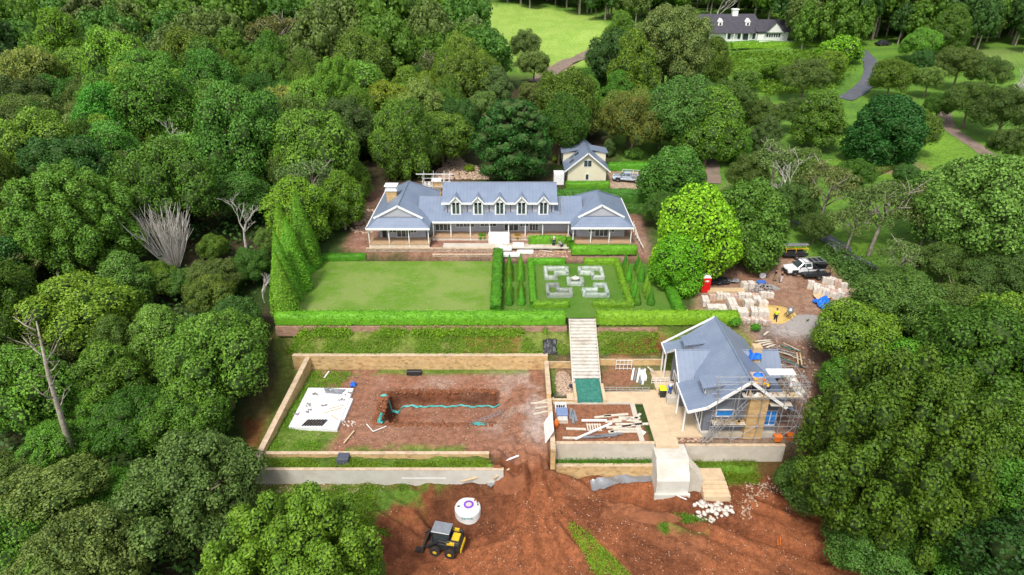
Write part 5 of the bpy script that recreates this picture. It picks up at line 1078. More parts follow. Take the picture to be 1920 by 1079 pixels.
q = Pg(1758, 88); t = thing('shed', 'small white shed beside the fresh green tree on the far meadow', 'shed', q); b = MB().box(q[0]-2, q[1]-1.5, q[2]-.2, q[0]+2, q[1]+1.5, q[2]+2.3); b.build('wall', M['white'], t); MB().slab([(q[0]-2.3, q[1]-1.8, q[2]+2.3), (q[0]+2.3, q[1]-1.8, q[2]+2.3), (q[0]+2.3, q[1]+1.8, q[2]+2.9), (q[0]-2.3, q[1]+1.8, q[2]+2.9)], .12).build('roof', M['grey'], t)
# guest house ------------------------------------------------------
t = thing('guest_house', 'grey gabled house under construction with scaffolded front and blue window film', 'house', (22.4, 55, ZP)); yS, yN = 49.1, 61.2
b = MB(); b.box(18.95, 49.95, ZP-.1, 26.1, 60.8, -.2); b.box(26.1, 54.8, ZP-.1, 27.9, 58.6, -.7); b.box(17.7, 54.3, ZP-.1, 18.95, 58.8, -.7); b.build('wall', M['boarddk'], t)
b = MB(); b.ext([(18.95, 49.95, -.2), (26.1, 49.95, -.2), (22.5, 49.95, 2.65)], (0, 10.8, 0)); b.ext([(17.7, 54.3, -.7), (17.7, 58.8, -.7), (17.7, 56.5, 1.3)], (1.3, 0, 0)); b.ext([(27.8, 54.8, -.7), (27.8, 58.6, -.7), (27.8, 56.5, 1.3)], (-1.3, 0, 0)); b.build('gable', M['boarddk'], t)
b = MB(); A = (22.5, 2.8)
b.slab([(18.8, yS, -.15), (A[0], yS, A[1]), (A[0], yN, A[1]), (18.8, yN, -.15)], .12); b.slab([(A[0], yS, A[1]), (26.3, yS, -.15), (26.3, yN, -.15), (A[0], yN, A[1])], .12)
b.slab([(17.0, yS, -.66), (18.8, yS, -.152), (18.8, 53.75, -.152), (17.0, 53.75, -.66)], .1); b.slab([(17.0, 59.3, -.66), (18.8, 59.3, -.152), (18.8, yN, -.152), (17.0, yN, -.66)], .1); b.slab([(26.3, yS, -.152), (27.2, yS, -.5), (27.2, 54.4, -.5), (26.3, 54.4, -.152)], .1)
rf = b.build('roof', M['roofy'], t)
b = MB(); b.slab([(17.2, 53.8, -.6), (19.3, 53.8, -.6), (21.35, 56.5, 1.52), (17.2, 56.5, 1.52)], .1); b.slab([(19.3, 59.2, -.6), (17.2, 59.2, -.6), (17.2, 56.5, 1.52), (21.35, 56.5, 1.52)], .1)
b.build('cross_roof', M['roof'], t); b = MB(); b.slab([(25.9, 54.5, -.6), (28.3, 54.5, -.6), (28.0, 56.5, 1.5), (23.7, 56.5, 1.5)], .1); b.slab([(28.3, 58.9, -.6), (25.9, 58.9, -.6), (23.7, 56.5, 1.5), (28.0, 56.5, 1.5)], .1); b.build('cross_roof', M['roof'], t)
b = MB(); b.tube([(A[0], yS, 2.86), (A[0], yN, 2.86)], .1, 6); b.tube([(17.2, 56.5, 1.56), (21.4, 56.5, 1.56)], .07, 5); b.tube([(23.7, 56.5, 1.56), (28, 56.5, 1.56)], .07, 5); b.tube([(19.3, 53.8, -.52), (21.35, 56.5, 1.54)], .05, 4); b.tube([(25.9, 54.5, -.52), (23.7, 56.5, 1.54)], .05, 4); b.build('ridge_capping', M['roof'], t)
b = MB(); barge(b, (16.9, yS-.08, -.74), (18.85, yS-.08, -.2), .1, .28); barge(b, (18.8, yS-.08, -.2), (A[0], yS-.08, A[1]+.02), .1, .3); barge(b, (26.4, yS-.08, -.25), (A[0], yS-.08, A[1]+.02), .1, .3); barge(b, (16.95, yS, -.76), (16.95, 53.8, -.76), .1, .2); barge(b, (16.95, 59.2, -.76), (16.95, yN, -.76), .1, .2); barge(b, (16.9, yN+.06, -.74), (A[0], yN+.06, A[1]), .1, .2)
barge(b, (17.15, 53.7, -.68), (17.15, 56.52, 1.52), .08, .2); barge(b, (17.15, 59.3, -.68), (17.15, 56.48, 1.52), .08, .2); b.build('barge_board', M['white'], t)
for yc in (51.4, 58.95):
    d_ = MB().box(19.0, yc-.8, -.2, 21.0, yc+.8, 1.12).build('dormer', M['grey'], t); MB().slab([(18.55, yc-1.0, 1.12), (21.6, yc-1.0, 1.6), (21.6, yc+1.0, 1.6), (18.55, yc+1.0, 1.12)], .1).build('dormer_roof', M['roof'], d_); window(d_, yc-.5, yc+.5, .2, .9, 18.99, 2, axis_='x')
b = MB(); b.box(22.9, 49.3, ZP-.3, 24.7, 50.3, .9); cs = b.build('chimney', M['gold'], t)
b = MB().box(23.0, 49.9, .9, 24.2, 51.0, 2.6); b.build('chimney_stack', M['paverp'], t)
b = MB().box(25.0, 55.6, 0.2, 25.9, 56.4, 2.4); b.build('chimney', M['timber'], t)
window(t, 20.1, 21.7, -1.9, -1.15, 49.95, 1, gl='blue'); window(t, 24.9, 26.0, -3.0, -1.3, 49.95, 2, gl='blue')
for y_ in (50.4, 53.2): MB().box(17.1, y_-.07, ZP, 17.24, y_+.07, -.75).build('post', M['white'], t)
for y_ in (59.6, 60.9): MB().box(17.1, y_-.07, ZP, 17.24, y_+.07, -.75).build('post', M['white'], t)
MB().bar((17.6, 49.4, -.5), (18.9, 49.9, -4), .1, .1).build('post', M['white'], t)
MB().box(15.9, 49.5, ZP-.1, 18.94, 60.8, ZP+.16).build('veranda_deck', M['pave'], t)
MB().box(18.9, 49.6, ZP-.2, 26.2, 49.94, ZP+.55).build('plinth', M['conc'], t)
window(t, 50.6, 51.8, ZP+.2, ZP+2.3, 18.93, 2, axis_='x'); window(t, 59.2, 60.3, ZP+.2, ZP+2.3, 18.93, 2, axis_='x'); window(t, 55.5, 57.5, ZP+.2, ZP+2.5, 17.68, 3, axis_='x')
for nm, c4, z_, lb, sd_ in (('tarpaulin', [(24.8, 55.4), (26.0, 55.4), (26.0, 56.6), (24.8, 56.6)], 1.5, 'blue tarpaulin draped round the rear chimney of the scaffolded house', 2),
                       ('tarpaulin', [(22.9, 49.9), (24.4, 49.9), (24.4, 51.1), (22.9, 51.1)], 2.3, 'blue tarpaulin over the front chimney above the scaffold deck', 5)):
    cloth(nm, c4, lambda x, y, u, v, z_=z_: z_+.45*math.sin(math.pi*u)*math.sin(math.pi*v)-.5*(min(u, 1-u, v, 1-v) < .12), lb, M['bluetarp'], 'tarpaulin', n=14, amp=.12, seed=sd_)
# ------------------------------------------------------------------ loose things
def stones(name, label, cat, pts, size, mt, seed=1, flat=.7, kind='stuff'):
    r = np.random.RandomState(seed); I1, F1 = ico(1); V = []; F = []; n = 0
    for x, y, z in pts:
        s_ = r.uniform(*size); v = I1*(1+.25*r.normal(0, 1, (len(I1), 1)).clip(-1, 1))*np.array([s_, s_*r.uniform(.6, 1), s_*flat*r.uniform(.6, 1)]); a = r.uniform(0, 6.28)
        v = np.stack([v[:, 0]*math.cos(a)-v[:, 1]*math.sin(a), v[:, 0]*math.sin(a)+v[:, 1]*math.cos(a), v[:, 2]], 1)+np.array([x, y, z]); V.append(v); F.append(F1+n); n += len(v)
    return tag(link(name, npmesh(name, np.concatenate(V), np.concatenate(F), mt)), label, cat, None, kind)
def heap_pts(cx, cy, rx, ry, h, n, seed, z0=None):
    r = np.random.RandomState(seed); a = r.uniform(0, 6.28, n); q = np.sqrt(r.rand(n)); x = cx+np.cos(a)*q*rx; y = cy+np.sin(a)*q*ry; return list(zip(x, y, gz(x, y)+h*(1-q)*r.uniform(.75, 1.05, n)))
def poly_pts(poly, n, seed, th=0, z=None):
    r = np.random.RandomState(seed); X = [p[0] for p in poly]; Y = [p[1] for p in poly]; x = r.uniform(min(X), max(X), n*14); y = r.uniform(min(Y), max(Y), n*14)
    k = inpoly(x, y, poly) & (fbm(x*.6, y*.6) > th); x, y = x[k][:n], y[k][:n]; return list(zip(x, y, gz(x, y)+.02 if z is None else np.full(len(x), z)))
stones('rubble_heap', 'fan shaped heap of pale brown stones behind the long house', 'rubble', heap_pts(-7.2, 103, 5.2, 4.5, 1.6, 700, 1)+poly_pts(W([(806, 337), (918, 337), (905, 318), (872, 306), (856, 284), (842, 284), (838, 305), (820, 320)]), 900, 2), (.16, .42), M['rubble'], 1)
stones('rubble', 'rubble bank behind the left wing and chimney scaffold', 'rubble', heap_pts(-13.5, 100.5, 3.5, 3, 1.2, 260, 3)+poly_pts([(-24, 88), (-20.8, 88), (-20.6, 98), (-25, 97)], 260, 4), (.15, .4), M['rubble'], 2)
stones('rubble', 'bed of pale broken stone left of the garden steps', 'rubble', heap_pts(5.8, 58.6, .9, 2.3, .35, 320, 5), (.1, .24), M['rubble'], 3)
stones('rubble', 'white rocks in the grass below the concrete stairs', 'rubble', heap_pts(P(1335, 964, -8.9)[0], P(1335, 964, -8.9)[1], 2.0, .8, .35, 90, 6), (.14, .34), M['paver'], 4)
stones('rubble', 'scattered pale stones on the dark soil right of the stairs', 'rubble', poly_pts([(21.5, 43), (26, 43), (28.5, 48), (23, 47.5)], 260, 7, .42), (.05, .14), M['rubble'], 5)
stones('pebbles', 'small pale stones strewn over the red soil', 'stones', poly_pts([(-12, 31), (-1, 45), (4, 47.5), (14, 47), (30, 47), (34, 36), (28, 31)], 1000, 8, .46), (.025, .08), M['rubble'], 6)
stones('pebbles', 'stones and clods scattered in the pool court', 'stones', poly_pts([(-23, 47.6), (3.4, 47.6), (3.4, 60.8), (-22, 60.8)], 420, 9, .4), (.03, .10), M['rubble'], 7)
stones('pebbles', 'broken stone at the foot of the long white wall', 'stones', poly_pts([(-24, 44.3), (-12, 44.3), (-12, 45.2), (-24, 45.2)], 240, 10), (.04, .1), M['rubble'], 8)
stones('clods', 'loose red soil clods on the worked ground', 'soil', poly_pts([(-13, 31), (-1, 45), (14, 46.5), (30, 47), (34, 36), (28, 31)], 1500, 11, .46), (.05, .17), M['dirt'], 9)
stones('rubble', 'broken masonry and offcuts on the terrace before the right veranda', 'rubble', poly_pts([(-1.5, 82.2), (7.8, 81.5), (7.8, 83.9), (-1.5, 84)], 330, 12), (.07, .2), M['rubble'], 10)
stones('rubble', 'stones along the veranda edge of the scaffolded house', 'rubble', poly_pts([(15.2, 48.9), (20, 48.9), (20, 49.5), (15.6, 49.5)], 70, 13), (.08, .18), M['rubble'], 11)
stones('gravel_heap', 'grey gravel heap among wrapped pallets', 'gravel', heap_pts(32.0, 73.0, 2.4, 1.2, .6, 420, 14), (.08, .2), M['gravel'], 12)
stones('rubble', 'litter of stones east of the scaffolded house', 'rubble', poly_pts(W([(1430, 640), (1540, 640), (1540, 760), (1480, 760)]), 240, 15, .4), (.05, .15), M['rubble'], 13)
def mound(name, cx, cy, rx, ry, h, label, mt, cat, seed=1):
    V = []; n = 22
    for i in range(n+1):
        for j in range(n+1):
            u, v = i/n*2-1, j/n*2-1; x, y = cx+u*rx, cy+v*ry; q = math.hypot(u, v)+.2*(fbm(np.array([u*2+seed]), np.array([v*2.]))[0]-.5); V.append((x, y, gz1(x, y)-.06+h*max(0, 1-q)**.8*(.8+.5*fbm(np.array([u*5+seed]), np.array([v*5.]))[0])))
    F = [(i*(n+1)+j, (i+1)*(n+1)+j, (i+1)*(n+1)+j+1, i*(n+1)+j+1) for i in range(n) for j in range(n)]; return tag(link(name, npmesh(name, V, F, mt, True)), label, cat, None, 'stuff')
q = Pg(1490, 580); mound('sand_heap', 31.3, 67.0, 2.9, 1.9, .7, 'yellow sand heap beside the paver pallets', M['sand'], 'sand', 2)
mound('gravel_heap', 35.2, 65.2, 3.2, 1.5, .35, 'flat grey gravel spread below the sand heap', M['gravel'], 'gravel', 3)
q = Pg(1575, 598); mound('gravel_heap', q[0], q[1], 2.4, 1.5, .8, 'grey gravel heap below the blue tarpaulin', M['gravel'], 'gravel', 4)
mound('soil_heap', -.3, 45.3, 1.6, 1.0, .9, 'dark soil bank at the broken end of the white wall', M['dirt'], 'soil', 5)
mound('soil_heap', 13.5, 43.2, 2.6, .9, .45, 'red soil bank beside the muddy trench', M['dirt'], 'soil', 6)
ribbon('puddle', W([(1108, 912), (1135, 907), (1165, 901), (1200, 897), (1232, 895)]), 1.1, mat('muddy_water', (.22, .23, .25), (.17, .17, .18), rough=.12, spec=.6, sc=1), .09)
# ---- vehicles
def wheel(par, x, y, r, w_, rim='grey', name='wheel'):
    wh = MB().lathe((x, y-w_/2, r), [(r*.62, 0), (r*.95, .0), (r, w_*.2), (r, w_*.8), (r*.95, w_), (r*.62, w_)], 18, 'y').build(name, M['rubber'], par); MB().lathe((x, y-w_/2-.01, r), [(r*.25, 0), (r*.6, .03), (r*.6, w_-.01), (r*.25, w_+.02)], 14, 'y').build('rim', M[rim], wh); return wh
def loader(loc, rz, label):
    t = thing('skid_steer_loader', label, 'loader', (0, 0, 0)); b = MB(); b.box(-1.15, -.52, .35, 1.05, .52, .95); b.build('chassis', M['dark'], t, bevel=.04)
    for x in (-.55, .55):
        for y in (-.74, .74): wheel(t, x, y, .40, .3, 'yellow')
    e = MB().hexa([(-1.3, -.55, .6), (-.45, -.55, .6), (-.45, .55, .6), (-1.3, .55, .6)], [(-1.2, -.5, 1.25), (-.45, -.5, 1.38), (-.45, .5, 1.38), (-1.2, .5, 1.25)]).build('engine_cover', M['dark'], t, bevel=.05)
    MB().box(-1.12, -.33, 1.3, -.58, .33, 1.42).build('grille', M['yellow'], e, bevel=.02); MB().box(-1.36, -.6, .45, -1.28, .6, .8).build('bumper', M['yellow'], t, bevel=.02)
    b = MB()
    for x in (-.42, .78):
        for y in (-.46, .46): b.box(x-.04, y-.04, .9, x+.04, y+.04, 1.98)
    b.box(-.46, -.5, 1.94, .82, -.42, 2.0).box(-.46, .42, 1.94, .82, .5, 2.0); cb = b.build('cab_frame', M['dark'], t)
    MB().box(-.5, -.52, 2.0, .86, .52, 2.07).build('cab_roof', M['grey'], cb, bevel=.03); MB().box(-.38, -.44, 1.0, .74, .44, 1.93).build('cab_glass', M['glass'], cb)
    for y in (-.66, .66):
        b = MB().bar((-1.15, y, 1.25), (.3, y, 1.42), .14, .2).bar((.3, y, 1.42), (1.25, y, .62), .14, .18).bar((1.25, y, .65), (1.42, y*.8, .35), .12, .14).bar((-1.15, y, .8), (-1.15, y, 1.3), .14, .16); a_ = b.build('lift_arm', M['dark'], t, bevel=.02); MB().box(-.9, y-.085, 1.24, -.35, y+.085, 1.42).build('arm_stripe', M['yellow'], a_)
    b = MB(); b.ext([(1.35, -.85, .75), (1.42, -.85, .1), (2.1, -.85, .05), (2.12, -.85, .1), (1.55, -.85, .2), (1.48, -.85, .75)], (0, 1.7, 0)); b.ext([(1.4, -.86, .7), (1.42, -.86, .1), (2.1, -.86, .06)], (0, .05, 0)); b.ext([(1.4, .81, .7), (1.42, .81, .1), (2.1, .81, .06)], (0, .05, 0)); b.build('bucket', M['rubber'], t, bevel=.01)
    t.location = loc; t.rotation_euler = (0, 0, rz); t.scale = (1.22, 1.22, 1.22); return t
x_, y_ = -5.9, 39.7; l_ = loader((x_, y_, gz1(x_, y_)+.03), R(168), 'black and yellow wheeled skid steer loader on the red soil')
def ute(loc, rz, label, paint, kind='tray'):
    t = thing('ute', label, 'ute', (0, 0, 0)); b = MB()
    b.hexa([(-2.55, -.86, .42), (2.55, -.82, .42), (2.55, .82, .42), (-2.55, .86, .42)], [(-2.55, -.9, .80), (2.6, -.84, .78), (2.6, .84, .78), (-2.55, .9, .80)])
    b.hexa([(.0, -.9, .80), (2.6, -.84, .78), (2.6, .84, .78), (.0, .9, .80)], [(.0, -.88, 1.12), (2.45, -.76, 1.0), (2.45, .76, 1.0), (.0, .88, 1.12)])
    b.hexa([(-.75, -.9, .80), (1.3, -.88, .80), (1.3, .88, .80), (-.75, .9, .80)], [(-.75, -.88, 1.14), (1.25, -.86, 1.12), (1.25, .86, 1.12), (-.75, .88, 1.14)])
    b.hexa([(-.75, -.86, 1.14), (1.3, -.84, 1.1), (1.3, .84, 1.1), (-.75, .86, 1.14)], [(-.6, -.7, 1.74), (.55, -.69, 1.76), (.55, .69, 1.76), (-.6, .7, 1.74)])
    bd = b.build('body', M[paint], t, bevel=.05)
    for y in (-.78, .78):
        for x in (-1.6, 1.62): wheel(t, x, y, .38, .26)
    MB().poly([(1.29, -.74, 1.16), (1.29, .74, 1.16), (.62, .62, 1.73), (.62, -.62, 1.73)]).build('windscreen', M['glass'], t).location.x += .02
    for s_ in (-1, 1):
        for a0, a1, c0, c1 in ((.32, 1.08, .32, .52), (-.6, .24, -.5, .24)):
            MB().poly([(a0, s_*.868, 1.2), (a1, s_*.862, 1.2), (c1, s_*.725, 1.66), (c0, s_*.725, 1.66)]).build('side_window', M['glass'], t)
        MB().box(2.46, s_*.55-.16, .82, 2.62, s_*.55+.16, .96).build('headlight', M['white'], t); MB().box(1.0, s_*.95-.07, 1.15, 1.15, s_*.95+.07, 1.3).build('mirror', M['dark'], t)
        b = MB(); b.box(1.2, s_*.86-.03, .42, 2.04, s_*.86+.06, .86); b.build('wheel_arch', M['dark'], t)
    MB().box(2.58, -.5, .5, 2.66, .5, .74).build('grille', M['dark'], t); MB().box(2.56, -.82, .38, 2.68, .82, .5).build('bumper', M['dark'], t)
    if kind == 'tray':
        tr_ = MB().box(-2.75, -.92, .86, -.85, .92, .92).box(-2.75, -.92, .92, -.85, -.88, 1.2).box(-2.75, .88, .92, -.85, .92, 1.2).box(-2.75, -.92, .92, -2.71, .92, 1.2).build('tray', M['grey'], t)
        b = MB(); 
        for x in (-2.6, -1.75, -.9):
            b.bar((x, -.85, 1.2), (x, -.85, 1.9), .05, .05); b.bar((x, .85, 1.2), (x, .85, 1.9), .05, .05); b.bar((x, -.85, 1.9), (x, .85, 1.9), .05, .05)
        for y in (-.85, .85): b.bar((-2.7, y, 1.92), (1.0, y, 1.92), .05, .05)
        b.bar((1.0, -.85, 1.92), (1.0, .85, 1.92), .05, .05); b.build('ladder_rack', M['white'], t); tr_.location.z += .002
    else:
        MB().hexa([(-2.75, -.92, .86), (-.8, -.92, .86), (-.8, .92, .86), (-2.75, .92, .86)], [(-2.7, -.85, 1.62), (-.85, -.85, 1.72), (-.85, .85, 1.72), (-2.7, .85, 1.62)]).build('canopy', M['dark'], t, bevel=.05)
        MB().poly([(-2.65, .9, 1.2), (-.9, .9, 1.2), (-.9, 1.55, 1.85), (-2.65, 1.55, 1.85)]).slab([(-2.65, .86, 1.6), (-.9, .86, 1.7), (-.9, 1.7, 2.0), (-2.65, 1.7, 1.9)], .04).build('open_flap', M['dark'], t)
        b = MB()
        for x in (-2.4, -1.7, -1.0, -.3, .3): b.bar((x, -.75, 1.86), (x, .75, 1.86), .06, .05)
        for y in (-.72, .72): b.bar((-2.6, y, 1.83), (.5, y, 1.83), .05, .05)
        b.build('roof_rack', M['steel'], t)
    t.location = loc; t.rotation_euler = (0, 0, rz); return t
q = P(1505, 515, .2); ute((q[0], q[1]+.2, gz1(q[0], q[1])+.02), R(188), 'white ute with dark canopy flap raised in the timber yard', 'carw', 'canopy')
q = P(1176, 340, 2.0); ute((q[0], q[1], gz1(q[0], q[1])+.05), R(166), 'silver blue ute with ladder rack beside the cream cottage', 'carb', 'tray')
def trailer(loc, rz, label, rack, hull):
    t = thing('trailer', label, 'trailer', (0, 0, 0)); MB().box(-1.8, -.85, .5, 1.6, .85, .62).box(-1.8, -.85, .62, 1.6, -.8, .95).box(-1.8, .8, .62, 1.6, .85, .95).bar((1.6, 0, .55), (2.7, 0, .5), .12, .1).build('tray', M['dark'], t)
    for y in (-.95, .95): wheel(t, -.2, y, .33, .2)
    b = MB()
    for x in (-1.6, 0, 1.4):
        for y in (-.8, .8): b.bar((x, y, .9), (x, y, 1.55), .06, .06)
        b.bar((x, -.8, 1.55), (x, .8, 1.55), .06, .06)
    for y in (-.8, .8): b.bar((-1.7, y, 1.58), (1.5, y, 1.58), .07, .07)
    b.build('rack', M[rack], t)
    if hull: MB().hexa([(-1.9, -.45, 1.6), (1.9, -.45, 1.6), (1.9, .0, 1.6), (-1.9, .0, 1.6)], [(-2.1, -.6, 1.85), (2.1, -.6, 1.85), (2.1, .1, 1.85), (-2.1, .1, 1.85)]).build('cover', M['grey'], t, bevel=.06)
    t.location = loc; t.rotation_euler = (0, 0, rz)
q = Pg(1485, 482); trailer((q[0], q[1], q[2]), R(182), 'trailer with yellow rack and long silver box behind the white ute', 'yellow', True)
q = Pg(1525, 520); trailer((q[0], q[1], q[2]), R(186), 'dark open trailer of offcuts in front of the white ute', 'dark', False)
q = Pg(1655, 86); t = thing('parked_car', 'small dark car parked above the curved driveway', 'car', (0, 0, 0)); MB().hexa([(-2.1, -.85, .3), (2.1, -.85, .3), (2.1, .85, .3), (-2.1, .85, .3)], [(-2.1, -.85, .85), (2.1, -.82, .8), (2.1, .82, .8), (-2.1, .85, .85)]).hexa([(-1.5, -.8, .85), (1.1, -.8, .83), (1.1, .8, .83), (-1.5, .8, .85)], [(-1.0, -.62, 1.42), (.4, -.62, 1.42), (.4, .62, 1.42), (-1.0, .62, 1.42)]).build('body', M['dark'], t, bevel=.06)
for y in (-.75, .75):
    for x in (-1.3, 1.3): wheel(t, x, y, .32, .2)
MB().poly([(1.08, -.7, .9), (1.08, .7, .9), (.47, .55, 1.38), (.47, -.55, 1.38)]).build('windscreen', M['glass'], t).location.x += .03
t.location = q; t.scale = (1.3, 1.3, 1.3); t.rotation_euler.z = .2
# ---- round white tank
x_, y_ = -4.15, 43.5; tz = gz1(x_, y_)-.55; t = thing('water_tank', 'round white tank with a purple ring hatch half sunk in red soil', 'tank', (x_, y_, tz)); MB().lathe((x_, y_, tz), [(1.22, -.3), (1.22, .85), (1.12, 1.0), (.62, 1.12), (.5, 1.14), (.3, 1.14)], 40).build('tank', M['white'], t, smooth_=False)
MB().lathe((x_+.1, y_+.05, tz+1.12), [(.30, 0), (.46, .0), (.48, .1), (.30, .12), (.30, .05)], 26).build('hatch_ring', M['purple'], t); MB().lathe((x_+.1, y_+.05, tz+1.1), [(.29, 0), (.29, .08)], 20).build('lid', M['concw'], t)
MB().box(x_-.95, y_-.15, tz+.98, x_-.7, y_+.0, tz+1.12).build('inlet', M['dark'], t)
fc = bpy.data.curves.new('lettering', 'FONT'); fc.body = 'TERRA'; fc.size = .36; fc.extrude = .01; fc.align_x = 'CENTER'; fc.materials.append(M['teal']); f0 = bpy.data.objects.new('f', fc); COL.objects.link(f0); bpy.context.view_layer.update(); fm = bpy.data.meshes.new_from_object(f0); bpy.data.objects.remove(f0); fo = link('lettering', fm, t, (0, -1.225, .6)); fo.rotation_euler = (R(90), 0, 0)
stones('soil_spill', 'red soil spilled on top of the white tank', 'soil', [(x_+.7+.25*math.sin(i*2.3), y_+.45+.35*math.cos(i*1.7), tz+1.0) for i in range(26)], (.06, .16), M['dirt'], 20)
# ---- toilet
x_, y_ = P(1320, 546, 0); t = thing('portable_toilet', 'red portable toilet with a white roof under the lime maple', 'toilet', (x_, y_, gz1(x_, y_))); z_ = gz1(x_, y_)
MB().box(x_-.55, y_-.55, z_+.05, x_+.55, y_+.55, z_+2.1).build('cabin', M['red'], t, bevel=.03); MB().box(x_-.4, y_-.58, z_+.15, x_+.4, y_-.54, z_+1.95).build('door', M['red'], t, bevel=.01); MB().box(x_-.2, y_-.6, z_+1.6, x_+.25, y_-.575, z_+1.8).build('door_sign', M['white'], t)
MB().hexa([(x_-.58, y_-.58, z_+2.1), (x_+.58, y_-.58, z_+2.1), (x_+.58, y_+.58, z_+2.1), (x_-.58, y_+.58, z_+2.1)], [(x_-.4, y_-.45, z_+2.35), (x_+.4, y_-.45, z_+2.35), (x_+.4, y_+.45, z_+2.35), (x_-.4, y_+.45, z_+2.35)]).build('roof', M['white'], t, bevel=.03)
# ---- pallets of pavers
def pallet(x, y, rz, sx_, sy_, h, mt, label, group, z=None, base=None):
    z = gz1(x, y) if z is None else z; t = thing('paver_pallet', label, 'pallet', (0, 0, 0), 0, group); b = MB()
    for k in (-1, 0, 1): b.box(-sx_/2, k*sy_*.42-.05, 0, sx_/2, k*sy_*.42+.05, .1)
    for k in range(5): b.box(-sx_/2+k*sx_/5+.02, -sy_/2, .1, -sx_/2+(k+1)*sx_/5-.03, sy_/2, .13)
    b.build('pallet_base', M['timber'], t)
    b = MB(); n = 2
    for i in range(n):
        for j in range(n): b.box(-sx_/2+i*sx_/n+.012, -sy_/2+j*sy_/n+.012, .132, -sx_/2+(i+1)*sx_/n-.012, -sy_/2+(j+1)*sy_/n-.012, .132+h*(1-.06*((i*3+j*5+int(x*7)) % 3)))
    b.build('pavers', M[mt], t, bevel=.02); t.location = (x, y, z+.02); t.rotation_euler = (0, 0, rz); return t
G1 = 'white wrapped pallets in the timber yard'
for px, py, sx_, sy_, h in ((1335, 583, 1.3, 1.2, .9), (1322, 568, .8, 1.6, .8), (1352, 583, 1.2, 1.4, .8), (1371, 572, 1.0, 1.9, .8), (1378, 584, 1.0, 1.0, .7), (1391, 590, 1.2, 1.2, .9), (1402, 574, 1.1, 1.2, 1.0), (1413, 588, .8, 1.3, .8), (1429, 574, 1.1, 1.0, .9), (1430, 589, 1.2, 1.1, .9), (1418, 565, .9, .9, .7)):
    x, y = P(px, py, .3); pallet(x, y, -.12+.05*math.sin(px), sx_, sy_, h, 'paver', 'white wrapped pallet of pavers behind the right hedge', G1)
for i in range(9):
    x, y = P(1335+i*13.5, 559-(i % 3), .3); pallet(x, y, .05*math.sin(i*3), .85, .7, .7+.15*math.sin(i*2), 'paver' if i % 3 else 'paverp', 'brown and cream paver stack in the long rear row of the yard', 'paver stacks in the rear row')
for i in range(7):
    x, y = P(1384+i*7.6, 603, .2); pallet(x, y, .42, .36, 1.0, .5, 'paverp' if i % 2 else 'paver', 'narrow leaning paver bundle in front of the white pallets', 'narrow paver bundles')
x, y = P(1438, 602, .2); pallet(x, y, .1, .7, .8, .6, 'paverp', 'pink paver stack at the right end of the narrow bundles', None)
for i, (px, py) in enumerate(((1395, 540), (1407, 540))): x, y = P(px, py, .3); pallet(x, y, .2, .7, .8, .9, 'paver', ('left', 'right')[i]+' one of two tall white paver packs on the gravel', None)
k = 0
for r_, (ax, ay, n, st) in enumerate(((1518, 541, 6, 12.5), (1530, 549, 6, 11.5), (1546, 556, 6, 9.5), (1546, 532, 4, 11.5))):
    for i in range(n):
        x, y = P(ax+i*st, ay+i*3.2*(r_ < 2 or r_ == 3), .3); k += 1; pallet(x, y, -.5+.25*math.sin(k*2.1), .8, .75, .75+.35*math.sin(k*1.3)**2, 'paver' if k % 3 else 'paverp', 'cream paver pallet in the jumbled stack right of the yard', 'jumbled paver pallets')
x, y = P(1360, 545, .2); tag(MB().box(x-2.4, y-.5, .05, x+2.4, y+.5, .35).build('timber_stack', M['timber'], bevel=.02), 'long low stack of orange brown timber behind the paver row', 'timber')
q = W([(1521, 556), (1540, 553), (1558, 563), (1532, 568)]); cloth('board_cover', q, lambda x, y, u, v: gz1(x, y)+.35, 'brown cardboard sheet above the blue tarpaulin', M['timber'], 'sheet', n=10, amp=.05)
q = W([(1522, 567), (1548, 560), (1564, 574), (1540, 584)]); cloth('tarpaulin', q, lambda x, y, u, v: gz1(x, y)+.15+.6*math.sin(math.pi*u)*math.sin(math.pi*v), 'bright blue tarpaulin crumpled beside the track in the yard', M['bluetarp'], 'tarpaulin', n=22, amp=.3, seed=9)
q = Pg(1425, 537); t = thing('wheelbarrow', 'blue wheelbarrow with white handles on the gravel', 'wheelbarrow', q); b = MB().hexa([(q[0]-.3, q[1]-.25, q[2]+.35), (q[0]+.3, q[1]-.25, q[2]+.35), (q[0]+.3, q[1]+.25, q[2]+.35), (q[0]-.3, q[1]+.25, q[2]+.35)], [(q[0]-.5, q[1]-.4, q[2]+.65), (q[0]+.6, q[1]-.4, q[2]+.7), (q[0]+.6, q[1]+.4, q[2]+.7), (q[0]-.5, q[1]+.4, q[2]+.65)]); b.build('tray', M['bluecloth'], t)
for s_ in (-1, 1): MB().bar((q[0]+.9, q[1]+s_*.2, q[2]+.2), (q[0]-1.2, q[1]+s_*.33, q[2]+.6), .05, .05).build('handle', M['white'], t)
MB().lathe((q[0]+.9, q[1]-.05, q[2]+.18), [(.18, 0), (.18, .1)], 12, 'y').build('wheel', M['rubber'], t)
q = P(1480, 592, .5); q = (q[0], q[1], .45); t = thing('cement_mixer', 'small cement mixer on the sand heap', 'mixer', q); MB().lathe((q[0], q[1], q[2]+.35), [(.15, 0), (.38, .2), (.38, .5), (.2, .75)], 14).build('drum', M['grey'], t)
MB().bar((q[0]-.5, q[1]-.3, q[2]), (q[0], q[1]-.3, q[2]+.6), .06, .06).bar((q[0]+.5, q[1]-.3, q[2]), (q[0], q[1]-.3, q[2]+.6), .06, .06).bar((q[0]-.5, q[1]+.3, q[2]), (q[0], q[1]+.3, q[2]+.6), .06, .06).build('stand', M['dark'], t)
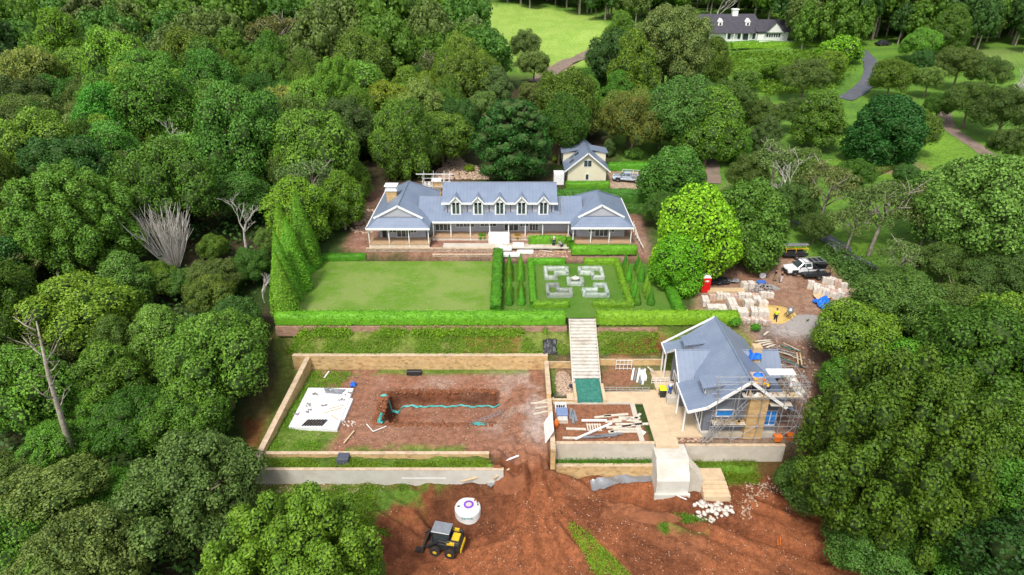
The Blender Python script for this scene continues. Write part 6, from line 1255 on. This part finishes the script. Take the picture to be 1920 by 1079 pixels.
q = Pg(1429, 522); t = thing('tyre', 'upright tyre leaning at the shaded edge of the yard', 'tyre', q); MB().lathe((q[0], q[1]-.1, q[2]+.42), [(.25, 0), (.42, 0), (.44, .1), (.42, .2), (.25, .2)], 20, 'y').build('tyre', M['wcloth'], t)
q = Pg(1345, 535); cloth('sheeting', [(q[0]-1.5, q[1]-.4), (q[0]+1.5, q[1]-.4), (q[0]+1.5, q[1]+1.6), (q[0]-1.5, q[1]+1.6)], lambda x, y, u, v: gz1(x, y)+.3, 'black plastic sheeting heaped right of the red toilet', M['dark'], 'sheeting', n=14, amp=.3, seed=12)
q = Pg(1368, 532); cloth('sheeting', [(q[0]-1.0, q[1]-.3), (q[0]+1.2, q[1]-.3), (q[0]+1.2, q[1]+.6), (q[0]-1.0, q[1]+.6)], lambda x, y, u, v: gz1(x, y)+.2, 'grey plastic sheet beside the black heap', M['grey'], 'sheeting', n=14, amp=.25, seed=13)
# ---- planks and bars
def plank(px, py, ln, rz, wd=.2, h=.06, mt='pale', label='', group=None, z=None, name='plank', cat='plank', dz=.04, ry=0):
    x, y, zz = Pg(px, py); z = zz+dz if z is None else z; o = MB().obox((0, 0, h/2), (ln, wd, h)).build(name, M[mt]); o.location = (x, y, z); o.rotation_euler = (0, ry, rz); return tag(o, label, cat, group)
GP = 'loose planks in the timber court'; LP_ = 'loose pale plank lying on the red soil of the timber court'
for px, py, ln, rz in ((1150, 792, 1.7, .05), (1165, 788, 1.9, .1), (1172, 797, 2.0, .02), (1180, 785, 2.2, -.05), (1160, 802, 2.6, .1), (1176, 806, 2.9, .0), (1168, 811, 3.0, .02), (1155, 780, 2.6, .12), (1188, 791, 1.6, -.2), (1195, 783, 1.3, .9), (1130, 783, 1.8, .15), (1203, 797, 1.4, .1), (1080, 806, 2.0, -.05), (1070, 823, 1.6, -.03), (1185, 799, 2.2, .2), (1145, 815, 1.2, 1.0)):
    plank(px, py, ln, rz, .28, .1, 'pale', LP_, GP)
for px, py, ln, rz, lb, mt in ((1114, 792, 2.6, .0, 'straight white beam lying across the timber court', 'white'), (1113, 812, 4.6, .55, 'long diagonal white beam over the timber court', 'white'), (1125, 822, 3.4, .1, 'lower blue grey metal channel in the timber court', 'grey'), (1140, 819, 2.9, .14, 'upper blue grey metal channel in the timber court', 'grey')): plank(px, py, ln, rz, .2, .16, mt, lb, dz=.15)
q = Pg(1114, 803); t = thing('wooden_pallet', 'empty wooden pallet under the diagonal beam', 'pallet', q); b = MB()
for k in range(6): b.box(q[0]-.75+k*.26, q[1]-.55, q[2]+.1, q[0]-.6+k*.26, q[1]+.55, q[2]+.14)
b.build('slats', M['pale'], t); MB().box(q[0]-.75, q[1]-.5, q[2], q[0]+.75, q[1]-.4, q[2]+.1).box(q[0]-.75, q[1]+.4, q[2], q[0]+.75, q[1]+.5, q[2]+.1).build('bearers', M['pale'], t)
q = Pg(1054, 785); t = thing('material_stack', 'blue wrapped stack of sheets on pallets in the timber court', 'stack', q); MB().box(q[0]-.55, q[1]-.8, q[2], q[0]+.55, q[1]+.8, q[2]+.3).build('pallet_base', M['pale'], t); MB().box(q[0]-.6, q[1]-.2, q[2]+.31, q[0]+.6, q[1]+.95, q[2]+.7).build('sheets', mat('blue_grey_wrap', (.2, .27, .45), rough=.5), t, bevel=.03); MB().box(q[0]-.5, q[1]-.85, q[2]+.31, q[0]+.5, q[1]-.25, q[2]+.5).build('offcuts', M['paver'], t, bevel=.02)
q = Pg(1051, 768); t = thing('crate', 'white open crate of tins at the corner of the timber court', 'crate', q); MB().box(q[0]-.6, q[1]-.5, q[2], q[0]+.6, q[1]-.42, q[2]+.6).box(q[0]-.6, q[1]+.42, q[2], q[0]+.6, q[1]+.5, q[2]+.6).box(q[0]-.6, q[1]-.42, q[2], q[0]-.52, q[1]+.42, q[2]+.6).box(q[0]+.52, q[1]-.42, q[2], q[0]+.6, q[1]+.42, q[2]+.6).box(q[0]-.52, q[1]-.42, q[2], q[0]+.52, q[1]+.42, q[2]+.1).build('crate', M['white'], t)
for k in range(4): MB().lathe((q[0]-.35+k*.23, q[1]+.05*(k % 2), q[2]+.1), [(.09, 0), (.09, .4)], 10).build('tin', M['dark'], t)
q = Pg(1043, 802); tag(MB().lathe((q[0], q[1], q[2]), [(.22, 0), (.26, .7), (.14, 1.0), (.05, 1.1)], 12).build('sack', M['orange'], smooth_=True), 'orange sack standing by the narrow stone wall', 'sack')
for k, (px, py) in enumerate(((1070, 778), (1074, 786), (1078, 782))): plank(px, py, 1.7, 1.45+.1*k, .25, .15, 'grey', 'grey metal flashing length beside the blue wrapped stack', 'metal flashing lengths')
plank(1203, 813, .8, .9, .6, .04, 'white', 'small white board at the right of the timber court', name='board', cat='board')
q = Pg(1024, 822); o = MB().obox((0, 0, .8), (.12, 3.0, 1.7)).build('board', M['white']); o.location = (3.3, 50.2, gz1(3.3, 50.2)); o.rotation_euler = (0, .45, 0); tag(o, 'white board leaning on the pool side of the narrow wall', 'board')
for k, (px, py) in enumerate(((1012, 757), (1020, 765), (1016, 775), (1024, 752))): plank(px, py, 1.9, .1+.12*k, .2, .1, 'pale', 'pale plank stuck out over the pool side of the narrow wall', 'planks by the narrow wall')
for px, py, ln, rz, lb in ((655, 822, 1.9, 1.25, 'lone yellowish plank on the soil below the white slab'), (613, 705, 1.3, 1.4, 'short post leaning near the golden back wall'), (899, 897, 3.6, .35, 'long white pipe beside the round tank'), (940, 891, 2.0, .7, 'tan plank poking from the soil bank'), (960, 862, 1.5, .5, 'plank on the broken end of the white wall')): plank(px, py, ln, rz, .16, .1, 'timber' if 'tan' in lb or 'yell' in lb else 'white', lb, dz=.12)
plank(925, 906, 1.2, .9, .5, .1, 'grey', 'grey broken concrete lump behind the tank', name='concrete_lump', cat='rubble'); plank(949, 903, .9, .3, .5, .08, 'grey', 'bluish sheet scrap on the soil behind the tank', name='sheet_scrap', cat='scrap')
plank(795, 898, 4.2, .0, .12, .15, 'white', 'long white plastic pipe at the foot of the white wall', name='pipe', cat='pipe')
plank(1272, 912+20, 1.6, -.55, .08, .08, 'white', 'thin white pipe in the soil above the white rocks', name='pipe', cat='pipe')
plank(1463, 1010, 1.5, 1.2, .06, .06, 'orange', 'orange plastic pipe pushed in the red soil', name='pipe', cat='pipe', ry=-.2); plank(1458, 1012, 1.3, 1.3, .06, .06, 'orange', 'second shorter orange pipe beside the first', name='pipe', cat='pipe', ry=-.2)
for k in range(13): plank(1448+3.5*k+3*math.sin(k*3), 652+(k % 5)*8, 3.0+math.sin(k), -.75+.22*math.sin(k*2.3), .07, .07, ('steel', 'pale', 'green')[k % 3], 'scaffold tube in the tangled heap east of the grey roof', 'tangled tubes and battens', dz=.1+.05*(k % 4), name='tube', cat='tube')
plank(1494, 666, 4.2, 1.25, .14, .1, 'timber', 'long yellow beam, left of a pair east of the grey roof'); plank(1500, 666, 4.3, 1.27, .14, .1, 'timber', 'long yellow beam, right of a pair east of the grey roof')
for k in range(4): plank(1430+6*k, 640+3*k, 2.0, .2+.1*k, .2, .08, 'pale', 'pale board at the top of the tangled heap', 'boards at the top of the heap')
plank(1438, 625, 1.6, .8, .2, .1, 'pale', 'short pale board on the grey gravel spread')
# materials by the veranda of the guest house
for k in range(5): plank(1187+5*k, 700+2*k, 3.0, 1.3, .22, .16, 'grey' if k % 2 else 'white', 'long metal channel left of the guest veranda', 'metal channels by the veranda')
tag(MB().box(14.55, 59.0, ZP+.02, 15.2, 60.4, ZP+.6).build('white_box', M['white'], bevel=.03), 'white upright carton among the metal channels', 'carton')
for k in range(3): plank(1215+7*k, 690+6*k, 2.4, 1.9, .15, .12, 'pale', 'brown batten between carton and veranda', 'battens near the veranda')
q = P(1241, 745, ZP); t = thing('wheelie_bin', 'wheelie bin with a lime yellow lid on the paved path', 'bin', (q[0], q[1], ZP)); z_ = -4.2; MB().hexa([(q[0]-.28, q[1]-.3, z_), (q[0]+.28, q[1]-.3, z_), (q[0]+.28, q[1]+.3, z_), (q[0]-.28, q[1]+.3, z_)], [(q[0]-.36, q[1]-.4, z_+1.05), (q[0]+.36, q[1]-.4, z_+1.05), (q[0]+.36, q[1]+.4, z_+1.05), (q[0]-.36, q[1]+.4, z_+1.05)]).build('bin', M['dark'], t, bevel=.03)
MB().hexa([(q[0]-.4, q[1]-.45, z_+1.06), (q[0]+.4, q[1]-.45, z_+1.06), (q[0]+.4, q[1]+.45, z_+1.06), (q[0]-.4, q[1]+.45, z_+1.06)], [(q[0]-.36, q[1]-.4, z_+1.14), (q[0]+.36, q[1]-.4, z_+1.14), (q[0]+.36, q[1]+.4, z_+1.2), (q[0]-.36, q[1]+.4, z_+1.2)]).build('lid', M['lime'], t, bevel=.02)
for s_ in (-1, 1): MB().lathe((q[0]+s_*.3, q[1]+.3, z_+.12), [(.12, -.03), (.12, .03)], 10, 'x').build('wheel', M['rubber'], t)
def gate(cx, cy, z, ln, h, label, mt='white', rz=0, n=4, name='gate'):
    b = MB(); 
    for i in range(n+1): b.box(-ln/2+ln*i/n-.03, -.03, 0, -ln/2+ln*i/n+.03, .03, h)
    for i in range(3): b.box(-ln/2, -.025, h*(.1+.42*i), ln/2, .025, h*(.1+.42*i)+.05)
    o = b.build(name, M[mt]); o.location = (cx, cy, z); o.rotation_euler = (0, 0, rz); return tag(o, label, 'gate')
gate(12.9, 61.2, ZP+.05, 1.8, 1.3, 'small white picket gate leaning at the golden wall'); gate(12.5, 56.9, ZP+.02, 5.0, .7, 'low grey scaffold frame lying along the paved path', 'steel', n=7, name='frame')
gate(16.6, 58.4, ZP+.1, 2.0, .8, 'white trestle frame by the guest veranda'); tag(MB().box(16.5, 54.6, -4.1, 18.0, 55.3, -3.3).build('work_table', M['conc'], bevel=.03), 'grey workbench on the guest veranda', 'table')
q = P(1031, 663, -2.7); cloth('sheeting', [(q[0]-.8, q[1]-.6), (q[0]+.8, q[1]-.6), (q[0]+.8, q[1]+.8), (q[0]-.8, q[1]+.8)], lambda x, y, u, v: gz1(x, y)+.1, 'black plastic heap at the right end of the golden wall', M['dark'], 'sheeting', n=12, amp=.25, seed=4)
q = P(1037, 675, -3.3); cloth('bag', [(q[0]-.3, q[1]-.3), (q[0]+.5, q[1]-.3), (q[0]+.5, q[1]+.3), (q[0]-.3, q[1]+.3)], lambda x, y, u, v: -3.2+.3*math.sin(math.pi*u), 'turquoise bag on the end of the golden wall', M['teal'], 'bag', n=8, amp=.15, seed=6)
q = Pg(1070, 728); cloth('bag', [(q[0]-.5, q[1]-.3), (q[0]+.5, q[1]-.3), (q[0]+.5, q[1]+.4), (q[0]-.5, q[1]+.4)], lambda x, y, u, v: q[2]+.05+.35*math.sin(math.pi*u)*math.sin(math.pi*v), 'dark blue bag at the lower end of the rubble bed', M['navy'], 'bag', n=8, amp=.1, seed=7)
q = Pg(607, 943); cloth('bag', [(q[0]-.4, q[1]-.3), (q[0]+.4, q[1]-.3), (q[0]+.4, q[1]+.3), (q[0]-.4, q[1]+.3)], lambda x, y, u, v: q[2]+.15, 'scrap of green and white cloth above the big domed tree', M['lime'], 'cloth', n=8, amp=.2, seed=8)
q = Pg(587, 943); tag(MB().lathe(q, [(.25, 0), (.3, .3), (.15, .5)], 10).build('bucket', M['orange']), 'orange bucket in the grass above the big domed tree', 'bucket')
q = Pg(777, 703); tag(MB().box(q[0]-.85, q[1]-.25, q[2], q[0]+.85, q[1]+.25, q[2]+.6).build('crate', M['dark'], bevel=.03), 'long black crate under the golden back wall', 'crate')
tag(MB().box(-16.6, 45.9, -4.6, -15.5, 46.9, -3.85).build('cover_plate', mat('slate_blue_plate', (.09, .1, .13), rough=.5), bevel=.02), 'dark square cover bridging the grass strip', 'cover')

# ---- white slab in the pool court
c4 = [P(x, y, -3.95) for x, y in ((541, 800), (632, 805), (663, 728), (578, 727))]; t = thing('concrete_slab', 'white concrete slab with stacked bricks in the pool court', 'slab', (c4[0][0]+2.3, c4[0][1]+2, -4.3)); MB().prism(c4, -4.5, -3.95).build('slab', M['slabw'], t, bevel=.03)
c5 = [P(x, y, -4.05) for x, y in ((636, 790), (646, 786), (662, 748), (655, 746))]; MB().prism(c5, -4.5, -4.05).build('step', M['slabw'], t)
r_ = rg(3); brk = MB().box(-.11, -.05, 0, .11, .05, .1).build('brick', M['gravel'])
bx = []
for (px, py, n, dx) in ((592, 741, 8, .16), (578, 760, 6, .14), (576, 772, 8, .18), (556, 778, 5, .12), (608, 760, 5, .12), (640, 750, 6, .2), (655, 738, 5, .2)):
    x, y = P(px, py, -3.95)
    for i in range(n): bx.append((x+r_.uniform(-dx*2, dx*2), y+r_.uniform(-dx*1.6, dx*1.6), r_.uniform(0, 3)))
for i, (x, y, a) in enumerate(bx):
    o = brk if i == 0 else brk.copy()
    if i: COL.objects.link(o)
    o.location = (x, y, -3.945); o.rotation_euler = (0, 0, a); tag(o, 'grey brick lying loose on the white slab', 'brick', 'loose bricks on the white slab')
bt = MB().box(-.05, -.5, 0, .05, .5, .08).build('batten', M['rubber'])
for i in range(15):
    o = bt if i == 0 else bt.copy()
    if i: COL.objects.link(o)
    x, y = P(572+i*2.6, 794-(i % 2), -3.95); o.location = (x, y, -3.945); o.rotation_euler = (0, 0, -.35); tag(o, 'dark batten in the row on the front of the white slab', 'batten', 'row of dark battens on the white slab')
for k, (px, py, ln, rz) in enumerate(((625, 776, 1.9, .5), (632, 770, 1.6, .4), (628, 788, 1.2, -.7))): plank(px, py, ln, rz, .08, .06, 'timber', ('upper', 'middle', 'lower')[k]+' thin stick on the right of the white slab', z=-3.93)
c = [P(x, y, -3.93) for x, y in ((607, 728), (648, 731), (640, 740), (612, 738))]; cloth('sheeting', c, lambda x, y, u, v: -3.93, 'grey plastic sheet on the rear edge of the white slab', M['grey'], 'sheeting', n=14, amp=.1, seed=15)
q = Pg(663, 725); cloth('bag', [(q[0]-.3, q[1]-.3), (q[0]+.3, q[1]-.3), (q[0]+.3, q[1]+.3), (q[0]-.3, q[1]+.3)], lambda x, y, u, v: q[2]+.1+.4*math.sin(math.pi*u)*math.sin(math.pi*v), 'bright blue bag at the rear corner of the white slab', M['bluetarp'], 'bag', n=10, amp=.2, seed=5)
stones('rubble', 'pale pinkish offcuts at the right corner of the white slab', 'rubble', heap_pts(*P(655, 795, -4.3), .7, .5, .1, 30, 21), (.06, .15), M['paver'], 22)
# teal liner and ladders in the pit
pts = [(*P(a, b_, -5.7), -5.7) for a, b_ in ((716, 764), (760, 763), (800, 762), (850, 757), (890, 756), (938, 748))]; V = []; F = []
n = 60
for i in range(n+1):
    f = i/n*5; k = min(int(f), 4); a, b_ = Vector(pts[k]), Vector(pts[k+1]); c = a.lerp(b_, f-k)
    for j in range(7): v = j/6; wv = .07+.13*abs(math.sin(i*.23)+.3*math.sin(i*.9)); yy_ = c.y+(v-.5)*wv*2; yy_ = min(yy_, 56.15+.1*v+.12*math.sin(i*.5)); V.append((c.x, yy_, gz1(c.x, yy_)+.10+.07*math.sin(i*1.3+j)+.12*v))
for i in range(n):
    for j in range(6): q_ = i*7+j; F.append((q_, q_+1, q_+8, q_+7))
tag(link('liner', npmesh('liner', V, F, M['teal'], True)), 'crumpled turquoise plastic liner strung along the excavated pit', 'liner')
a, b_ = Pg(880, 798), Pg(944, 776); ladder((a[0], a[1], a[2]+.15), (b_[0], b_[1], b_[2]+.3), .4, 11, 'aluminium ladder lying on the right slope of the pit', 'grey', ax=(0, 1, 0))
q = Pg(900, 796); cloth('sheeting', [(q[0]-.6, q[1]-.3), (q[0]+.5, q[1]-.3), (q[0]+.5, q[1]+.3), (q[0]-.6, q[1]+.3)], lambda x, y, u, v: gz1(x, y)+.05, 'pale turquoise scrap at the foot of the pit ladder', M['teal'], 'scrap', n=10, amp=.08, seed=16)
for k, (px, py, rz) in enumerate(((694, 806, -.9), (712, 808, .6))): plank(px, py, 1.5, rz, .07, .07, 'white', ('left', 'right')[k]+' arm of the white L shaped bars at the corner of the pit', dz=.2)
q = Pg(715, 786); cloth('sheeting', [(q[0]-.3, q[1]-.9), (q[0]+.3, q[1]-.9), (q[0]+.4, q[1]+.9), (q[0]-.2, q[1]+.9)], lambda x, y, u, v: gz1(x, y)+.05, 'torn bluish plastic at the left end of the pit', M['teal'], 'scrap', n=10, amp=.1, seed=17)
stones('soil_heap', 'lumps of red soil along the broken edge of the pit', 'soil', [(x, y, gz1(x, y)) for x, y in [(-13.9+.4*math.sin(i), 51.5+i*.05) for i in range(110)]]+[(x, y, gz1(x, y)) for x, y in [(-13+i*.12, 57.1+.3*math.sin(i*1.7)) for i in range(95)]]+[(x, y, gz1(x, y)) for x, y in [(-13+i*.12, 51.6+.3*math.sin(i*1.3)) for i in range(95)]], (.08, .3), M['dirt'], 23)
# terrace clutter by the long house
for k, (px, py, sx_, sy_) in enumerate(((948, 468, 1.7, .9), (972, 462, 1.6, .9), (985, 475, 2.3, .7), (955, 480, 3.2, 1.0))): x, y, z = Pg(px, py); tag(MB().box(x-sx_/2, y-sy_/2, z, x+sx_/2, y+sy_/2, z+.4).build('white_box', M['white'], bevel=.03), ('first', 'second', 'third', 'fourth')[k]+' white carton from the left on the terrace', 'carton')
for k in range(9): plank(1005+9*k, 462+(k*5 % 14), 1.8, .3*math.sin(k*2.1), .2, .1, 'timber' if k % 2 else 'pale', 'loose board on the terrace before the right veranda', 'loose boards on the terrace')
def sawhorse(px, py, label):
    q = Pg(px, py); t = thing('sawhorse', label, 'sawhorse', q); MB().box(q[0]-.45, q[1]-.05, q[2]+.75, q[0]+.45, q[1]+.05, q[2]+.85).build('beam', M['pale'], t)
    for sx_ in (-1, 1):
        for sy_ in (-1, 1): MB().bar((q[0]+sx_*.3, q[1], q[2]+.78), (q[0]+sx_*.5, q[1]+sy_*.35, q[2]), .06, .06).build('leg', M['pale'], t)
sawhorse(1171, 470, 'left sawhorse on the red terrace near the hedge'); sawhorse(1181, 470, 'right sawhorse on the red terrace near the hedge')
plank(1127, 470, 1.9, -.8, .08, .08, 'white', 'pair of crossed white poles on the red terrace', dz=.3)
for k in range(7): plank(1186+2.5*k, 425+6*k, 3.2, 1.3+.05*k, .15, .12, 'paver' if k % 2 else 'pale', 'pinkish board in the stack right of the long house', 'boards stacked right of the long house', dz=.15+.04*k)

# ---- scaffolds
def scaffold(label, xs_, ys_, z0, z1, decks, name='scaffold', lev=None, brace=True, loc=None, mt='steel'):
    t = thing(name, label, 'scaffold', loc or (xs_[0], ys_[0], z0)); lev = lev or []
    for x in xs_:
        for y in ys_: MB().tube([(x, y, z0-.1), (x, y, z1)], .035, 6).build('standard', M[mt], t)
    for z in lev:
        for y in ys_: MB().tube([(xs_[0]-.3, y, z), (xs_[-1]+.3, y, z)], .03, 5).build('ledger', M[mt], t)
        for x in xs_: MB().tube([(x, ys_[0]-.2, z+.04), (x, ys_[-1]+.2, z+.04)], .03, 5).build('transom', M[mt], t)
    for z, x0, x1 in decks:
        n = max(2, int((ys_[-1]-ys_[0])/.26)); 
        for i in range(n): y0 = ys_[0]+(ys_[-1]-ys_[0])*i/n; MB().box(x0, y0+.01, z+.08+.004*(i % 2), x1, y0+(ys_[-1]-ys_[0])/n-.02, z+.13+.004*(i % 2)).build('deck_board', M['pale'] if i % 2 else M['conc'], t)
    if brace:
        for i in range(len(xs_)-1): a, b_ = (z0+.3, z0+2.2) if i % 2 else (z0+2.2, z0+.3); MB().tube([(xs_[i], ys_[0]-.05, a), (xs_[i+1], ys_[0]-.05, b_)], .028, 5).build('brace', M[mt], t)
    return t
SX = [19.6, 21.6, 23.9, 26.0, 27.7]
sc_ = scaffold('tall tube scaffold with laden decks across the gable front of the grey house', SX, [48.95, 49.75], ZP-.1, 3.1, [(-2.35, 19.6, 22.8), (-.05, 24.8, 26.9), (1.0, 22.0, 27.7)], lev=[ZP+.5, -2.4, -1.1, .95, 2.0, 2.9])
MB().box(24.4, 49.9, 3.0, 27.0, 50.9, 3.06).build('white_sheet', M['white'], sc_)
for k, (a, b_) in enumerate((((19.0, 48.7, -4.3), (22.4, 48.7, .9)), ((18.6, 48.8, -4.3), (20.4, 48.8, -1.2)))): ladder(a, b_, .45, 14, ('long', 'short')[k]+' ladder leaning on the left of the tall scaffold', 'steel', ax=(0, 1, 0))
scaffold('tube scaffold down the right side of the grey house', [27.75, 28.9], [50.6, 52.4, 54.0], ZP-.1, 1.6, [(.2, 27.8, 28.8)], lev=[-2.6, -.6, .15, 1.2], brace=False)
r_ = rg(8)
for k in range(26):
    x = r_.uniform(22.2, 27.4); y = r_.uniform(49.05, 49.65); o = MB().obox((0, 0, .1), (r_.uniform(.15, .5), r_.uniform(.12, .3), r_.uniform(.1, .3))).build('offcut', M[('rubble', 'paver', 'gold', 'timber', 'white')[k % 5]]); o.location = (x, y, 1.16); o.rotation_euler.z = r_.uniform(0, 3); tag(o, 'stone or timber offcut lying on the upper scaffold deck', 'offcut', 'offcuts on the upper scaffold deck')
for k in range(14):
    x = r_.uniform(19.8, 22.6); y = r_.uniform(49.05, 49.65); o = MB().obox((0, 0, .08), (r_.uniform(.2, .4), r_.uniform(.15, .3), .16)).build('stone_block', M['gold']); o.location = (x, y, -2.2); o.rotation_euler.z = r_.uniform(0, 3); tag(o, 'rough golden stone on the lower scaffold deck', 'stone', 'stones on the lower scaffold deck')
for k, (x, y, z) in enumerate(((26.2, 49.0, ZP+.1), (27.6, 49.3, ZP))): tag(MB().hexa([(x-.3, y-.25, z), (x+.3, y-.25, z), (x+.3, y+.25, z), (x-.3, y+.25, z)], [(x-.38, y-.32, z+.65), (x+.38, y-.32, z+.65), (x+.38, y+.32, z+.65), (x-.38, y+.32, z+.65)]).build('tub', M['orange'], bevel=.02), ('left', 'right')[k]+' orange plastic tub below the scaffold', 'tub')
scs = scaffold('small scaffold with a white deck round the rear stone chimney', [-14.6, -13.0, -11.2, -10.3], [100.6, 102.4], 1.7, 6.6, [(4.3, -14.8, -10.2)], lev=[2.6, 4.25, 5.3], mt='white'); MB().box(-15.6, 100.5, 6.55, -9.4, 100.62, 6.65).build('top_rail', M['white'], scs)
t = thing('stone_chimney', 'tall sandstone chimney inside the small rear scaffold', 'chimney', (-12.6, 101.2, 1.7)); MB().box(-13.1, 100.8, 1.6, -11.7, 101.9, 5.3).build('stack', M['gold'], t); MB().box(-13.2, 100.7, 5.3, -11.6, 102, 5.5).build('cap', M['white'], t)
for k in range(6): x = -14.3+k*.65; o = MB().obox((0, 0, .25), (.4, .35, .5)).build('white_block', M['white']); o.location = (x, 101.2+.3*(k % 2), 4.45); tag(o, 'white wrapped block on the rear scaffold deck', 'block', 'white blocks on the rear scaffold deck')
# trees stakes / posts

# ------------------------------------------------------------------ people
def person(loc, rz, label, shirt='black', trousers='khaki', hat=None, pose='stand', hi=1.76, seed=0):
    r = rg(seed); S = hi/1.76; lean = {'stand': .04, 'bend': .9, 'work': .35}[pose]; V = []; E = []; RD = []
    def add(p, rad, par=None): V.append(Vector(p)); RD.append(rad); i = len(V)-1; (E.append((par, i)) if par is not None else None); return i
    def sp(d, x=0, y=0):          # point along the leaning spine, facing +x
        return (x+.0+math.sin(lean)*d+math.cos(lean)*0, y, .94+math.cos(lean)*d)
    hip = add((0, 0, .94), .135); ch1 = add(sp(.2), .125, hip); ch2 = add(sp(.42), .135, ch1); nk = add(sp(.54), .058, ch2); hn = sp(.62, .02); hd = add(hn, .075, nk)
    h2 = add((hn[0]+.02, 0, hn[2]+.075), .098, hd); h3 = add((hn[0]+.01, 0, hn[2]+.15), .085, h2); add((hn[0]+.115, 0, hn[2]+.055), .016, h2)
    for s_ in (-1, 1): add((hn[0]+.01, s_*.1, hn[2]+.06), .014, h2)
    Lg = {}; Am = {}
    for s_ in (-1, 1):
        a = add((0, s_*.1, .86), .095, hip); k = add((.03 if pose == 'stand' else .10, s_*.12, .48), .062, a); f = add((-.02+.08*s_*(pose == 'stand'), s_*.13, .09), .042, k); t1 = add((.12+.08*s_*(pose == 'stand'), s_*.14, .04), .038, f); add((.2+.08*s_*(pose == 'stand'), s_*.145, .035), .028, t1); Lg[s_] = (a, k, f)
        sh = add((sp(.46)[0], s_*.19, sp(.46)[2]), .06, ch2)
        if pose == 'stand': el = (sp(.18)[0]-.03, s_*.26, sp(.18)[2]); wr = (el[0]+.14, s_*.24, el[2]-.22)
        else: el = (sp(.3)[0]+.15, s_*.24, sp(.3)[2]-.2); wr = (el[0]+.2, s_*.16, el[2]-.12)
        e_ = add(el, .044, sh); w_ = add(wr, .028, e_); d = (Vector(wr)-Vector(el)).normalized(); pm = add(Vector(wr)+d*.06, .03, w_); Am[s_] = (sh, e_, w_); sd = Vector((0, 1, 0)); pv = V[pm]
        for q, (o, ln) in enumerate(((-.03, .06), (-.01, .075), (.01, .07), (.03, .055))):
            f1 = add(pv+d*.045+sd*o, .009, pm); f2 = add(pv+d*(.045+ln*.5)+sd*o+Vector((.012, 0, -.004)), .008, f1); add(pv+d*(.045+ln)+sd*o+Vector((.03, 0, -.015)), .007, f2)
        th = add(pv-d*.02+Vector((.03, -s_*.02, .0)), .010, pm); add(pv+d*.02+Vector((.055, -s_*.03, 0)), .008, th)
    root = thing('person', label, 'person', (0, 0, 0))
    def skin(name, vs, es, rd, mt):
        me = bpy.data.meshes.new(name); me.from_pydata([tuple(v*S) for v in vs], es, []); me.update(); me.materials.append(mt); o = link(name, me, root); m_ = o.modifiers.new('skin', 'SKIN'); lay = me.skin_vertices[0] if me.skin_vertices else None
        if lay is None:
            o.modifiers.remove(m_); bpy.context.view_layer.objects.active = o; o.select_set(True); bpy.ops.object.modifier_add(type='SKIN'); lay = me.skin_vertices[0]
        for i, x in enumerate(rd): lay.data[i].radius = (x*S, x*S)
        lay.data[0].use_root = True; ss = o.modifiers.new('sub', 'SUBSURF'); ss.levels = 1; ss.render_levels = 1; return o
    skin('body', V, E, RD, M['skin'])
    def sub(name, ids, inf, mt, extra=None):
        mp = {i: n for n, i in enumerate(ids)}; es = [(mp[a], mp[b_]) for a, b_ in E if a in mp and b_ in mp]; skin(name, [V[i] for i in ids], es, [RD[i]*1.04+inf for i in ids], mt)
    sub('shirt', [ch1, hip, ch2, Am[1][0], Am[1][1], Am[-1][0], Am[-1][1]], .02, M[shirt]); sub('trousers', [hip, Lg[1][0], Lg[1][1], Lg[1][2], Lg[-1][0], Lg[-1][1], Lg[-1][2]], .018, M[trousers])
    hp = Vector((hn[0], 0, hn[2]+.11))*S; hb = MB().lathe(hp, [(.16 if hat else .108, 0), (.108, .012), (.1, .07), (.05, .105)], 14).build('hat' if hat else 'hair', M[hat or 'hair'], root)
    for s_ in (-1, 1): fx = V[Lg[s_][2]]*S; MB().hexa([(fx.x-.07, fx.y-.05, 0), (fx.x+.23, fx.y-.05, 0), (fx.x+.23, fx.y+.05, 0), (fx.x-.07, fx.y+.05, 0)], [(fx.x-.06, fx.y-.05, .12), (fx.x+.2, fx.y-.045, .08), (fx.x+.2, fx.y+.045, .08), (fx.x-.06, fx.y+.05, .12)]).build('boot', M['rubber'], root, bevel=.02)
    root.location = loc; root.rotation_euler = (0, 0, rz); return root
for px, py, z, rz, lb, sh, tr_, ht, po in (
  (1452, 527, None, -.3, 'person in black shirt and pale shorts standing left in front of the white ute', 'black', 'khaki', None, 'stand'),
  (1464, 530, None, 2.8, 'person in black top and light trousers standing right in front of the white ute', 'black', 'wcloth', None, 'stand'),
  (1037, 466, None, 1.0, 'worker in dark blue standing among terrace rubble by the hedge', 'navy', 'navy', 'white', 'work'),
  (1053, 470, None, 2.5, 'worker in grey bending on the terrace beside the hedge', 'grey', 'navy', None, 'bend'),
  (1255, 738, ZP+.16, .6, 'worker in blue and white on the guest veranda by the lime lidded bin', 'wcloth', 'bluecloth', None, 'work'),
  (1453, 603, None, 1.5, 'worker in a lime vest standing beside the sand heap', 'lime', 'navy', None, 'stand')):
    q = Pg(px, py) if z is None else (*P(px, py, z), z); person(q, rz, lb, sh, tr_, ht, po, seed=px)
person((23.0, 49.35, 1.16), 1.2, 'worker in a yellow jacket bending on the upper scaffold deck, left of two', 'hivis', 'navy', 'yellow', 'bend', seed=1)
person((24.3, 49.3, 1.16), 2.2, 'worker in an orange jacket crouched on the scaffold deck, right of two', 'hivis', 'navy', 'orange', 'bend', seed=2)
person((26.4, 49.35, 1.16), .4, 'worker in a white shirt at the right of the scaffold deck', 'wcloth', 'khaki', 'white', 'work', seed=3)
person((22.4, 49.35, 1.16), .9, 'worker in a pale shirt at the left edge of the scaffold deck', 'khaki', 'navy', None, 'stand', seed=4)
